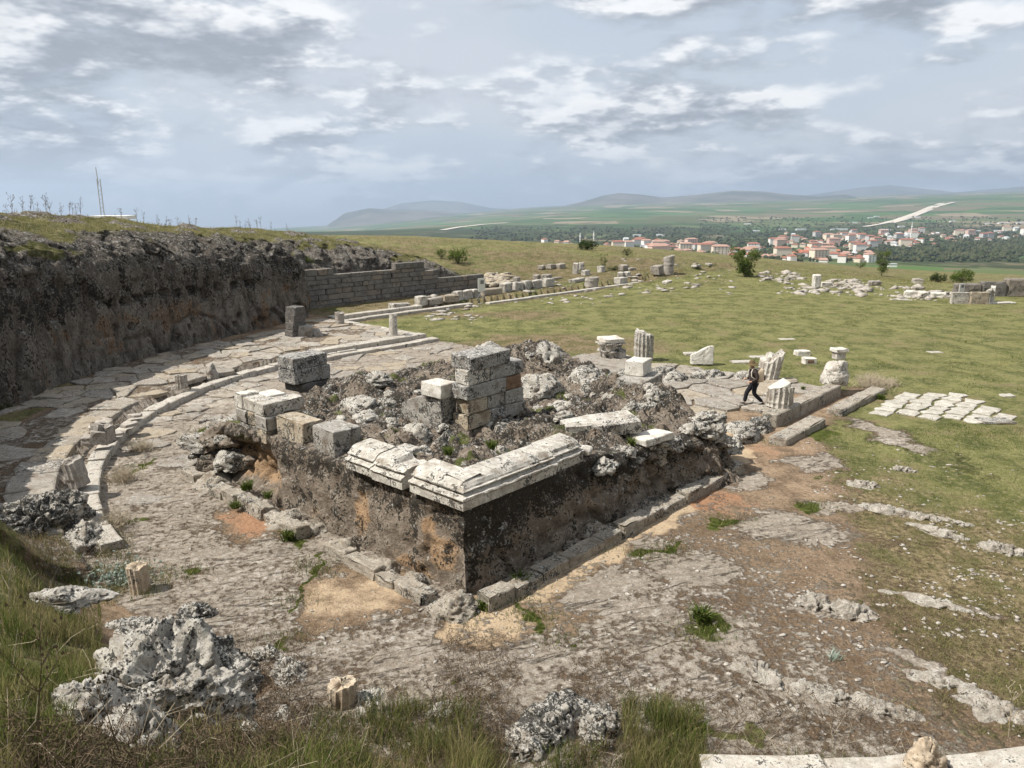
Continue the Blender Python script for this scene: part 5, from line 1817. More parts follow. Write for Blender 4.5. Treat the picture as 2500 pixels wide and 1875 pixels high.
# ------------------------------------------------------------------ masonry wall of the wing
mw = empty('masonry_wall', P(31, 40.7, 0), POD_A, label='long shaded wall of coursed ashlar masonry under the cliff', cat='wall')
bvar = [mesh('wall_block', *block(1, 1, 1, seed=900 + i, cuts=3, bev=.05, jit=.02, chip=.06), M_WALLB) for i in range(9)]
rgw = np.random.default_rng(31)
zc = .05
course = 0
while zc < 4.0:
    h = rgw.uniform(.30, .50)
    x = 20.8 + rgw.uniform(-.1, .1)
    while x < 41.0:
        wd = rgw.uniform(.45, 1.5)
        topz = np.interp(x + wd / 2, [20.8, 24.3, 24.5, 26.0, 26.1, 30.6, 30.7, 34.0, 34.1, 35.6, 35.7, 41], [3.45, 3.45, 3.1, 3.1, 2.75, 2.85, 3.4, 3.4, 2.6, 2.5, 1.95, 1.95])
        if zc + h * .6 < topz:
            q = Vector((x + wd / 2 - 31, -.3 + rgw.uniform(-.06, .06), zc))
            link('block', bvar[rgw.integers(9)], mw, q, (0, 0, rgw.uniform(-.01, .01)), (wd - .025, .62, h - .02))
        x += wd
    zc += h
    course += 1
pst = empty('pillar_stub', pix(722, 822, .38), POD_A, label='dark stub of stacked blocks where the cliff meets the masonry wall', cat='pillar')
for i in range(4):
    put_block('block', (.95 - .05 * i, .85, .46), (.03 * i, .0, .46 * i), .06 * i, M_DARKA, 920 + i, pst, jit=.03, chip=.14)  # dark stone colour paints in the cliff's shadow on this stub
put_block('fallen_block', (.85, .6, .7), pix(744, 822, .38), .3, M_GREYA, 930, tilt=(.1, .12), label='pale grey block fallen in front of the dark pillar stub', cat='block')
put_lump('stone', (.45, .4, .5), pix(772, 820, .38), 143, M_GREYD, nu=30, nv=18, label='rough grey stone beside the fallen pale block', cat='stone')

# ------------------------------------------------------------------ blocks strewn over the far end of the court
FAR = [  # px, py (foot), width, depth, height, turn, words
    (975, 752, 1.7, .7, .40, 0, 'first pale block at the near end of the long block row'), (1028, 745, .9, .7, .75, .1, 'upright white block second in the long block row'), (1060, 742, 1.5, .6, .55, 0, 'third block of the long block row'),
    (1098, 737, 1.6, .6, .6, 0, 'fourth block of the long block row, dark fronted'), (1118, 733, .8, .7, .8, .2, 'white-faced block halfway along the block row'), (1138, 729, 1.1, .7, .75, .0, 'broken pale block behind the info board'),
    (1160, 726, .9, .6, .75, .1, 'white block just behind the info board'), (1200, 719, 2.3, .6, .6, .0, 'long low block past the info board'), (1235, 712, 1.2, .7, .85, .1, 'white block second past the info board'),
    (1262, 709, 1.2, .7, .8, .0, 'white block third past the info board'), (1285, 706, 1.1, .7, .85, .1, 'white block fourth past the info board'), (1308, 704, 1.3, .7, .8, .0, 'white block fifth past the info board'), (1336, 699, 1.5, .8, .8, .1, 'last white block of the long row with a slab on it'),
    (1260, 690, 1.0, .6, .6, .4, 'grey block on the grass above the end of the row'), (1310, 684, .7, .6, .6, .2, 'small grey block on the grass bank'), (1335, 682, 1.1, .7, .55, .1, 'flat-topped block on the grass bank'), (1358, 681, 1.4, .7, .25, .0, 'flat slab lying on the grass bank'),
    (1408, 688, 1.9, .8, .35, .1, 'long pale slab beside the big leaning drum'), (1322, 657, 1.0, .6, .45, .4, 'small stone high on the far bank'), (1345, 656, 1.2, .7, .55, .2, 'twin of dark-topped stones on the far bank'), (1368, 655, 1.2, .7, .55, .1, 'right one of the dark-topped stones on the far bank'),
    (1405, 668, .7, .6, 1.2, .5, 'leaning pale stone upright on the far bank'), (1420, 660, .8, .5, .9, .8, 'tilted pale stone above the leaning one'), (1430, 672, 1.0, .6, .6, .1, 'squat stone beside the leaning pale stone'), (1468, 664, .9, .6, .7, .1, 'pale stone left of the young sapling'),
    (1515, 693, 1.6, .8, .7, .1, 'pale block at the start of a dark kerb'), (1515, 675, 1.0, .6, .5, .5, 'tilted white stone in the far grass'), (1530, 674, .9, .6, .5, .2, 'small white stone in the far grass'), (1522, 660, 1.4, .7, .6, .1, 'dark-topped block on the dry bank'), (1540, 659, 1.6, .6, .3, .1, 'low slab on the dry bank'),
    (1605, 669, 1.5, 1.0, 1.0, .2, 'square grey block beside the two-drum column'), (1700, 652, 1.3, .7, .3, .1, 'flat white stone on the dry slope'), (1730, 648, .9, .6, .3, .1, 'small white stone on the dry slope'), (1628, 690, 1.4, .6, .25, .1, 'pale slab in front of the two-drum column')]
for i, (u, v_, w_, d_, h_, rz, lab) in enumerate(FAR):
    q = on_ground(u, v_)
    put_block('stone_block', (w_, d_, h_), (q.x, q.y, q.z - .05), POD_A + rz, M_MARBLE if 'white' in lab or 'pale' in lab else M_SLAB, 1000 + i, cuts=4, bev=.06, jit=.03, chip=.12, tilt=(.05 * math.sin(i), .05 * math.cos(i * 2)), label=lab, cat='block', group='blocks strewn over the far end of the court')
q = on_ground(1442, 703)
v, f = fluted(.68, 1.15, 51, 14, top=.2, fl=False)
obj('fallen_drum', v, f, M_GREYD, loc=(q.x, q.y, q.z - .1), rot=(.1, .12, 0), label='big dark round-topped drum standing on the far kerb', cat='column drum')
q = on_ground(1631, 668)
cd2 = empty('drum_column', q, 0, label='column of two stacked grey drums on the far kerb', cat='column')
for i in range(2):
    v, f = fluted(.60, .98, 52 + i, 14, top=.02 + .25 * i, fl=False)
    obj('drum', v, f, M_GREYD, cd2, loc=(.03 * i, 0, 1.0 * i - .1))
# rubble at the end of the masonry wall
rgr = np.random.default_rng(77)
rest_v, rest_f = [], []


def strew(n, pts_fn, smin, smax, seed, flatk=.6):
    """many small angular stones merged to one mass"""
    rg = np.random.default_rng(seed)
    vs, fs = [], []
    base = np.array([(0, 0, 1), (.9, 0, .45), (.28, .86, .45), (-.73, .53, .45), (-.73, -.53, .45), (.28, -.86, .45), (.73, .53, -.45), (-.28, .86, -.45), (-.9, 0, -.45), (-.28, -.86, -.45), (.73, -.53, -.45), (0, 0, -1)], float)
    tri = np.array([(0, 1, 2), (0, 2, 3), (0, 3, 4), (0, 4, 5), (0, 5, 1), (1, 6, 2), (2, 7, 3), (3, 8, 4), (4, 9, 5), (5, 10, 1), (2, 6, 7), (3, 7, 8), (4, 8, 9), (5, 9, 10), (1, 10, 6), (11, 7, 6), (11, 8, 7), (11, 9, 8), (11, 10, 9), (11, 6, 10)])
    q = pts_fn(n, rg)
    if n > 1000:
        q = q[fbm(np.c_[q, 0 * q[:, 0]] / 1.1, 3) + rg.normal(0, .1, len(q)) > .02]
    hz_ = gfast(q[:, 0], q[:, 1])
    for k in range(len(q)):
        s_ = smin + (smax - smin) * rg.random() ** 2.5
        b_ = base * (1 + rg.uniform(-.5, .4, (12, 1))) * np.array([s_ * rg.uniform(.8, 2.2), s_, s_ * flatk * rg.uniform(.6, 1.1)])
        a = rg.uniform(0, 6.28)
        ca, sa = math.cos(a), math.sin(a)
        b_ = np.c_[b_[:, 0] * ca - b_[:, 1] * sa, b_[:, 0] * sa + b_[:, 1] * ca, b_[:, 2]]
        fs.append(tri + 12 * len(vs))
        vs.append(b_ + [q[k, 0], q[k, 1], hz_[k] + s_ * .12])
    return np.concatenate(vs), np.concatenate(fs)


def px_cloud(boxes):
    def fn(n, rg):
        out = []
        for k in range(n):
            u0, u1, v0, v1 = boxes[rg.integers(len(boxes))]
            c = pix(rg.uniform(u0, u1), rg.uniform(v0, v1))
            out.append((c.x, c.y))
        return np.array(out)
    return fn


v, f = strew(110, px_cloud([(1185, 1250, 700, 716), (1190, 1240, 690, 706)]), .2, .6, 1)
v[:, 2] += .25
obj('rubble', v, f, M_OCHRE, kind='stuff', label='heap of tan rubble at the end of the masonry wall', cat='rubble')
v, f = strew(340, px_cloud([(1900, 2100, 690, 722), (2080, 2250, 700, 726), (2030, 2120, 680, 705), (2200, 2340, 708, 735), (1850, 1960, 668, 690), (2430, 2500, 655, 700)]), .15, .5, 2)
obj('rubble', v, f, M_STONES, kind='stuff', label='field of white broken stones at the far right edge of the court', cat='rubble')
v, f = strew(260, px_cloud([(1150, 1500, 690, 745), (1500, 1800, 660, 720), (1040, 1180, 720, 790)]), .1, .42, 3, .35)
obj('rubble', v, f, M_STONES, kind='stuff', label='flat white stones showing through the grass along the far wing', cat='rubble')
v, f = strew(2600, px_cloud([(1950, 2500, 1130, 1500), (1900, 2500, 1400, 1800), (2200, 2500, 1250, 1420), (1500, 2100, 1300, 1760), (1960, 2350, 1080, 1240), (2250, 2500, 1330, 1560)]), .008, .06, 4, .45)
obj('stone_chips', v, f, M_STONES, kind='stuff', label='small pale stone chips scattered over the brown turf', cat='stone chips')
v, f = strew(2200, px_cloud([(300, 900, 1080, 1500), (600, 1500, 1480, 1760), (500, 700, 980, 1100), (1150, 1800, 1250, 1560)]), .008, .045, 5, .45)
obj('stone_chips', v, f, M_STONES, kind='stuff', label='small stone chips scattered over the bare rock', cat='stone chips')
for i, (u, v_, a, rz, lab) in enumerate(((2170, 1248, (.85, .28, .10), -.5, 'long white ridge of bedrock breaking through the turf'), (2255, 1268, (.5, .22, .09), -.55, 'white bedrock knob beside the longest ridge'), (2290, 1300, (.85, .24, .10), -.8, 'white bedrock ridge running down towards the kerb'), (2330, 1275, (.6, .18, .08), -.7, 'narrow white bedrock ridge at the outer side'),
                                         (2105, 1188, (.5, .3, .14), -.4, 'smooth white bedrock knob above the ridges'), (2440, 1345, (.5, .3, .14), -.4, 'flat white bedrock patch at the right edge'), (2200, 1150, (.35, .25, .12), 0, 'small white knob below the bare stone patch'), (1990, 1480, (.45, .35, .12), -.5, 'crumbly white outcrop amid brown turf'), (2080, 1500, (.5, .35, .16), -.6, 'crumbly white outcrop next to the brown turf hollow'),
                                         (2270, 1480, (.9, .2, .10), -.55, 'thin streak of bare white rock in brown turf'), (2320, 1680, (.8, .2, .12), -.55, 'pointed streak of bare rock low on the turf'), (2010, 1700, (.55, .28, .12), -.5, 'broken white outcrop above the mossy hollow'), (2160, 1740, (.6, .22, .10), -.45, 'long broken outcrop above the near kerb'), (2430, 1740, (.6, .3, .15), -.5, 'small broken outcrop close to the right edge'), (1850, 1660, (.45, .3, .12), -.6, 'crumbly outcrop above the tuft of tall grass'))):
    q = on_ground(u, v_)
    put_lump('outcrop', (a[0], a[1], a[2] * .8), (q.x, q.y, q.z - .03), 150 + i, M_OUTC, nu=70, nv=30, rz=rz, rough=.75, cell=3.5, label=lab, cat='rock outcrop', group='bedrock outcrops on the turf')
# right-hand ruins
q = on_ground(1992, 702)
put_block('stele', (.78, .55, 1.35), (q.x, q.y, q.z - .05), .1, M_WHITE, 1101, cuts=6, bev=.12, label='upright white stele at the far edge of the grass', cat='stele')
q = on_ground(2015, 700)
put_block('stone_block', (1.1, .7, .5), (q.x, q.y, q.z - .05), .1, M_WHITE, 1102, label='low white block beside the stele', cat='block')
RB = [(1925, 684, 1.0, .8, .7, 'grey-green boulder left of the stele'), (1945, 680, 1.2, .7, .5, 'flat stone behind the grey-green boulder'), (2045, 702, 1.0, .8, .9, 'dark-sided block at the start of the stone field'), (2135, 697, 1.7, .8, .9, 'slanting grey block in the stone field'), (2240, 692, 1.4, 1.0, 1.0, 'dark cubic block at the back of the stone field'),
      (2240, 708, 1.2, .8, .6, 'pale block under the dark cubic block'), (2222, 726, 1.3, .9, 1.1, 'big white block at the front of the stone field'), (2255, 727, 1.3, .9, 1.0, 'second big white block at the front of the stone field'), (2290, 725, 1.6, .9, .8, 'grey block beside the big white blocks'), (2330, 728, 2.2, 1.0, .5, 'long flat slab near the grey board'), (2200, 732, 2.4, .8, .2, 'thin white slab lying before the big white blocks')]
for i, (u, v_, w_, d_, h_, lab) in enumerate(RB):
    q = on_ground(u, v_)
    put_block('stone_block', (w_ * .75, d_ * .75, h_ * .62), (q.x, q.y, q.z - .08), .3 * math.sin(i * 3), M_WHITE if 'white' in lab else M_SLAB, 1110 + i, bev=.1, jit=.05, chip=.18, label=lab, cat='block', group='blocks of the right-hand stone field')
q = on_ground(2375, 742)
rw = empty('restored_wall', q, 0, label='low screen of new cream stone panels before the dark wall', cat='wall')
for i, (x, y, h, m_, rz) in enumerate(((-1.1, .1, 1.05, M_MARBLE, 0), (.35, -.15, 1.1, M_OCHRE, 0), (1.5, .35, 1.25, M_MARBLE, .9), (2.1, .9, 1.45, M_WHITE, 1.0))):
    put_block('panel', (1.45, .35, h), (x, y, -.1), rz, m_, 1130 + i, rw, bev=.02, chip=.02)
q = on_ground(2430, 742)
put_block('flat_slab', (2.4, .6, .15), (q.x + .4, q.y, q.z), .1, M_WHITE, 1140, label='white slab lying beside the new cream panels', cat='slab')
dw = empty('ruined_wall', on_ground(2420, 722), -.25, label='dark ruined wall running off at the right edge', cat='wall')
for i, (x, w_, h) in enumerate(((-2.2, 2.2, 1.2), (0, 2.1, 1.35), (2.1, 2.1, 1.65), (4.2, 1.7, 1.9), (6.2, 1.4, 1.4), (8.0, 2.0, 2.1), (10, 2.0, 2.3))):
    put_block('block', (w_, .9, h), (x, .22 * x, -.1), .22, M_WALLB, 1150 + i, dw, bev=.1, jit=.05, chip=.2)


# boards
def board(u, v_, w_, h, rz, lab, lean=.0):
    q = on_ground(u, v_)
    b_ = empty('info_board', q, rz, label=lab, cat='info board')
    pn = obj('panel', *block(w_, .05, h * .55, cuts=3, bev=.01, jit=0, chip=0), M_SIGNF, b_, loc=(0, 0, h * .45))
    obj('back', *block(w_ + .04, .03, h * .56, cuts=3, bev=.008, jit=0, chip=0), M_SIGNB, b_, loc=(0, .045, h * .445))
    obj('picture', *block(w_ * .5, .012, h * .16, cuts=3, bev=.002, jit=0, chip=0), M_SIGND, pn, loc=(.05, -.028, h * .31))
    for s_ in (-1, 1):
        obj('leg', *block(.06, .06, h * .5, cuts=3, bev=.01, jit=0, chip=0), M_SIGNB, b_, loc=(s_ * w_ * .38, .02, -.03))
        obj('strut', *block(.04, .04, h * .62, cuts=3, bev=.01, jit=0, chip=0), M_STEEL, b_, loc=(s_ * w_ * .38, .50, -.02), rot=(.72, 0, 0))
    return b_


board(1176, 739, .95, 2.0, .95, 'info board on two legs at the edge of the grass')
board(2344, 736, .9, 1.55, .6, 'grey board standing before the dark ruined wall')
# ------------------------------------------------------------------ the walker
import bmesh


def skinned(name, chains, mat, parent, sub=2, smooth=True, root=0):
    """chains: lists of (x, y, z, radius); points that coincide are shared; grown with a Skin modifier"""
    bm = bmesh.new()
    lay = bm.verts.layers.skin.verify()
    seen = {}
    first = None
    for ch in chains:
        prev = None
        for (x, y, z, r) in ch:
            key = (round(x, 4), round(y, 4), round(z, 4))
            if key not in seen:
                vtx = bm.verts.new((x, y, z))
                vtx[lay].radius = (r, r)
                seen[key] = vtx
                if first is None:
                    first = vtx
            vtx = seen[key]
            if prev is not None and prev is not vtx and bm.edges.get((prev, vtx)) is None:
                bm.edges.new((prev, vtx))
            prev = vtx
    first[lay].use_root = True
    me = bpy.data.meshes.new(name)
    bm.to_mesh(me)
    bm.free()
    me.materials.append(mat)
    o = link(name, me, parent)
    o.modifiers.new('skin', 'SKIN').use_smooth_shade = True
    s_ = o.modifiers.new('smooth', 'SUBSURF')
    s_.levels = s_.render_levels = sub
    return o


fa, fb_ = P(17.9, 2.25, .5), P(17.9, 1.55, .5)
mid_ = (fa + fb_) / 2
man = empty('person', (mid_.x, mid_.y, gh(mid_.x, mid_.y) + .10), R_(184), label='person in dark clothes and a brimmed hat walking across the stair platform', cat='person')
pel = (0, 0, .93, .13)
arm_l = [(.05, .19, 1.40, .055), (-.03, .25, 1.13, .046), (.22, .22, 1.00, .036), (.29, .21, .985, .034)]
arm_r = [(.05, -.19, 1.40, .055), (.0, -.25, 1.14, .046), (.25, -.20, 1.04, .036), (.32, -.19, 1.03, .034)]
fing = []
for hx, hy, hz_ in ((.29, .21, .985), (.32, -.19, 1.03)):
    for k in range(4):
        dy = (-.027 + .018 * k)
        ln_ = (.060, .072, .068, .052)[k]
        fing.append([(hx, hy, hz_, .034), (hx + .035, hy + dy, hz_ - .005, .010), (hx + .035 + ln_ * .5, hy + dy, hz_ - .02, .009), (hx + .03 + ln_ * .75, hy + dy, hz_ - .05, .008)])
    fing.append([(hx, hy, hz_, .034), (hx + .01, hy - .035, hz_ + .012, .011), (hx + .045, hy - .045, hz_ + .004, .009)])
chest = (.05, 0, 1.38, .12)
body = [[pel, (.02, 0, 1.15, .12), chest, (.09, 0, 1.50, .055), (.12, 0, 1.575, .075), (.135, 0, 1.66, .088), (.13, 0, 1.73, .06)],
        [(.135, 0, 1.66, .088), (.225, 0, 1.645, .016)], [(.135, 0, 1.66, .088), (.12, .092, 1.65, .018)], [(.135, 0, 1.66, .088), (.12, -.092, 1.65, .018)],
        [chest] + arm_l, [chest] + arm_r,
        [pel, (.0, .09, .88, .085), (.02, .10, .50, .052), (-.36, .10, .16, .036), (-.40, .10, .08, .036), (-.27, .10, .03, .03)],
        [pel, (.0, -.09, .88, .085), (.24, -.10, .50, .052), (.30, -.10, .12, .036), (.31, -.10, .05, .036), (.45, -.10, .03, .03)]]
skinned('body', body + fing, M_SKIN, man)
skinned('jacket', [[(.0, 0, .84, .175), (.02, 0, 1.0, .185), (.04, 0, 1.2, .18), (.05, 0, 1.38, .17), (.08, 0, 1.47, .075)],
                   [(.05, 0, 1.38, .17), (.05, .20, 1.395, .092), (-.03, .255, 1.13, .078), (.21, .222, 1.005, .05)],
                   [(.05, 0, 1.38, .17), (.05, -.20, 1.395, .092), (.0, -.255, 1.14, .078), (.24, -.202, 1.045, .05)]], M_JACKET, man)
skinned('trousers', [[(.0, 0, .92, .14), (.0, .09, .85, .12), (.02, .10, .50, .092), (-.345, .10, .15, .075)], [(.0, 0, .92, .14), (.0, -.09, .85, .12), (.24, -.10, .50, .092), (.30, -.10, .11, .075)]], M_TROUS, man)
skinned('shoe', [[(-.42, .10, .10, .05), (-.36, .10, .045, .05), (-.24, .10, .02, .042), (-.17, .10, .015, .03)]], M_SHOE, man)
skinned('shoe', [[(.29, -.10, .07, .052), (.33, -.10, .05, .052), (.45, -.10, .045, .045), (.52, -.10, .04, .03)]], M_SHOE, man)
hp = [(.0, .16), (.05, .158), (.085, .13), (.105, .06), (.11, .02), (.205, -.03), (.212, -.028), (.105, .0), (.10, -.01)]
na = 28
hv = []
for r, z in hp:
    for a in np.linspace(0, 2 * np.pi, na, endpoint=False):
        hv.append((r * math.cos(a) * 1.12, r * math.sin(a), z + .02 * math.sin(2 * a + .6) * (r > .15)))
hf = [(k * na + i, k * na + (i + 1) % na, (k + 1) * na + (i + 1) % na, (k + 1) * na + i) for k in range(len(hp) - 1) for i in range(na)]
obj('hat', hv, hf, M_HAT, man, smooth=True, loc=(.135, 0, 1.685), rot=(0, .14, 0))
# backpack
bp_loc = man.matrix_basis @ Vector((-.19, .0, 1.03))
bp = empty('backpack', bp_loc, R_(184), label='tan backpack with pale straps worn by the person walking', cat='backpack')
v, f = block(.30, .38, .56, seed=5, cuts=7, bev=.07, jit=.012, chip=0)
bag = obj('bag', v, f, M_PACK, bp, smooth=True, loc=(-.02, 0, -.09), rot=(0, .08, 0))
v, f = block(.10, .26, .22, seed=6, cuts=5, bev=.05, jit=.01, chip=0)
obj('pocket', v, f, M_PACKD, bag, smooth=True, loc=(-.17, 0, .06))
for s_ in (-1, 1):
    skinned('strap', [[(.09, .12 * s_, .42, .022), (.20, .13 * s_, .505, .022), (.33, .14 * s_, .48, .022), (.39, .15 * s_, .34, .02), (.37, .17 * s_, .16, .018), (.22, .18 * s_, .05, .015), (.12, .14 * s_, .02, .014)]], M_STRAP, bp, sub=1)
# ------------------------------------------------------------------ the town in the valley
VZ = vz.reshape(A_.shape)


def on_valley(px, py):
    dx, du = (px - 1250) / FPX, (937.5 - py) / FPX
    d = (dx, math.cos(PITCH) + du * math.sin(PITCH), -math.sin(PITCH) + du * math.cos(PITCH))
    az = math.atan2(d[0], d[1])
    hz_ = math.hypot(d[0], d[1])
    c = np.interp(az, ang, np.arange(len(ang)))
    i = int(np.clip(c, 0, len(ang) - 2))
    col = VZ[:, i] * (1 - (c - i)) + VZ[:, i + 1] * (c - i)
    ray = CAM_H + d[2] / hz_ * dist
    df = ray - col
    start = np.searchsorted(dist, 420)
    k = start
    while k < len(dist) - 1 and df[k] > 0:
        k += 1
    if k > start:
        t = df[k - 1] / (df[k - 1] - df[k] + 1e-9)
        D0 = dist[k - 1] + (dist[k] - dist[k - 1]) * t
    else:
        D0 = dist[k]
    x, y = math.sin(az) * D0, math.cos(az) * D0
    return Vector((x, y, CAM_H + d[2] / hz_ * D0))


def wall_mesh(w_, d_, h, mat):
    v = [(x * w_ / 2, y * d_ / 2, z) for z in (-3, h) for x, y in ((-1, -1), (1, -1), (1, 1), (-1, 1))]
    return mesh('house_wall', v, [(0, 1, 5, 4), (1, 2, 6, 5), (2, 3, 7, 6), (3, 0, 4, 7), (4, 5, 6, 7), (3, 2, 1, 0)], mat)


def roof_mesh(w_, d_, h, hip, mat, flat_=False):
    e = .6
    w2, d2 = w_ / 2 + e, d_ / 2 + e
    if flat_:
        v = [(x * w2, y * d2, z) for z in (0, .5) for x, y in ((-1, -1), (1, -1), (1, 1), (-1, 1))]
        return mesh('house_roof', v, [(0, 1, 5, 4), (1, 2, 6, 5), (2, 3, 7, 6), (3, 0, 4, 7), (4, 5, 6, 7), (3, 2, 1, 0)], mat)
    rl = w2 * (1 - hip)
    v = [(-w2, -d2, 0), (w2, -d2, 0), (w2, d2, 0), (-w2, d2, 0), (-rl, 0, h), (rl, 0, h), (-w2, -d2, -.35), (w2, -d2, -.35), (w2, d2, -.35), (-w2, d2, -.35)]
    f = [(0, 1, 5, 4), (2, 3, 4, 5), (1, 2, 5), (3, 0, 4), (6, 7, 1, 0), (7, 8, 2, 1), (8, 9, 3, 2), (9, 6, 0, 3), (9, 8, 7, 6)]
    return mesh('house_roof', v, f, mat)


rgt = np.random.default_rng(41)
walls = [M_PLW, M_PLC, M_PLP, M_PLG]
kinds = []
for i in range(14):
    w_, d_, h = rgt.uniform(9, 14), rgt.uniform(8, 11), rgt.choice([3.4, 6.2, 6.4, 9.2])
    kinds.append((wall_mesh(w_, d_, h, walls[[0, 0, 1, 0, 2, 1, 3, 0, 1, 0, 2, 0, 3, 1][i]]), roof_mesh(w_, d_, rgt.uniform(1.8, 2.8), rgt.uniform(.25, .6), [M_ROOF, M_ROOF2, M_ROOF, M_ROOFG, M_ROOF2, M_ROOF, M_ROOF2][i % 7]), h))
blocks_ = []
for i in range(6):
    w_, d_, h = rgt.uniform(17, 26), rgt.uniform(12, 15), rgt.choice([12.5, 15.5])
    blocks_.append((wall_mesh(w_, d_, h, [M_PLC, M_PLW, M_PLP, M_PLC, M_PLW, M_PLG][i]), roof_mesh(w_, d_, 2.6, .4, [M_ROOF2, M_ROOF][i % 2]), h, w_, d_))
sheds = [(wall_mesh(w_, 14, 5, M_PLW), roof_mesh(w_, 14, 1.6, 0.0, M_ROOFG), 5) for w_ in (30, 45, 60)]
orange = (wall_mesh(16, 12, 6, M_PLW), roof_mesh(16, 12, 3.2, .4, M_ROOF3), 6)
chim = mesh('house_chimney', *block(.8, .8, 2.4, cuts=3, bev=.05, jit=0, chip=0), M_PLG)
win_me = mesh('window_pane', *block(1.5, .12, 1.5, cuts=3, bev=.02, jit=0, chip=0), M_WIN)


def house(px, py, kind, rz, name, label, cat, group, scale=1.0, windows=None):
    q = on_valley(px, py)
    h_ = empty(name, q, rz, label=label, cat=cat, group=group)
    h_.scale = (scale,) * 3
    wl_ = link('wall', kind[0], h_)
    rf_ = link('roof', kind[1], h_, loc=(0, 0, kind[2]))
    if name == 'town_house' and rgt.random() < .35:
        link('chimney', chim, rf_, (1.6, 1.0, .6))
    if windows:
        w_, d_ = windows
        nf = int(kind[2] / 3)
        for fl in range(nf):
            for k in range(int(w_ / 5.5)):
                link('window', win_me, wl_, (-w_ / 2 + 3 + k * 5.5, -d_ / 2 - .04, 1.0 + fl * 3))
    return h_


ZONES = [  # u0, u1, v0, v1, count, block share, words
    (1315, 1420, 592, 602, 6, 0.0, 'small red-roofed house at the left tip of the far town'),
    (1475, 1600, 592, 622, 44, .12, 'red-roofed house in the left quarter of the far town'),
    (1600, 1760, 594, 628, 46, .12, 'red-roofed house in the middle quarter of the far town'),
    (1760, 1880, 604, 648, 26, .08, 'pale house on the near slope of the far town'),
    (1900, 2130, 572, 592, 30, .55, 'cream apartment building in the long terrace of the far town'),
    (1880, 2120, 590, 642, 84, .10, 'white house with a red roof in the dense heart of the far town'),
    (2120, 2310, 566, 606, 52, .2, 'red-roofed house around the tall minaret of the far town'),
    (2310, 2500, 562, 592, 26, .3, 'low house at the right end of the far town')]
for zi, (u0, u1, v0, v1, n, bs, lab) in enumerate(ZONES):
    for k in range(n):
        u, v_ = rgt.uniform(u0, u1), rgt.uniform(v0, v1)
        rz = rgt.choice([-.5, .1, .6, 1.1]) + rgt.normal(0, .1)
        if rgt.random() < bs:
            b_ = blocks_[rgt.integers(6)]
            house(u, v_, b_, rz * .3, 'apartment_block', lab.replace('red-roofed house', 'tall apartment block').replace('pale house', 'apartment block').replace('white house with a red roof', 'large apartment block').replace('low house', 'long apartment block'), 'building', 'buildings of the far town',
                  windows=(b_[3], b_[4]) if rgt.random() < .3 else None)
        else:
            house(u, v_, kinds[rgt.integers(14)], rz, 'town_house', lab, 'house', 'buildings of the far town', rgt.uniform(.85, 1.2))
for u, v_ in ((1975, 613), (1995, 610), (2010, 614), (2030, 612), (1965, 622), (2040, 620), (1985, 621), (2012, 624), (1945, 626)):
    house(u, v_, orange, rgt.uniform(-.4, .6), 'town_house', 'building under the bright orange roofs in the far town', 'house', 'bright orange roofs of the far town')
for u, v_, k in ((2375, 566, 2), (2440, 566, 1), (2412, 548, 0), (2450, 546, 2), (2490, 546, 1), (2140, 530, 0), (2125, 533, 0), (2085, 545, 0), (2040, 562, 1), (2060, 562, 0), (2200, 555, 0), (2240, 532, 0), (1910, 562, 0), (1555, 577, 0), (1612, 576, 0), (1825, 548, 0), (1845, 566, 0), (2325, 542, 0), (1955, 562, 1), (2160, 563, 1)):
    house(u, v_, sheds[k], rgt.uniform(-.2, .2), 'long_shed', 'long white shed among the trees behind the far town', 'shed', 'white sheds behind the far town', .8)
hb = blocks_[1]
house(2122, 640, (wall_mesh(13, 11, 11, M_PLW), roof_mesh(13, 11, 2.4, .4, M_ROOF2), 11), .3, 'town_house', 'three-storey white house below the town, behind a young tree', 'house', None, 1.0, (13, 11))
house(2178, 652, (wall_mesh(12, 8, 5, M_PLW), roof_mesh(12, 8, .5, 0, M_ROOFG, True), 5), -.1, 'flat_roofed_house', 'white flat-roofed building beside the young tree', 'house', None, .8)


def minaret(u, v_, h, lab):
    q = on_valley(u, v_)
    m_ = empty('minaret', q, 0, label=lab, cat='minaret', group='minarets of the far town')
    for nm, prof, mt in (('shaft', [(1.9, -2), (1.9, h * .15), (1.35, h * .2), (1.3, h * .66), (2.1, h * .69), (2.1, h * .72), (1.2, h * .73), (1.15, h * .86)], M_PLW), ('spire', [(1.4, h * .86), (.75, h * .93), (.08, h)], M_ROOFG)):
        na = 10
        v = [(r * math.cos(a), r * math.sin(a), z) for r, z in prof for a in np.linspace(0, 2 * np.pi, na, endpoint=False)]
        f = [(k * na + i, k * na + (i + 1) % na, (k + 1) * na + (i + 1) % na, (k + 1) * na + i) for k in range(len(prof) - 1) for i in range(na)]
        obj(nm, v, f, mt, m_)


minaret(1416, 603, 30, 'slim white minaret at the left of the dark round bush')
minaret(1449, 603, 34, 'white minaret at the right of the dark round bush')
minaret(2223, 585, 48, 'tall white minaret over the right half of the far town')
q = on_valley(2212, 583)
na = 16
v = [(9 * math.cos(t) * math.cos(a), 9 * math.cos(t) * math.sin(a), 9 + 8 * math.sin(t)) for t in np.linspace(0, 1.5, 6) for a in np.linspace(0, 2 * np.pi, na, endpoint=False)]
f = [(k * na + i, k * na + (i + 1) % na, (k + 1) * na + (i + 1) % na, (k + 1) * na + i) for k in range(5) for i in range(na)]
mq = empty('mosque', q, 0, label='grey domed mosque at the foot of the tall minaret', cat='mosque')
obj('dome', v, f, M_ROOFG, mq, smooth=True)
link('wall', wall_mesh(20, 20, 9.5, M_PLW), mq)


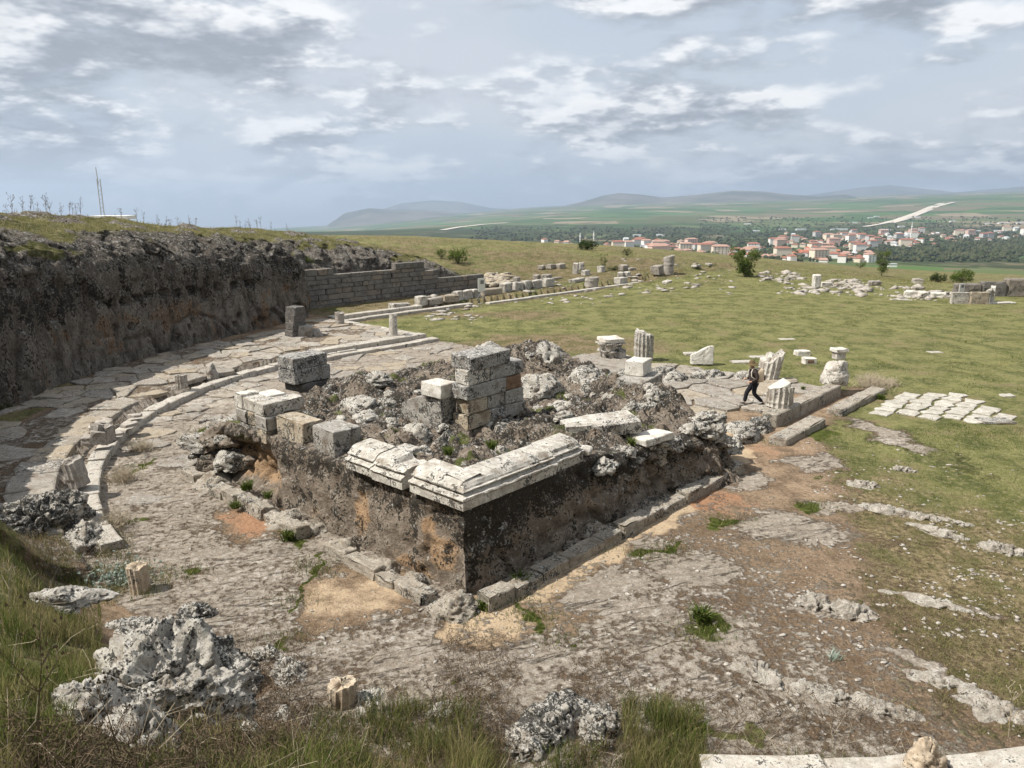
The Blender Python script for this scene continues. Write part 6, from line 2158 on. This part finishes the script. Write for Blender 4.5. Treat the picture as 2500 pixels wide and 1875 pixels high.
# pale road climbing the far slope
def ribbon(name, pts, wdt, lift, **tags):
    q = [on_valley(*p) for p in pts]
    v = []
    for i, a in enumerate(q):
        t = (q[min(i + 1, len(q) - 1)] - q[max(i - 1, 0)])
        n_ = Vector((-t.y, t.x, 0)).normalized() * wdt / 2
        v += [tuple(a + n_ + Vector((0, 0, lift))), tuple(a - n_ + Vector((0, 0, lift)))]
    return obj(name, v, [(2 * i, 2 * i + 1, 2 * i + 3, 2 * i + 2) for i in range(len(q) - 1)], M_ROADW, **tags)


ribbon('road', [(2165, 545), (2190, 539), (2215, 530), (2245, 519), (2272, 507), (2300, 497)], 38, 3, kind='structure')
ribbon('road', [(2175, 546), (2205, 538), (2235, 527), (2265, 515), (2290, 504), (2330, 494)], 26, 3, kind='structure')
ribbon('road', [(2110, 555), (2140, 550), (2165, 545)], 22, 3, kind='structure')
ribbon('road', [(1080, 563), (1120, 556), (1180, 549), (1240, 545)], 26, 3, kind='structure')


# trees about the town, too many to count
def tree_mass(n, zones, seed, hmin, hmax):
    rg = np.random.default_rng(seed)
    vs, fs = [], []
    base = np.array([(0, 0, 1), (.9, 0, .45), (.28, .86, .45), (-.73, .53, .45), (-.73, -.53, .45), (.28, -.86, .45), (.73, .53, -.45), (-.28, .86, -.45), (-.9, 0, -.45), (-.28, -.86, -.45), (.73, -.53, -.45), (0, 0, -1)], float)
    tri = np.array([(0, 1, 2), (0, 2, 3), (0, 3, 4), (0, 4, 5), (0, 5, 1), (1, 6, 2), (2, 7, 3), (3, 8, 4), (4, 9, 5), (5, 10, 1), (2, 6, 7), (3, 7, 8), (4, 8, 9), (5, 9, 10), (1, 10, 6), (11, 7, 6), (11, 8, 7), (11, 9, 8), (11, 10, 9), (11, 6, 10)])
    c = []
    pr_ = np.array([z[4] for z in zones], float)
    pr_ /= pr_.sum()
    for k in range(n):
        z = zones[rg.choice(len(zones), p=pr_)]
        q = on_valley(rg.uniform(z[0], z[1]), rg.uniform(z[2], z[3]))
        s_ = rg.uniform(hmin, hmax)
        tall = 1.7 if rg.random() < .12 else 1.0
        for _ in range(3):
            b_ = base * (1 + rg.uniform(-.3, .3, (12, 1))) * np.array([s_ * .42, s_ * .42, s_ * .40 * tall])
            fs.append(tri + 12 * len(vs))
            vs.append(b_ + np.array([q.x, q.y, q.z + s_ * .42]) + rg.normal(0, s_ * .30, 3) * [1.3, 1.3, .6])
            c.append(np.tile([rg.random(), rg.random() ** 3 * .6, 0], (12, 1)))
    return np.concatenate(vs), np.concatenate(fs), np.concatenate(c)


v, f, c = tree_mass(3400, [(1150, 2500, 556, 590, 5), (1470, 1900, 590, 640, 3), (1880, 2500, 575, 640, 4), (1700, 2500, 530, 560, 2), (1560, 1800, 605, 630, 1)], 3, 3.5, 8)
obj('woodland', v, f, M_FARTREE, attrs={'c': c}, kind='stuff', label='trees growing in and around the far town', cat='woodland')
v, f, c = tree_mass(800, [(2240, 2450, 602, 632, 5), (2310, 2500, 585, 600, 3), (2100, 2260, 600, 625, 2), (2420, 2500, 600, 625, 2), (1700, 1790, 612, 625, 1)], 5, 5, 8)
obj('woodland', v, f, M_FARTREE, attrs={'c': c}, kind='stuff', label='dark grove of low trees above the bright green field', cat='woodland')

# mast and hut beyond the hill crest
q = Vector((-78.5, 152, 1.0))
mast = empty('radio_mast', q, 0, label='thin lattice radio mast rising beyond the hill crest', cat='mast')
for s_ in ((-.3, -.2), (.3, -.2), (0, .35)):
    obj('leg', *block(.13, .13, 11.5, cuts=3, bev=.01, jit=0, chip=0), M_STEEL, mast, loc=(s_[0], s_[1], 0))
for k in range(14):
    obj('brace', *block(.75, .07, .07, cuts=3, bev=.01, jit=0, chip=0), M_STEEL, mast, loc=(0, .0, .6 + k * .8), rot=(0, .6 * (-1) ** k, 0))
obj('antenna', *block(.12, .12, 3.2, cuts=3, bev=.01, jit=0, chip=0), M_STEEL, mast, loc=(-.25, 0, 10.5), rot=(0, -.04, 0))
hut = empty('hut', (-57, 113, 2.9), .15, label='low white-roofed hut behind the hill crest', cat='hut')
link('wall', wall_mesh(3.4, 3, 3.0, M_PLC), hut)
link('roof', roof_mesh(3.8, 3, .35, 0, M_PLW, True), hut, loc=(0, 0, 3.0))
# ------------------------------------------------------------------ plants
def blades(q, h, w_, lean, rg, dry):
    """q (N,3) roots; bent tapering blades; returns verts, tris, colour attribute"""
    n = len(q)
    a = rg.uniform(0, 2 * np.pi, n)
    sd = np.c_[np.cos(a), np.sin(a), 0 * a]
    b = rg.uniform(0, 2 * np.pi, n)
    dr_ = np.c_[np.cos(b), np.sin(b), 0 * b]
    up = np.array([0, 0, 1.0])
    hh = h[:, None]
    ll_ = lean[:, None]
    ww = w_[:, None] / 2
    m1 = q + up * hh * .55 + dr_ * hh * ll_ * .35
    m2 = q + up * hh * (1 - .25 * ll_) + dr_ * hh * ll_
    v = np.stack([q - sd * ww, q + sd * ww, m1 - sd * ww * .7, m1 + sd * ww * .7, m2], 1).reshape(-1, 3)
    o = (np.arange(n) * 5)[:, None]
    f = np.concatenate([o + [0, 1, 3], o + [0, 3, 2], o + [2, 3, 4]])
    c = np.repeat(np.c_[rg.random(n), dry, 0 * dry], 5, 0)
    return v, f, c


rgg = np.random.default_rng(55)


def scatter_px(zones, n, slope=True):
    """roots on the terrain under surveyed picture areas: (u0,u1,v0,v1,weight)"""
    wts = np.array([z[4] for z in zones], float)
    wts /= wts.sum()
    zi = rgg.choice(len(zones), n, p=wts)
    z = np.array([zz_[:4] for zz_ in zones])[zi]
    u = rgg.uniform(z[:, 0], z[:, 1])
    v_ = rgg.uniform(z[:, 2], z[:, 3])
    dx, du = (u - 1250) / FPX, (937.5 - v_) / FPX
    d = np.c_[dx, math.cos(PITCH) + du * math.sin(PITCH), -math.sin(PITCH) + du * math.cos(PITCH)]
    lo, hi = np.full(n, 2.0), np.full(n, 40.0)
    t = np.full(n, 2.0)
    hit = np.zeros(n, bool)
    for s_ in np.arange(3.0, 30.0, .5):
        q = d * s_ + [0, 0, CAM_H]
        bl = (q[:, 2] < gfast(q[:, 0], q[:, 1])) & ~hit
        lo = np.where(bl, s_ - .5, lo)
        hi = np.where(bl, s_, hi)
        hit |= bl
    for _ in range(6):
        m_ = (lo + hi) / 2
        q = d * m_[:, None] + [0, 0, CAM_H]
        bl = q[:, 2] < gfast(q[:, 0], q[:, 1])
        hi = np.where(bl, m_, hi)
        lo = np.where(bl, lo, m_)
    q = d * hi[:, None] + [0, 0, CAM_H]
    q[:, 2] = gfast(q[:, 0], q[:, 1])
    return q[hit]


# tall grass of the foreground slope
q = scatter_px([(0, 330, 1290, 1480, 3), (0, 250, 1480, 1700, 4), (0, 180, 1650, 1950, 3), (150, 420, 1380, 1460, 1.2), (330, 760, 1780, 2000, 2), (760, 1180, 1730, 2000, 6), (1100, 1600, 1820, 2000, 4), (1520, 1720, 1720, 1950, 4), (600, 900, 1800, 2000, 1.5), (1700, 2200, 1860, 1960, 1.2)], 52000)
clump = fbm(np.c_[q[:, 0], q[:, 1], 0 * q[:, 0]] / .45, 3)
q = q[clump + rgg.normal(0, .12, len(q)) > -.12]
n = len(q)
hgt = rgg.uniform(.07, .27, n) * (1 + .8 * sstep(fbm(q / .8, 2), .0, .4))
hgt = hgt * (1 + .8 * (sstep(q[:, 0], -2.7, -2.2) * sstep(q[:, 0], -.1, -.5) + sstep(q[:, 0], 1.2, 1.5) * sstep(q[:, 0], 2.9, 2.5)))
v, f, c = blades(q - [0, 0, .02], hgt, rgg.uniform(.006, .013, n), rgg.uniform(.1, .6, n), rgg, np.clip(rgg.random(n) ** 2.2 * .9 + .30 * sstep(fbm(q / 1.3 + 5, 2), 0, .3), 0, 1))
obj('grass', v, f, M_GRASS, attrs={'c': c}, kind='stuff', label='tall green and straw-coloured grass on the near slope', cat='grass')
# short turf and weeds on the court
q = scatter_px([(1950, 2520, 990, 1300, 5), (1900, 2520, 1300, 1800, 5), (2200, 2520, 950, 1100, 2), (1600, 1800, 1480, 1600, 1), (1500, 1700, 1760, 1830, 1), (1850, 2100, 1040, 1200, 1)], 42000)
mm, kk = ground_masks(q[:, 0], q[:, 1])
ok = (mm[:, 1] + .35 * fbm(q / .5, 3) > .48)
q, kk = q[ok], kk[ok]
n = len(q)
v, f, c = blades(q - [0, 0, .01], rgg.uniform(.03, .10, n), rgg.uniform(.008, .016, n), rgg.uniform(.3, 1.0, n), rgg, np.clip(kk[:, 0] * .9 + rgg.normal(0, .2, n), 0, 1))
obj('turf', v, f, M_GRASS, attrs={'c': c}, kind='stuff', label='short patchy turf on the right of the court', cat='grass')
# tussocks over the lawn
ncl = 1500
cxy = np.c_[rgg.uniform(-14, 60, ncl), 33 + 62 * rgg.random(ncl) ** 1.2]
mm, kk = ground_masks(cxy[:, 0], cxy[:, 1])
cxy = cxy[(mm[:, 1] > .6)]
q = np.repeat(cxy, 34, 0) + rgg.normal(0, .22, (len(cxy) * 34, 2)) * [1.5, 1]
q = np.c_[q, gfast(q[:, 0], q[:, 1])]
n = len(q)
v, f, c = blades(q - [0, 0, .01], rgg.uniform(.04, .14, n), rgg.uniform(.014, .03, n), rgg.uniform(.3, 1.0, n), rgg, np.repeat(rgg.random(len(cxy)) ** 2 * .8, 34))
obj('lawn_tussocks', v, f, M_GRASS, attrs={'c': c}, kind='stuff', label='low tussocks over the grassy court', cat='grass')
# moss and tufts on bare rock
spots = [(1150, 1500), (1310, 1520), (1300, 1495), (1380, 1568), (1715, 1530), (770, 1395), (715, 1470), (1580, 1355), (1770, 1270), (1990, 1235), (500, 1050), (330, 1140), (700, 1560), (720, 1310), (450, 1400), (1640, 1340), (2400, 1060), (2330, 1040), (770, 1380), (640, 1240), (1450, 1340), (1250, 1460), (1900, 1080), (1690, 1560)]
qq = []
for u, v_ in spots:
    c0 = pix(u, v_)
    m_ = 170
    rr_ = rgg.normal(0, .28, (m_, 2)) * [1.2, .8]
    qq.append(np.c_[c0.x + rr_[:, 0], c0.y + rr_[:, 1], 0 * rr_[:, 0]])
q = np.concatenate(qq)
q[:, 2] = gfast(q[:, 0], q[:, 1])
n = len(q)
v, f, c = blades(q, rgg.uniform(.04, .15, n), rgg.uniform(.008, .016, n), rgg.uniform(.2, .8, n), rgg, rgg.random(n) ** 3)
obj('grass_tufts', v, f, M_GRASS, attrs={'c': c}, kind='stuff', label='little green tufts growing in cracks of the bare rock', cat='grass')
# rough grass on the hill top and the far bank
idx = rgg.choice(np.arange((NF + NU) * NS, min(NR, NF + NU + 46) * NS), 26000)
q = cv[idx] + np.c_[rgg.normal(0, .15, (len(idx), 2)), 0 * idx]
n = len(q)
dist_ = np.linalg.norm(q[:, :2], axis=1)
v, f, c = blades(q - [0, 0, .03], rgg.uniform(.10, .34, n), rgg.uniform(.012, .03, n), rgg.uniform(.2, .8, n), rgg, np.clip(rgg.uniform(.2, 1.1, n), 0, 1))
obj('hill_grass', v, f, M_GRASS, attrs={'c': c}, kind='stuff', label='rough dry grass over the hill above the cliff', cat='grass')
q = np.c_[rgg.uniform(-22, 75, 22000), rgg.uniform(78, 118, 22000), np.zeros(22000)]
q[:, 2] = gfast(q[:, 0], q[:, 1])
n = len(q)
v, f, c = blades(q - [0, 0, .03], rgg.uniform(.10, .36, n), rgg.uniform(.02, .04, n), rgg.uniform(.2, .8, n), rgg, np.clip(rgg.uniform(.15, 1.0, n), 0, 1))
obj('bank_grass', v, f, M_GRASS, attrs={'c': c}, kind='stuff', label='rough dry grass on the bank beyond the court', cat='grass')


# twigs and dead weeds
def twig(segs):
    """segs: (p0, p1, r0, r1) thin three-sided sticks"""
    vs, fs = [], []
    for p0, p1, r0, r1 in segs:
        p0, p1 = np.array(p0, float), np.array(p1, float)
        d = p1 - p0
        d /= np.linalg.norm(d) + 1e-9
        a = np.cross(d, [0.3, .2, .93])
        a /= np.linalg.norm(a) + 1e-9
        b = np.cross(d, a)
        o = len(vs)
        for p, r in ((p0, r0), (p1, r1)):
            for k in range(3):
                t = 2.094 * k
                vs.append(p + (a * math.cos(t) + b * math.sin(t)) * r)
        fs += [(o, o + 1, o + 4, o + 3), (o + 1, o + 2, o + 5, o + 4), (o + 2, o, o + 3, o + 5)]
    return np.array(vs), fs


def weed_segs(h, rg, nb=7, spread=.5, r=.006):
    segs = []
    p = np.zeros(3)
    lean = rg.normal(0, .08, 2)
    pts = [p]
    for k in range(6):
        p = p + np.array([lean[0] + rg.normal(0, .05), lean[1] + rg.normal(0, .05), 1.0]) * h / 6
        pts.append(p)
    for k in range(6):
        segs.append((pts[k], pts[k + 1], r * (1 - k / 8), r * (1 - (k + 1) / 8)))
    for k in range(nb):
        i = rg.integers(2, 6)
        a = rg.uniform(0, 6.28)
        l_ = h * rg.uniform(.12, .32)
        e = pts[i] + np.array([math.cos(a) * spread, math.sin(a) * spread, rg.uniform(.4, 1.0)]) * l_
        segs.append((pts[i], e, r * .55, r * .3))
        for _ in range(2):
            e2 = e + np.array([rg.normal(0, .5), rg.normal(0, .5), rg.uniform(.1, .8)]) * l_ * .45
            segs.append((e, e2, r * .35, r * .25))
            segs.append((e2, e2 + np.array([0, 0, .02]), r * 1.5, r * 1.2))
    return segs


sk = [mesh('dry_weed', *twig(weed_segs(1.0, np.random.default_rng(60 + i), 9, .55, .016)), M_DRYST) for i in range(5)]
SKY = [(18, 500), (30, 502), (52, 506), (72, 508), (86, 506), (94, 506), (112, 512), (126, 512), (152, 506), (170, 508), (180, 510), (188, 510), (198, 508), (292, 510), (300, 506), (336, 510), (352, 512), (392, 512), (402, 508), (420, 504), (430, 506), (444, 510), (455, 512), (462, 514), (476, 514), (580, 516), (588, 518), (600, 520), (612, 522), (628, 524), (640, 524), (662, 528), (700, 530)]
for i, (u, v_) in enumerate(SKY):
    q = on_hill(u, 9.0 + 5 * ((i * 37) % 7) / 7)
    s_ = .8 + .55 * ((i * 53) % 11) / 11
    link('dry_weed', sk[i % 5], None, (q.x, q.y, q.z - .05), (0, 0, i * 1.7), (s_ * .8, s_ * .8, s_), label='dead branching weed stalk standing against the sky on the hill crest', cat='dry weed', group='dead weeds on the hill crest')
NEARW = [(95, 1880, 1.35, 'tall dark dead stalk in the bottom left corner'), (470, 1640, .75, 'dead stalk in front of the big pitted boulder'), (560, 1700, .8, 'dead stalk at the shoulder of the big pitted boulder'), (1085, 1790, .95, 'tall dead stalk between golden drum and black boulder'), (1180, 1800, .8, 'dead stalk just left of the black-mottled boulder'), (700, 1800, .7, 'dead stalk under the golden drum'), (2462, 1800, .8, 'pale dead stalk at the bottom right edge'), (880, 1850, .6, 'grey seed stalk in the tall green grass'), (300, 1860, .8, 'dead stalk leaning over the big boulder foot'), (770, 1840, .65, 'brown dead stalk left of the tall green grass'), (25, 1500, .8, 'pale stalk at the left edge above the grass')]
for i, (u, v_, h, lab) in enumerate(NEARW):
    q = on_ground(u, v_, 2.5, 40)
    me = mesh('dry_weed', *twig(weed_segs(h, np.random.default_rng(80 + i), 10, .5, .008)), M_PALEST if 'pale' in lab or 'grey' in lab else M_DRYST)
    link('dry_weed', me, None, q, (.1 * math.sin(i), .1 * math.cos(i), 0), label=lab, cat='dry weed', group='dead weeds on the near slope')
# undergrowth of dead twigs
q = scatter_px([(430, 760, 1560, 1900, 4), (560, 1250, 1700, 1960, 4), (1080, 1260, 1560, 1900, 2.5), (0, 420, 1780, 1960, 2), (1400, 1560, 1620, 1900, 1.5), (1550, 2300, 1740, 1880, 1.2), (230, 330, 1280, 1420, .6), (60, 260, 1260, 1380, 1), (1650, 2100, 1690, 1800, .6)], 5200)
segs = []
for p in q:
    d = np.array([rgg.normal(0, .45), rgg.normal(0, .45), rgg.uniform(.3, 1.0)])
    l_ = rgg.uniform(.10, .34)
    e = p + d * l_
    segs.append((p, e, .0035, .0025))
    for _ in range(4):
        e2 = e + rgg.normal(0, .5, 3) * l_ * .4
        segs.append((e, e2, .0025, .0018))
        segs.append((e2, e2 + [.0, .0, .012], .006, .005))
v, f = twig(segs)
obj('dead_undergrowth', v, f, M_DRYST, kind='stuff', label='brown tangle of dead twigs and seed heads on the near slope', cat='undergrowth')
q = scatter_px([(0, 500, 1350, 1900, 3), (430, 1250, 1600, 1950, 3), (1400, 2300, 1680, 1900, 1.5)], 600)
segs = []
for p in q:
    d = np.array([rgg.normal(0, .6), rgg.normal(0, .6), rgg.uniform(.1, 1.0)])
    m1 = p + d * rgg.uniform(.1, .3)
    m2 = m1 + (d + rgg.normal(0, .3, 3)) * rgg.uniform(.1, .35)
    segs += [(p, m1, .003, .0028), (m1, m2, .0028, .002)]
v, f = twig(segs)
obj('dry_straw', v, f, M_PALEST, kind='stuff', label='pale dry straw bent over the near slope', cat='straw')
# grey thorn scrub against the kerb
for u, v_, w_, n_, lab in ((300, 1175, .55, 260, 'grey wiry scrub in the bend of the curved kerb'), (275, 1290, .6, 260, 'grey wiry scrub near the end of the curved kerb'), (345, 1100, .5, 200, 'grey wiry scrub beside the middle of the curved kerb'), (2130, 948, .9, 420, 'grey leafless bush at the end of the stairs'), (2170, 942, .5, 200, 'small grey leafless bush past the stairs')):
    c0 = pix(u, v_, .0)
    segs = []
    for k in range(n_):
        p = np.array([rgg.normal(0, w_ * .35), rgg.normal(0, w_ * .35), 0])
        e = p + np.array([rgg.normal(0, .4), rgg.normal(0, .4), rgg.uniform(.3, 1.0)]) * w_ * .6
        segs += [(p, e, .006, .004), (e, e + rgg.normal(0, .4, 3) * w_ * .3 + [0, 0, .03], .004, .003), (e, e + rgg.normal(0, .4, 3) * w_ * .3 + [0, 0, .03], .004, .003)]
    v, f = twig(segs)
    obj('scrub', v, f, M_PALEST, loc=(c0.x, c0.y, gh(c0.x, c0.y)), label=lab, cat='scrub')


# leafy bushes and young trees
def leaf_cloud(centres, radii, n, size, rg, flatten=1.0):
    k = rg.integers(0, len(centres), n)
    d = rg.normal(size=(n, 3))
    d /= np.linalg.norm(d, axis=1)[:, None]
    rad = radii[k] * rg.random(n) ** .35
    p = centres[k] + d * rad[:, None] * [1, 1, flatten]
    nn_ = rg.normal(size=(n, 3)) + d * .8 + [0, 0, .5]
    nn_ /= np.linalg.norm(nn_, axis=1)[:, None]
    a = np.cross(nn_, rg.normal(size=(n, 3)))
    a /= np.linalg.norm(a, axis=1)[:, None]
    b = np.cross(nn_, a)
    s_ = size * rg.uniform(.6, 1.3, n)[:, None]
    v = np.stack([p - a * s_, p + b * s_ * .5, p + a * s_, p - b * s_ * .5], 1).reshape(-1, 3)
    f = (np.arange(n) * 4)[:, None] + [0, 1, 2, 3]
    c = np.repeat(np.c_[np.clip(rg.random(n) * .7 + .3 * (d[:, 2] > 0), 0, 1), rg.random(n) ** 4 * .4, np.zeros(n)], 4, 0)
    return v, f, c


def bush(u, v_, w_px, h_px, n, mat, seed, name, lab, cat, upright=False, loc=None):
    q = loc or on_ground(u, v_)
    dd = q.y * math.cos(PITCH) + (CAM_H - q.z) * math.sin(PITCH)
    w_, h = w_px * dd / FPX, h_px * dd / FPX
    rg = np.random.default_rng(seed)
    b_ = empty(name, q, 0, label=lab, cat=cat, group='bushes and young trees about the court')
    m_ = 22
    a = rg.uniform(0, 6.28, m_)
    t = rg.random(m_)
    if upright:
        rr_ = w_ * .5 * (.25 + .75 * t) * rg.uniform(.3, 1, m_)
        cz_ = h * (.15 + .8 * t)
    else:
        rr_ = w_ * .42 * np.sqrt(rg.random(m_))
        cz_ = h * (.2 + .6 * t * (1 - (rr_ / (w_ * .5)) ** 2 * .6))
    cc = np.c_[np.cos(a) * rr_, np.sin(a) * rr_, cz_]
    rad = w_ * rg.uniform(.10, .22, m_)
    v, f, c = leaf_cloud(cc, rad, n, max(w_ * .028, .035), rg)
    v[:, 2] = np.maximum(v[:, 2], .02)
    obj('crown', v, f, mat, b_, attrs={'c': c})
    segs = [((0, 0, -.1), (0, 0, h * .3), w_ * .025, w_ * .02)]
    for k in range(m_):
        segs.append(((0, 0, h * (.05 if not upright else .15)), tuple(cc[k]), w_ * .012, w_ * .004))
    v, f = twig(segs)
    obj('trunk', v, f, M_BARK, b_)
    return b_


bush(1118, 645, 52, 46, 2600, M_LEAF, 1, 'bush', 'bright green round bush on the slope past the cliff', 'bush')
bush(1078, 632, 34, 30, 1300, M_LEAF, 2, 'bush', 'dull green smaller bush left of the bright round bush', 'bush')
bush(1434, 610, 54, 28, 2000, M_DARKLEAF, 3, 'bush', 'dark round bush on the bank between two minarets', 'bush')
bush(1472, 662, 26, 44, 1000, M_LEAF, 4, 'sapling', 'light green sapling in front of the dry bank', 'sapling', True)
bush(1818, 676, 76, 68, 4200, M_LEAF, 5, 'bush', 'big spreading green bush at the far edge of the grass', 'bush', True)
bush(2152, 674, 46, 62, 2400, M_LEAF, 6, 'young_tree', 'bright young tree before the three-storey house', 'tree', True)
bush(2346, 690, 56, 40, 2600, M_LEAF, 7, 'bush', 'round green bush behind the dark ruined wall', 'bush')
bush(2290, 690, 46, 28, 1700, M_DARKLEAF, 8, 'bush', 'low dark bush left of the round green bush', 'bush')
bush(1530, 625, 30, 22, 800, M_DARKLEAF, 9, 'bush', 'small dark bush on the bank below the town', 'bush')
bush(2100, 655, 26, 24, 700, M_LEAF, 10, 'bush', 'olive bush on the slope left of the young tree', 'bush')
bush(1500, 660, 40, 12, 500, M_DARKLEAF, 11, 'bush', 'flat dark scrub on the dry bank', 'bush')
bush(1575, 690, 20, 30, 260, M_LEAF, 12, 'sapling', 'thin pale sapling beside the dark far kerb', 'sapling', True)
bush(700, 640, 40, 24, 800, M_LEAF, 13, 'bush', 'small green bush on the rock ledge above the masonry wall', 'bush', loc=Vector(P(24.5, 43.5, 3.4)))


# small leafy plants near the podium and on the slope
def rosette(u, v_, z, size, n, mat, seed, lab, name='weed'):
    c0 = pix(u, v_, z)
    rg = np.random.default_rng(seed)
    q = np.c_[rg.normal(0, size * .18, (n, 2)), np.zeros(n)]
    v, f, c = blades(q, rg.uniform(.5, 1.0, n) * size, np.full(n, size * .10), rg.uniform(.4, 1.1, n), rg, rg.random(n) ** 4 * .5)
    obj(name, v, f, mat, attrs={'c': c}, loc=(c0.x, c0.y, z if z else gh(c0.x, c0.y)), label=lab, cat='weed', group='green weeds about the podium')


rosette(1182, 1488, 0, .34, 130, M_LEAF, 1, 'dark spiky green weed at the foot of the podium corner')
rosette(705, 1318, 0, .36, 130, M_LEAF, 2, 'green weed beside the plinth course on the sunlit side')
rosette(603, 1195, .35, .34, 110, M_LEAF, 3, 'green weed growing in the ochre hollow of the podium')
rosette(655, 1215, .30, .26, 80, M_LEAF, 4, 'little green weed on the far plinth block')
rosette(575, 1240, .12, .3, 80, M_LEAF, 5, 'green weed below the far end of the plinth')
rosette(1270, 1425, .1, .36, 110, M_LEAF, 6, 'green weed in the shaded gap behind the plinth')
rosette(1715, 1520, 0, .40, 200, M_LEAF, 7, 'bushy green weed on bare rock in the right foreground')
rosette(2040, 1610, 0, .26, 26, M_SILVER, 8, 'pale yellow-green rosette on the brown turf')
rosette(1095, 1110, 2.0, .3, 120, M_LEAF, 9, 'green weed in the hollow behind the moulded corner')
rosette(1200, 1095, 2.0, .3, 120, M_LEAF, 10, 'green weed with white flowers behind the moulded corner')
rosette(1540, 1085, 1.75, .26, 90, M_LEAF, 11, 'green weed under the wedge-shaped slab')
rosette(1960, 950, .45, .2, 70, M_LEAF, 12, 'tuft on the stair platform beside the fluted drum')
rosette(2150, 975, .0, .34, 160, M_LEAF, 13, 'green weed where the lower step ends')
c0 = on_ground(300, 1420, 3, 40)
rg = np.random.default_rng(9)
n = 420
k = np.c_[rg.normal(0, .34, n), rg.normal(0, .24, n), np.abs(rg.normal(0, .20, n))]
v, f, c = leaf_cloud(k, np.full(n, .03), n * 4, .035, rg)
obj('silver_shrub', v, f, M_SILVER, attrs={'c': c}, loc=c0, label='silvery leaved plant sprawling beside the tan column stub', cat='plant')

# ------------------------------------------------------------------ rocks of the near slope
NR_ = [  # u, v, radii, seed, words, dark
    (395, 1700, (1.05, .85, .80), 171, 'big pitted white boulder in the left foreground', .0), (560, 1660, (.55, .8, .55), 172, 'dark flank of rock right of the big pitted boulder', .3), (190, 1740, (.45, .4, .32), 173, 'pale knob of rock left of the big pitted boulder', 0),
    (330, 1800, (.5, .4, .38), 174, 'pale pointed rock at the foot of the big pitted boulder', 0), (330, 1540, (.95, .35, .25), 175, 'long pale rock lip above the big pitted boulder', 0), (110, 1475, (1.2, .28, .20), 176, 'long low rock band across the grass at the left edge', 0),
    (90, 1290, (1.3, .8, .85), 177, 'dark rubble mound over the portico floor at the left edge', .25), (210, 1330, (.75, .5, .55), 178, 'white and dark rock under the end of the gutter', .15), (250, 1300, (.4, .3, .25), 179, 'pale rock at the end of the curved kerb', 0),
    (480, 1500, (.5, .3, .25), 180, 'small ledge of rock above the dark flank', .1), (1350, 1775, (.68, .46, .48), 181, 'black-mottled white boulder in the centre foreground', .22), (1460, 1780, (.55, .38, .32), 182, 'dark mottled rock right of the black-mottled boulder', .25), (1270, 1830, (.35, .3, .28), 183, 'ochre-footed rock under the black-mottled boulder', 0),
    (600, 1790, (.22, .18, .16), 184, 'small white rock in the dead weeds', 0), (1080, 1740, (.45, .25, .14), 185, 'flat grey rock at the upper edge of the tall grass', 0), (900, 1715, (.55, .3, .10), 186, 'flat grey slab beside the golden drum', 0), (700, 1640, (.4, .3, .2), 187, 'pale rock behind the golden drum', 0), (650, 1600, (.35, .25, .18), 188, 'white rock at the edge of the dead weeds', 0),
    (690, 1750, (.2, .16, .16), 189, 'small grey rock left of the golden drum foot', 0)]
for u, v_, a, sd_, lab, dk in NR_:
    q = on_ground(u, v_, 2.5, 40)
    put_lump('boulder', a, (q.x, q.y, q.z - .05), sd_, M_BOULD, rz=sd_ * .7, attr=(0, 0, dk), nu=170 if a[0] > .8 else 60, nv=100 if a[0] > .8 else 34, rough=.5, cell=2.2, label=lab, cat='boulder', group='boulders on the near slope')
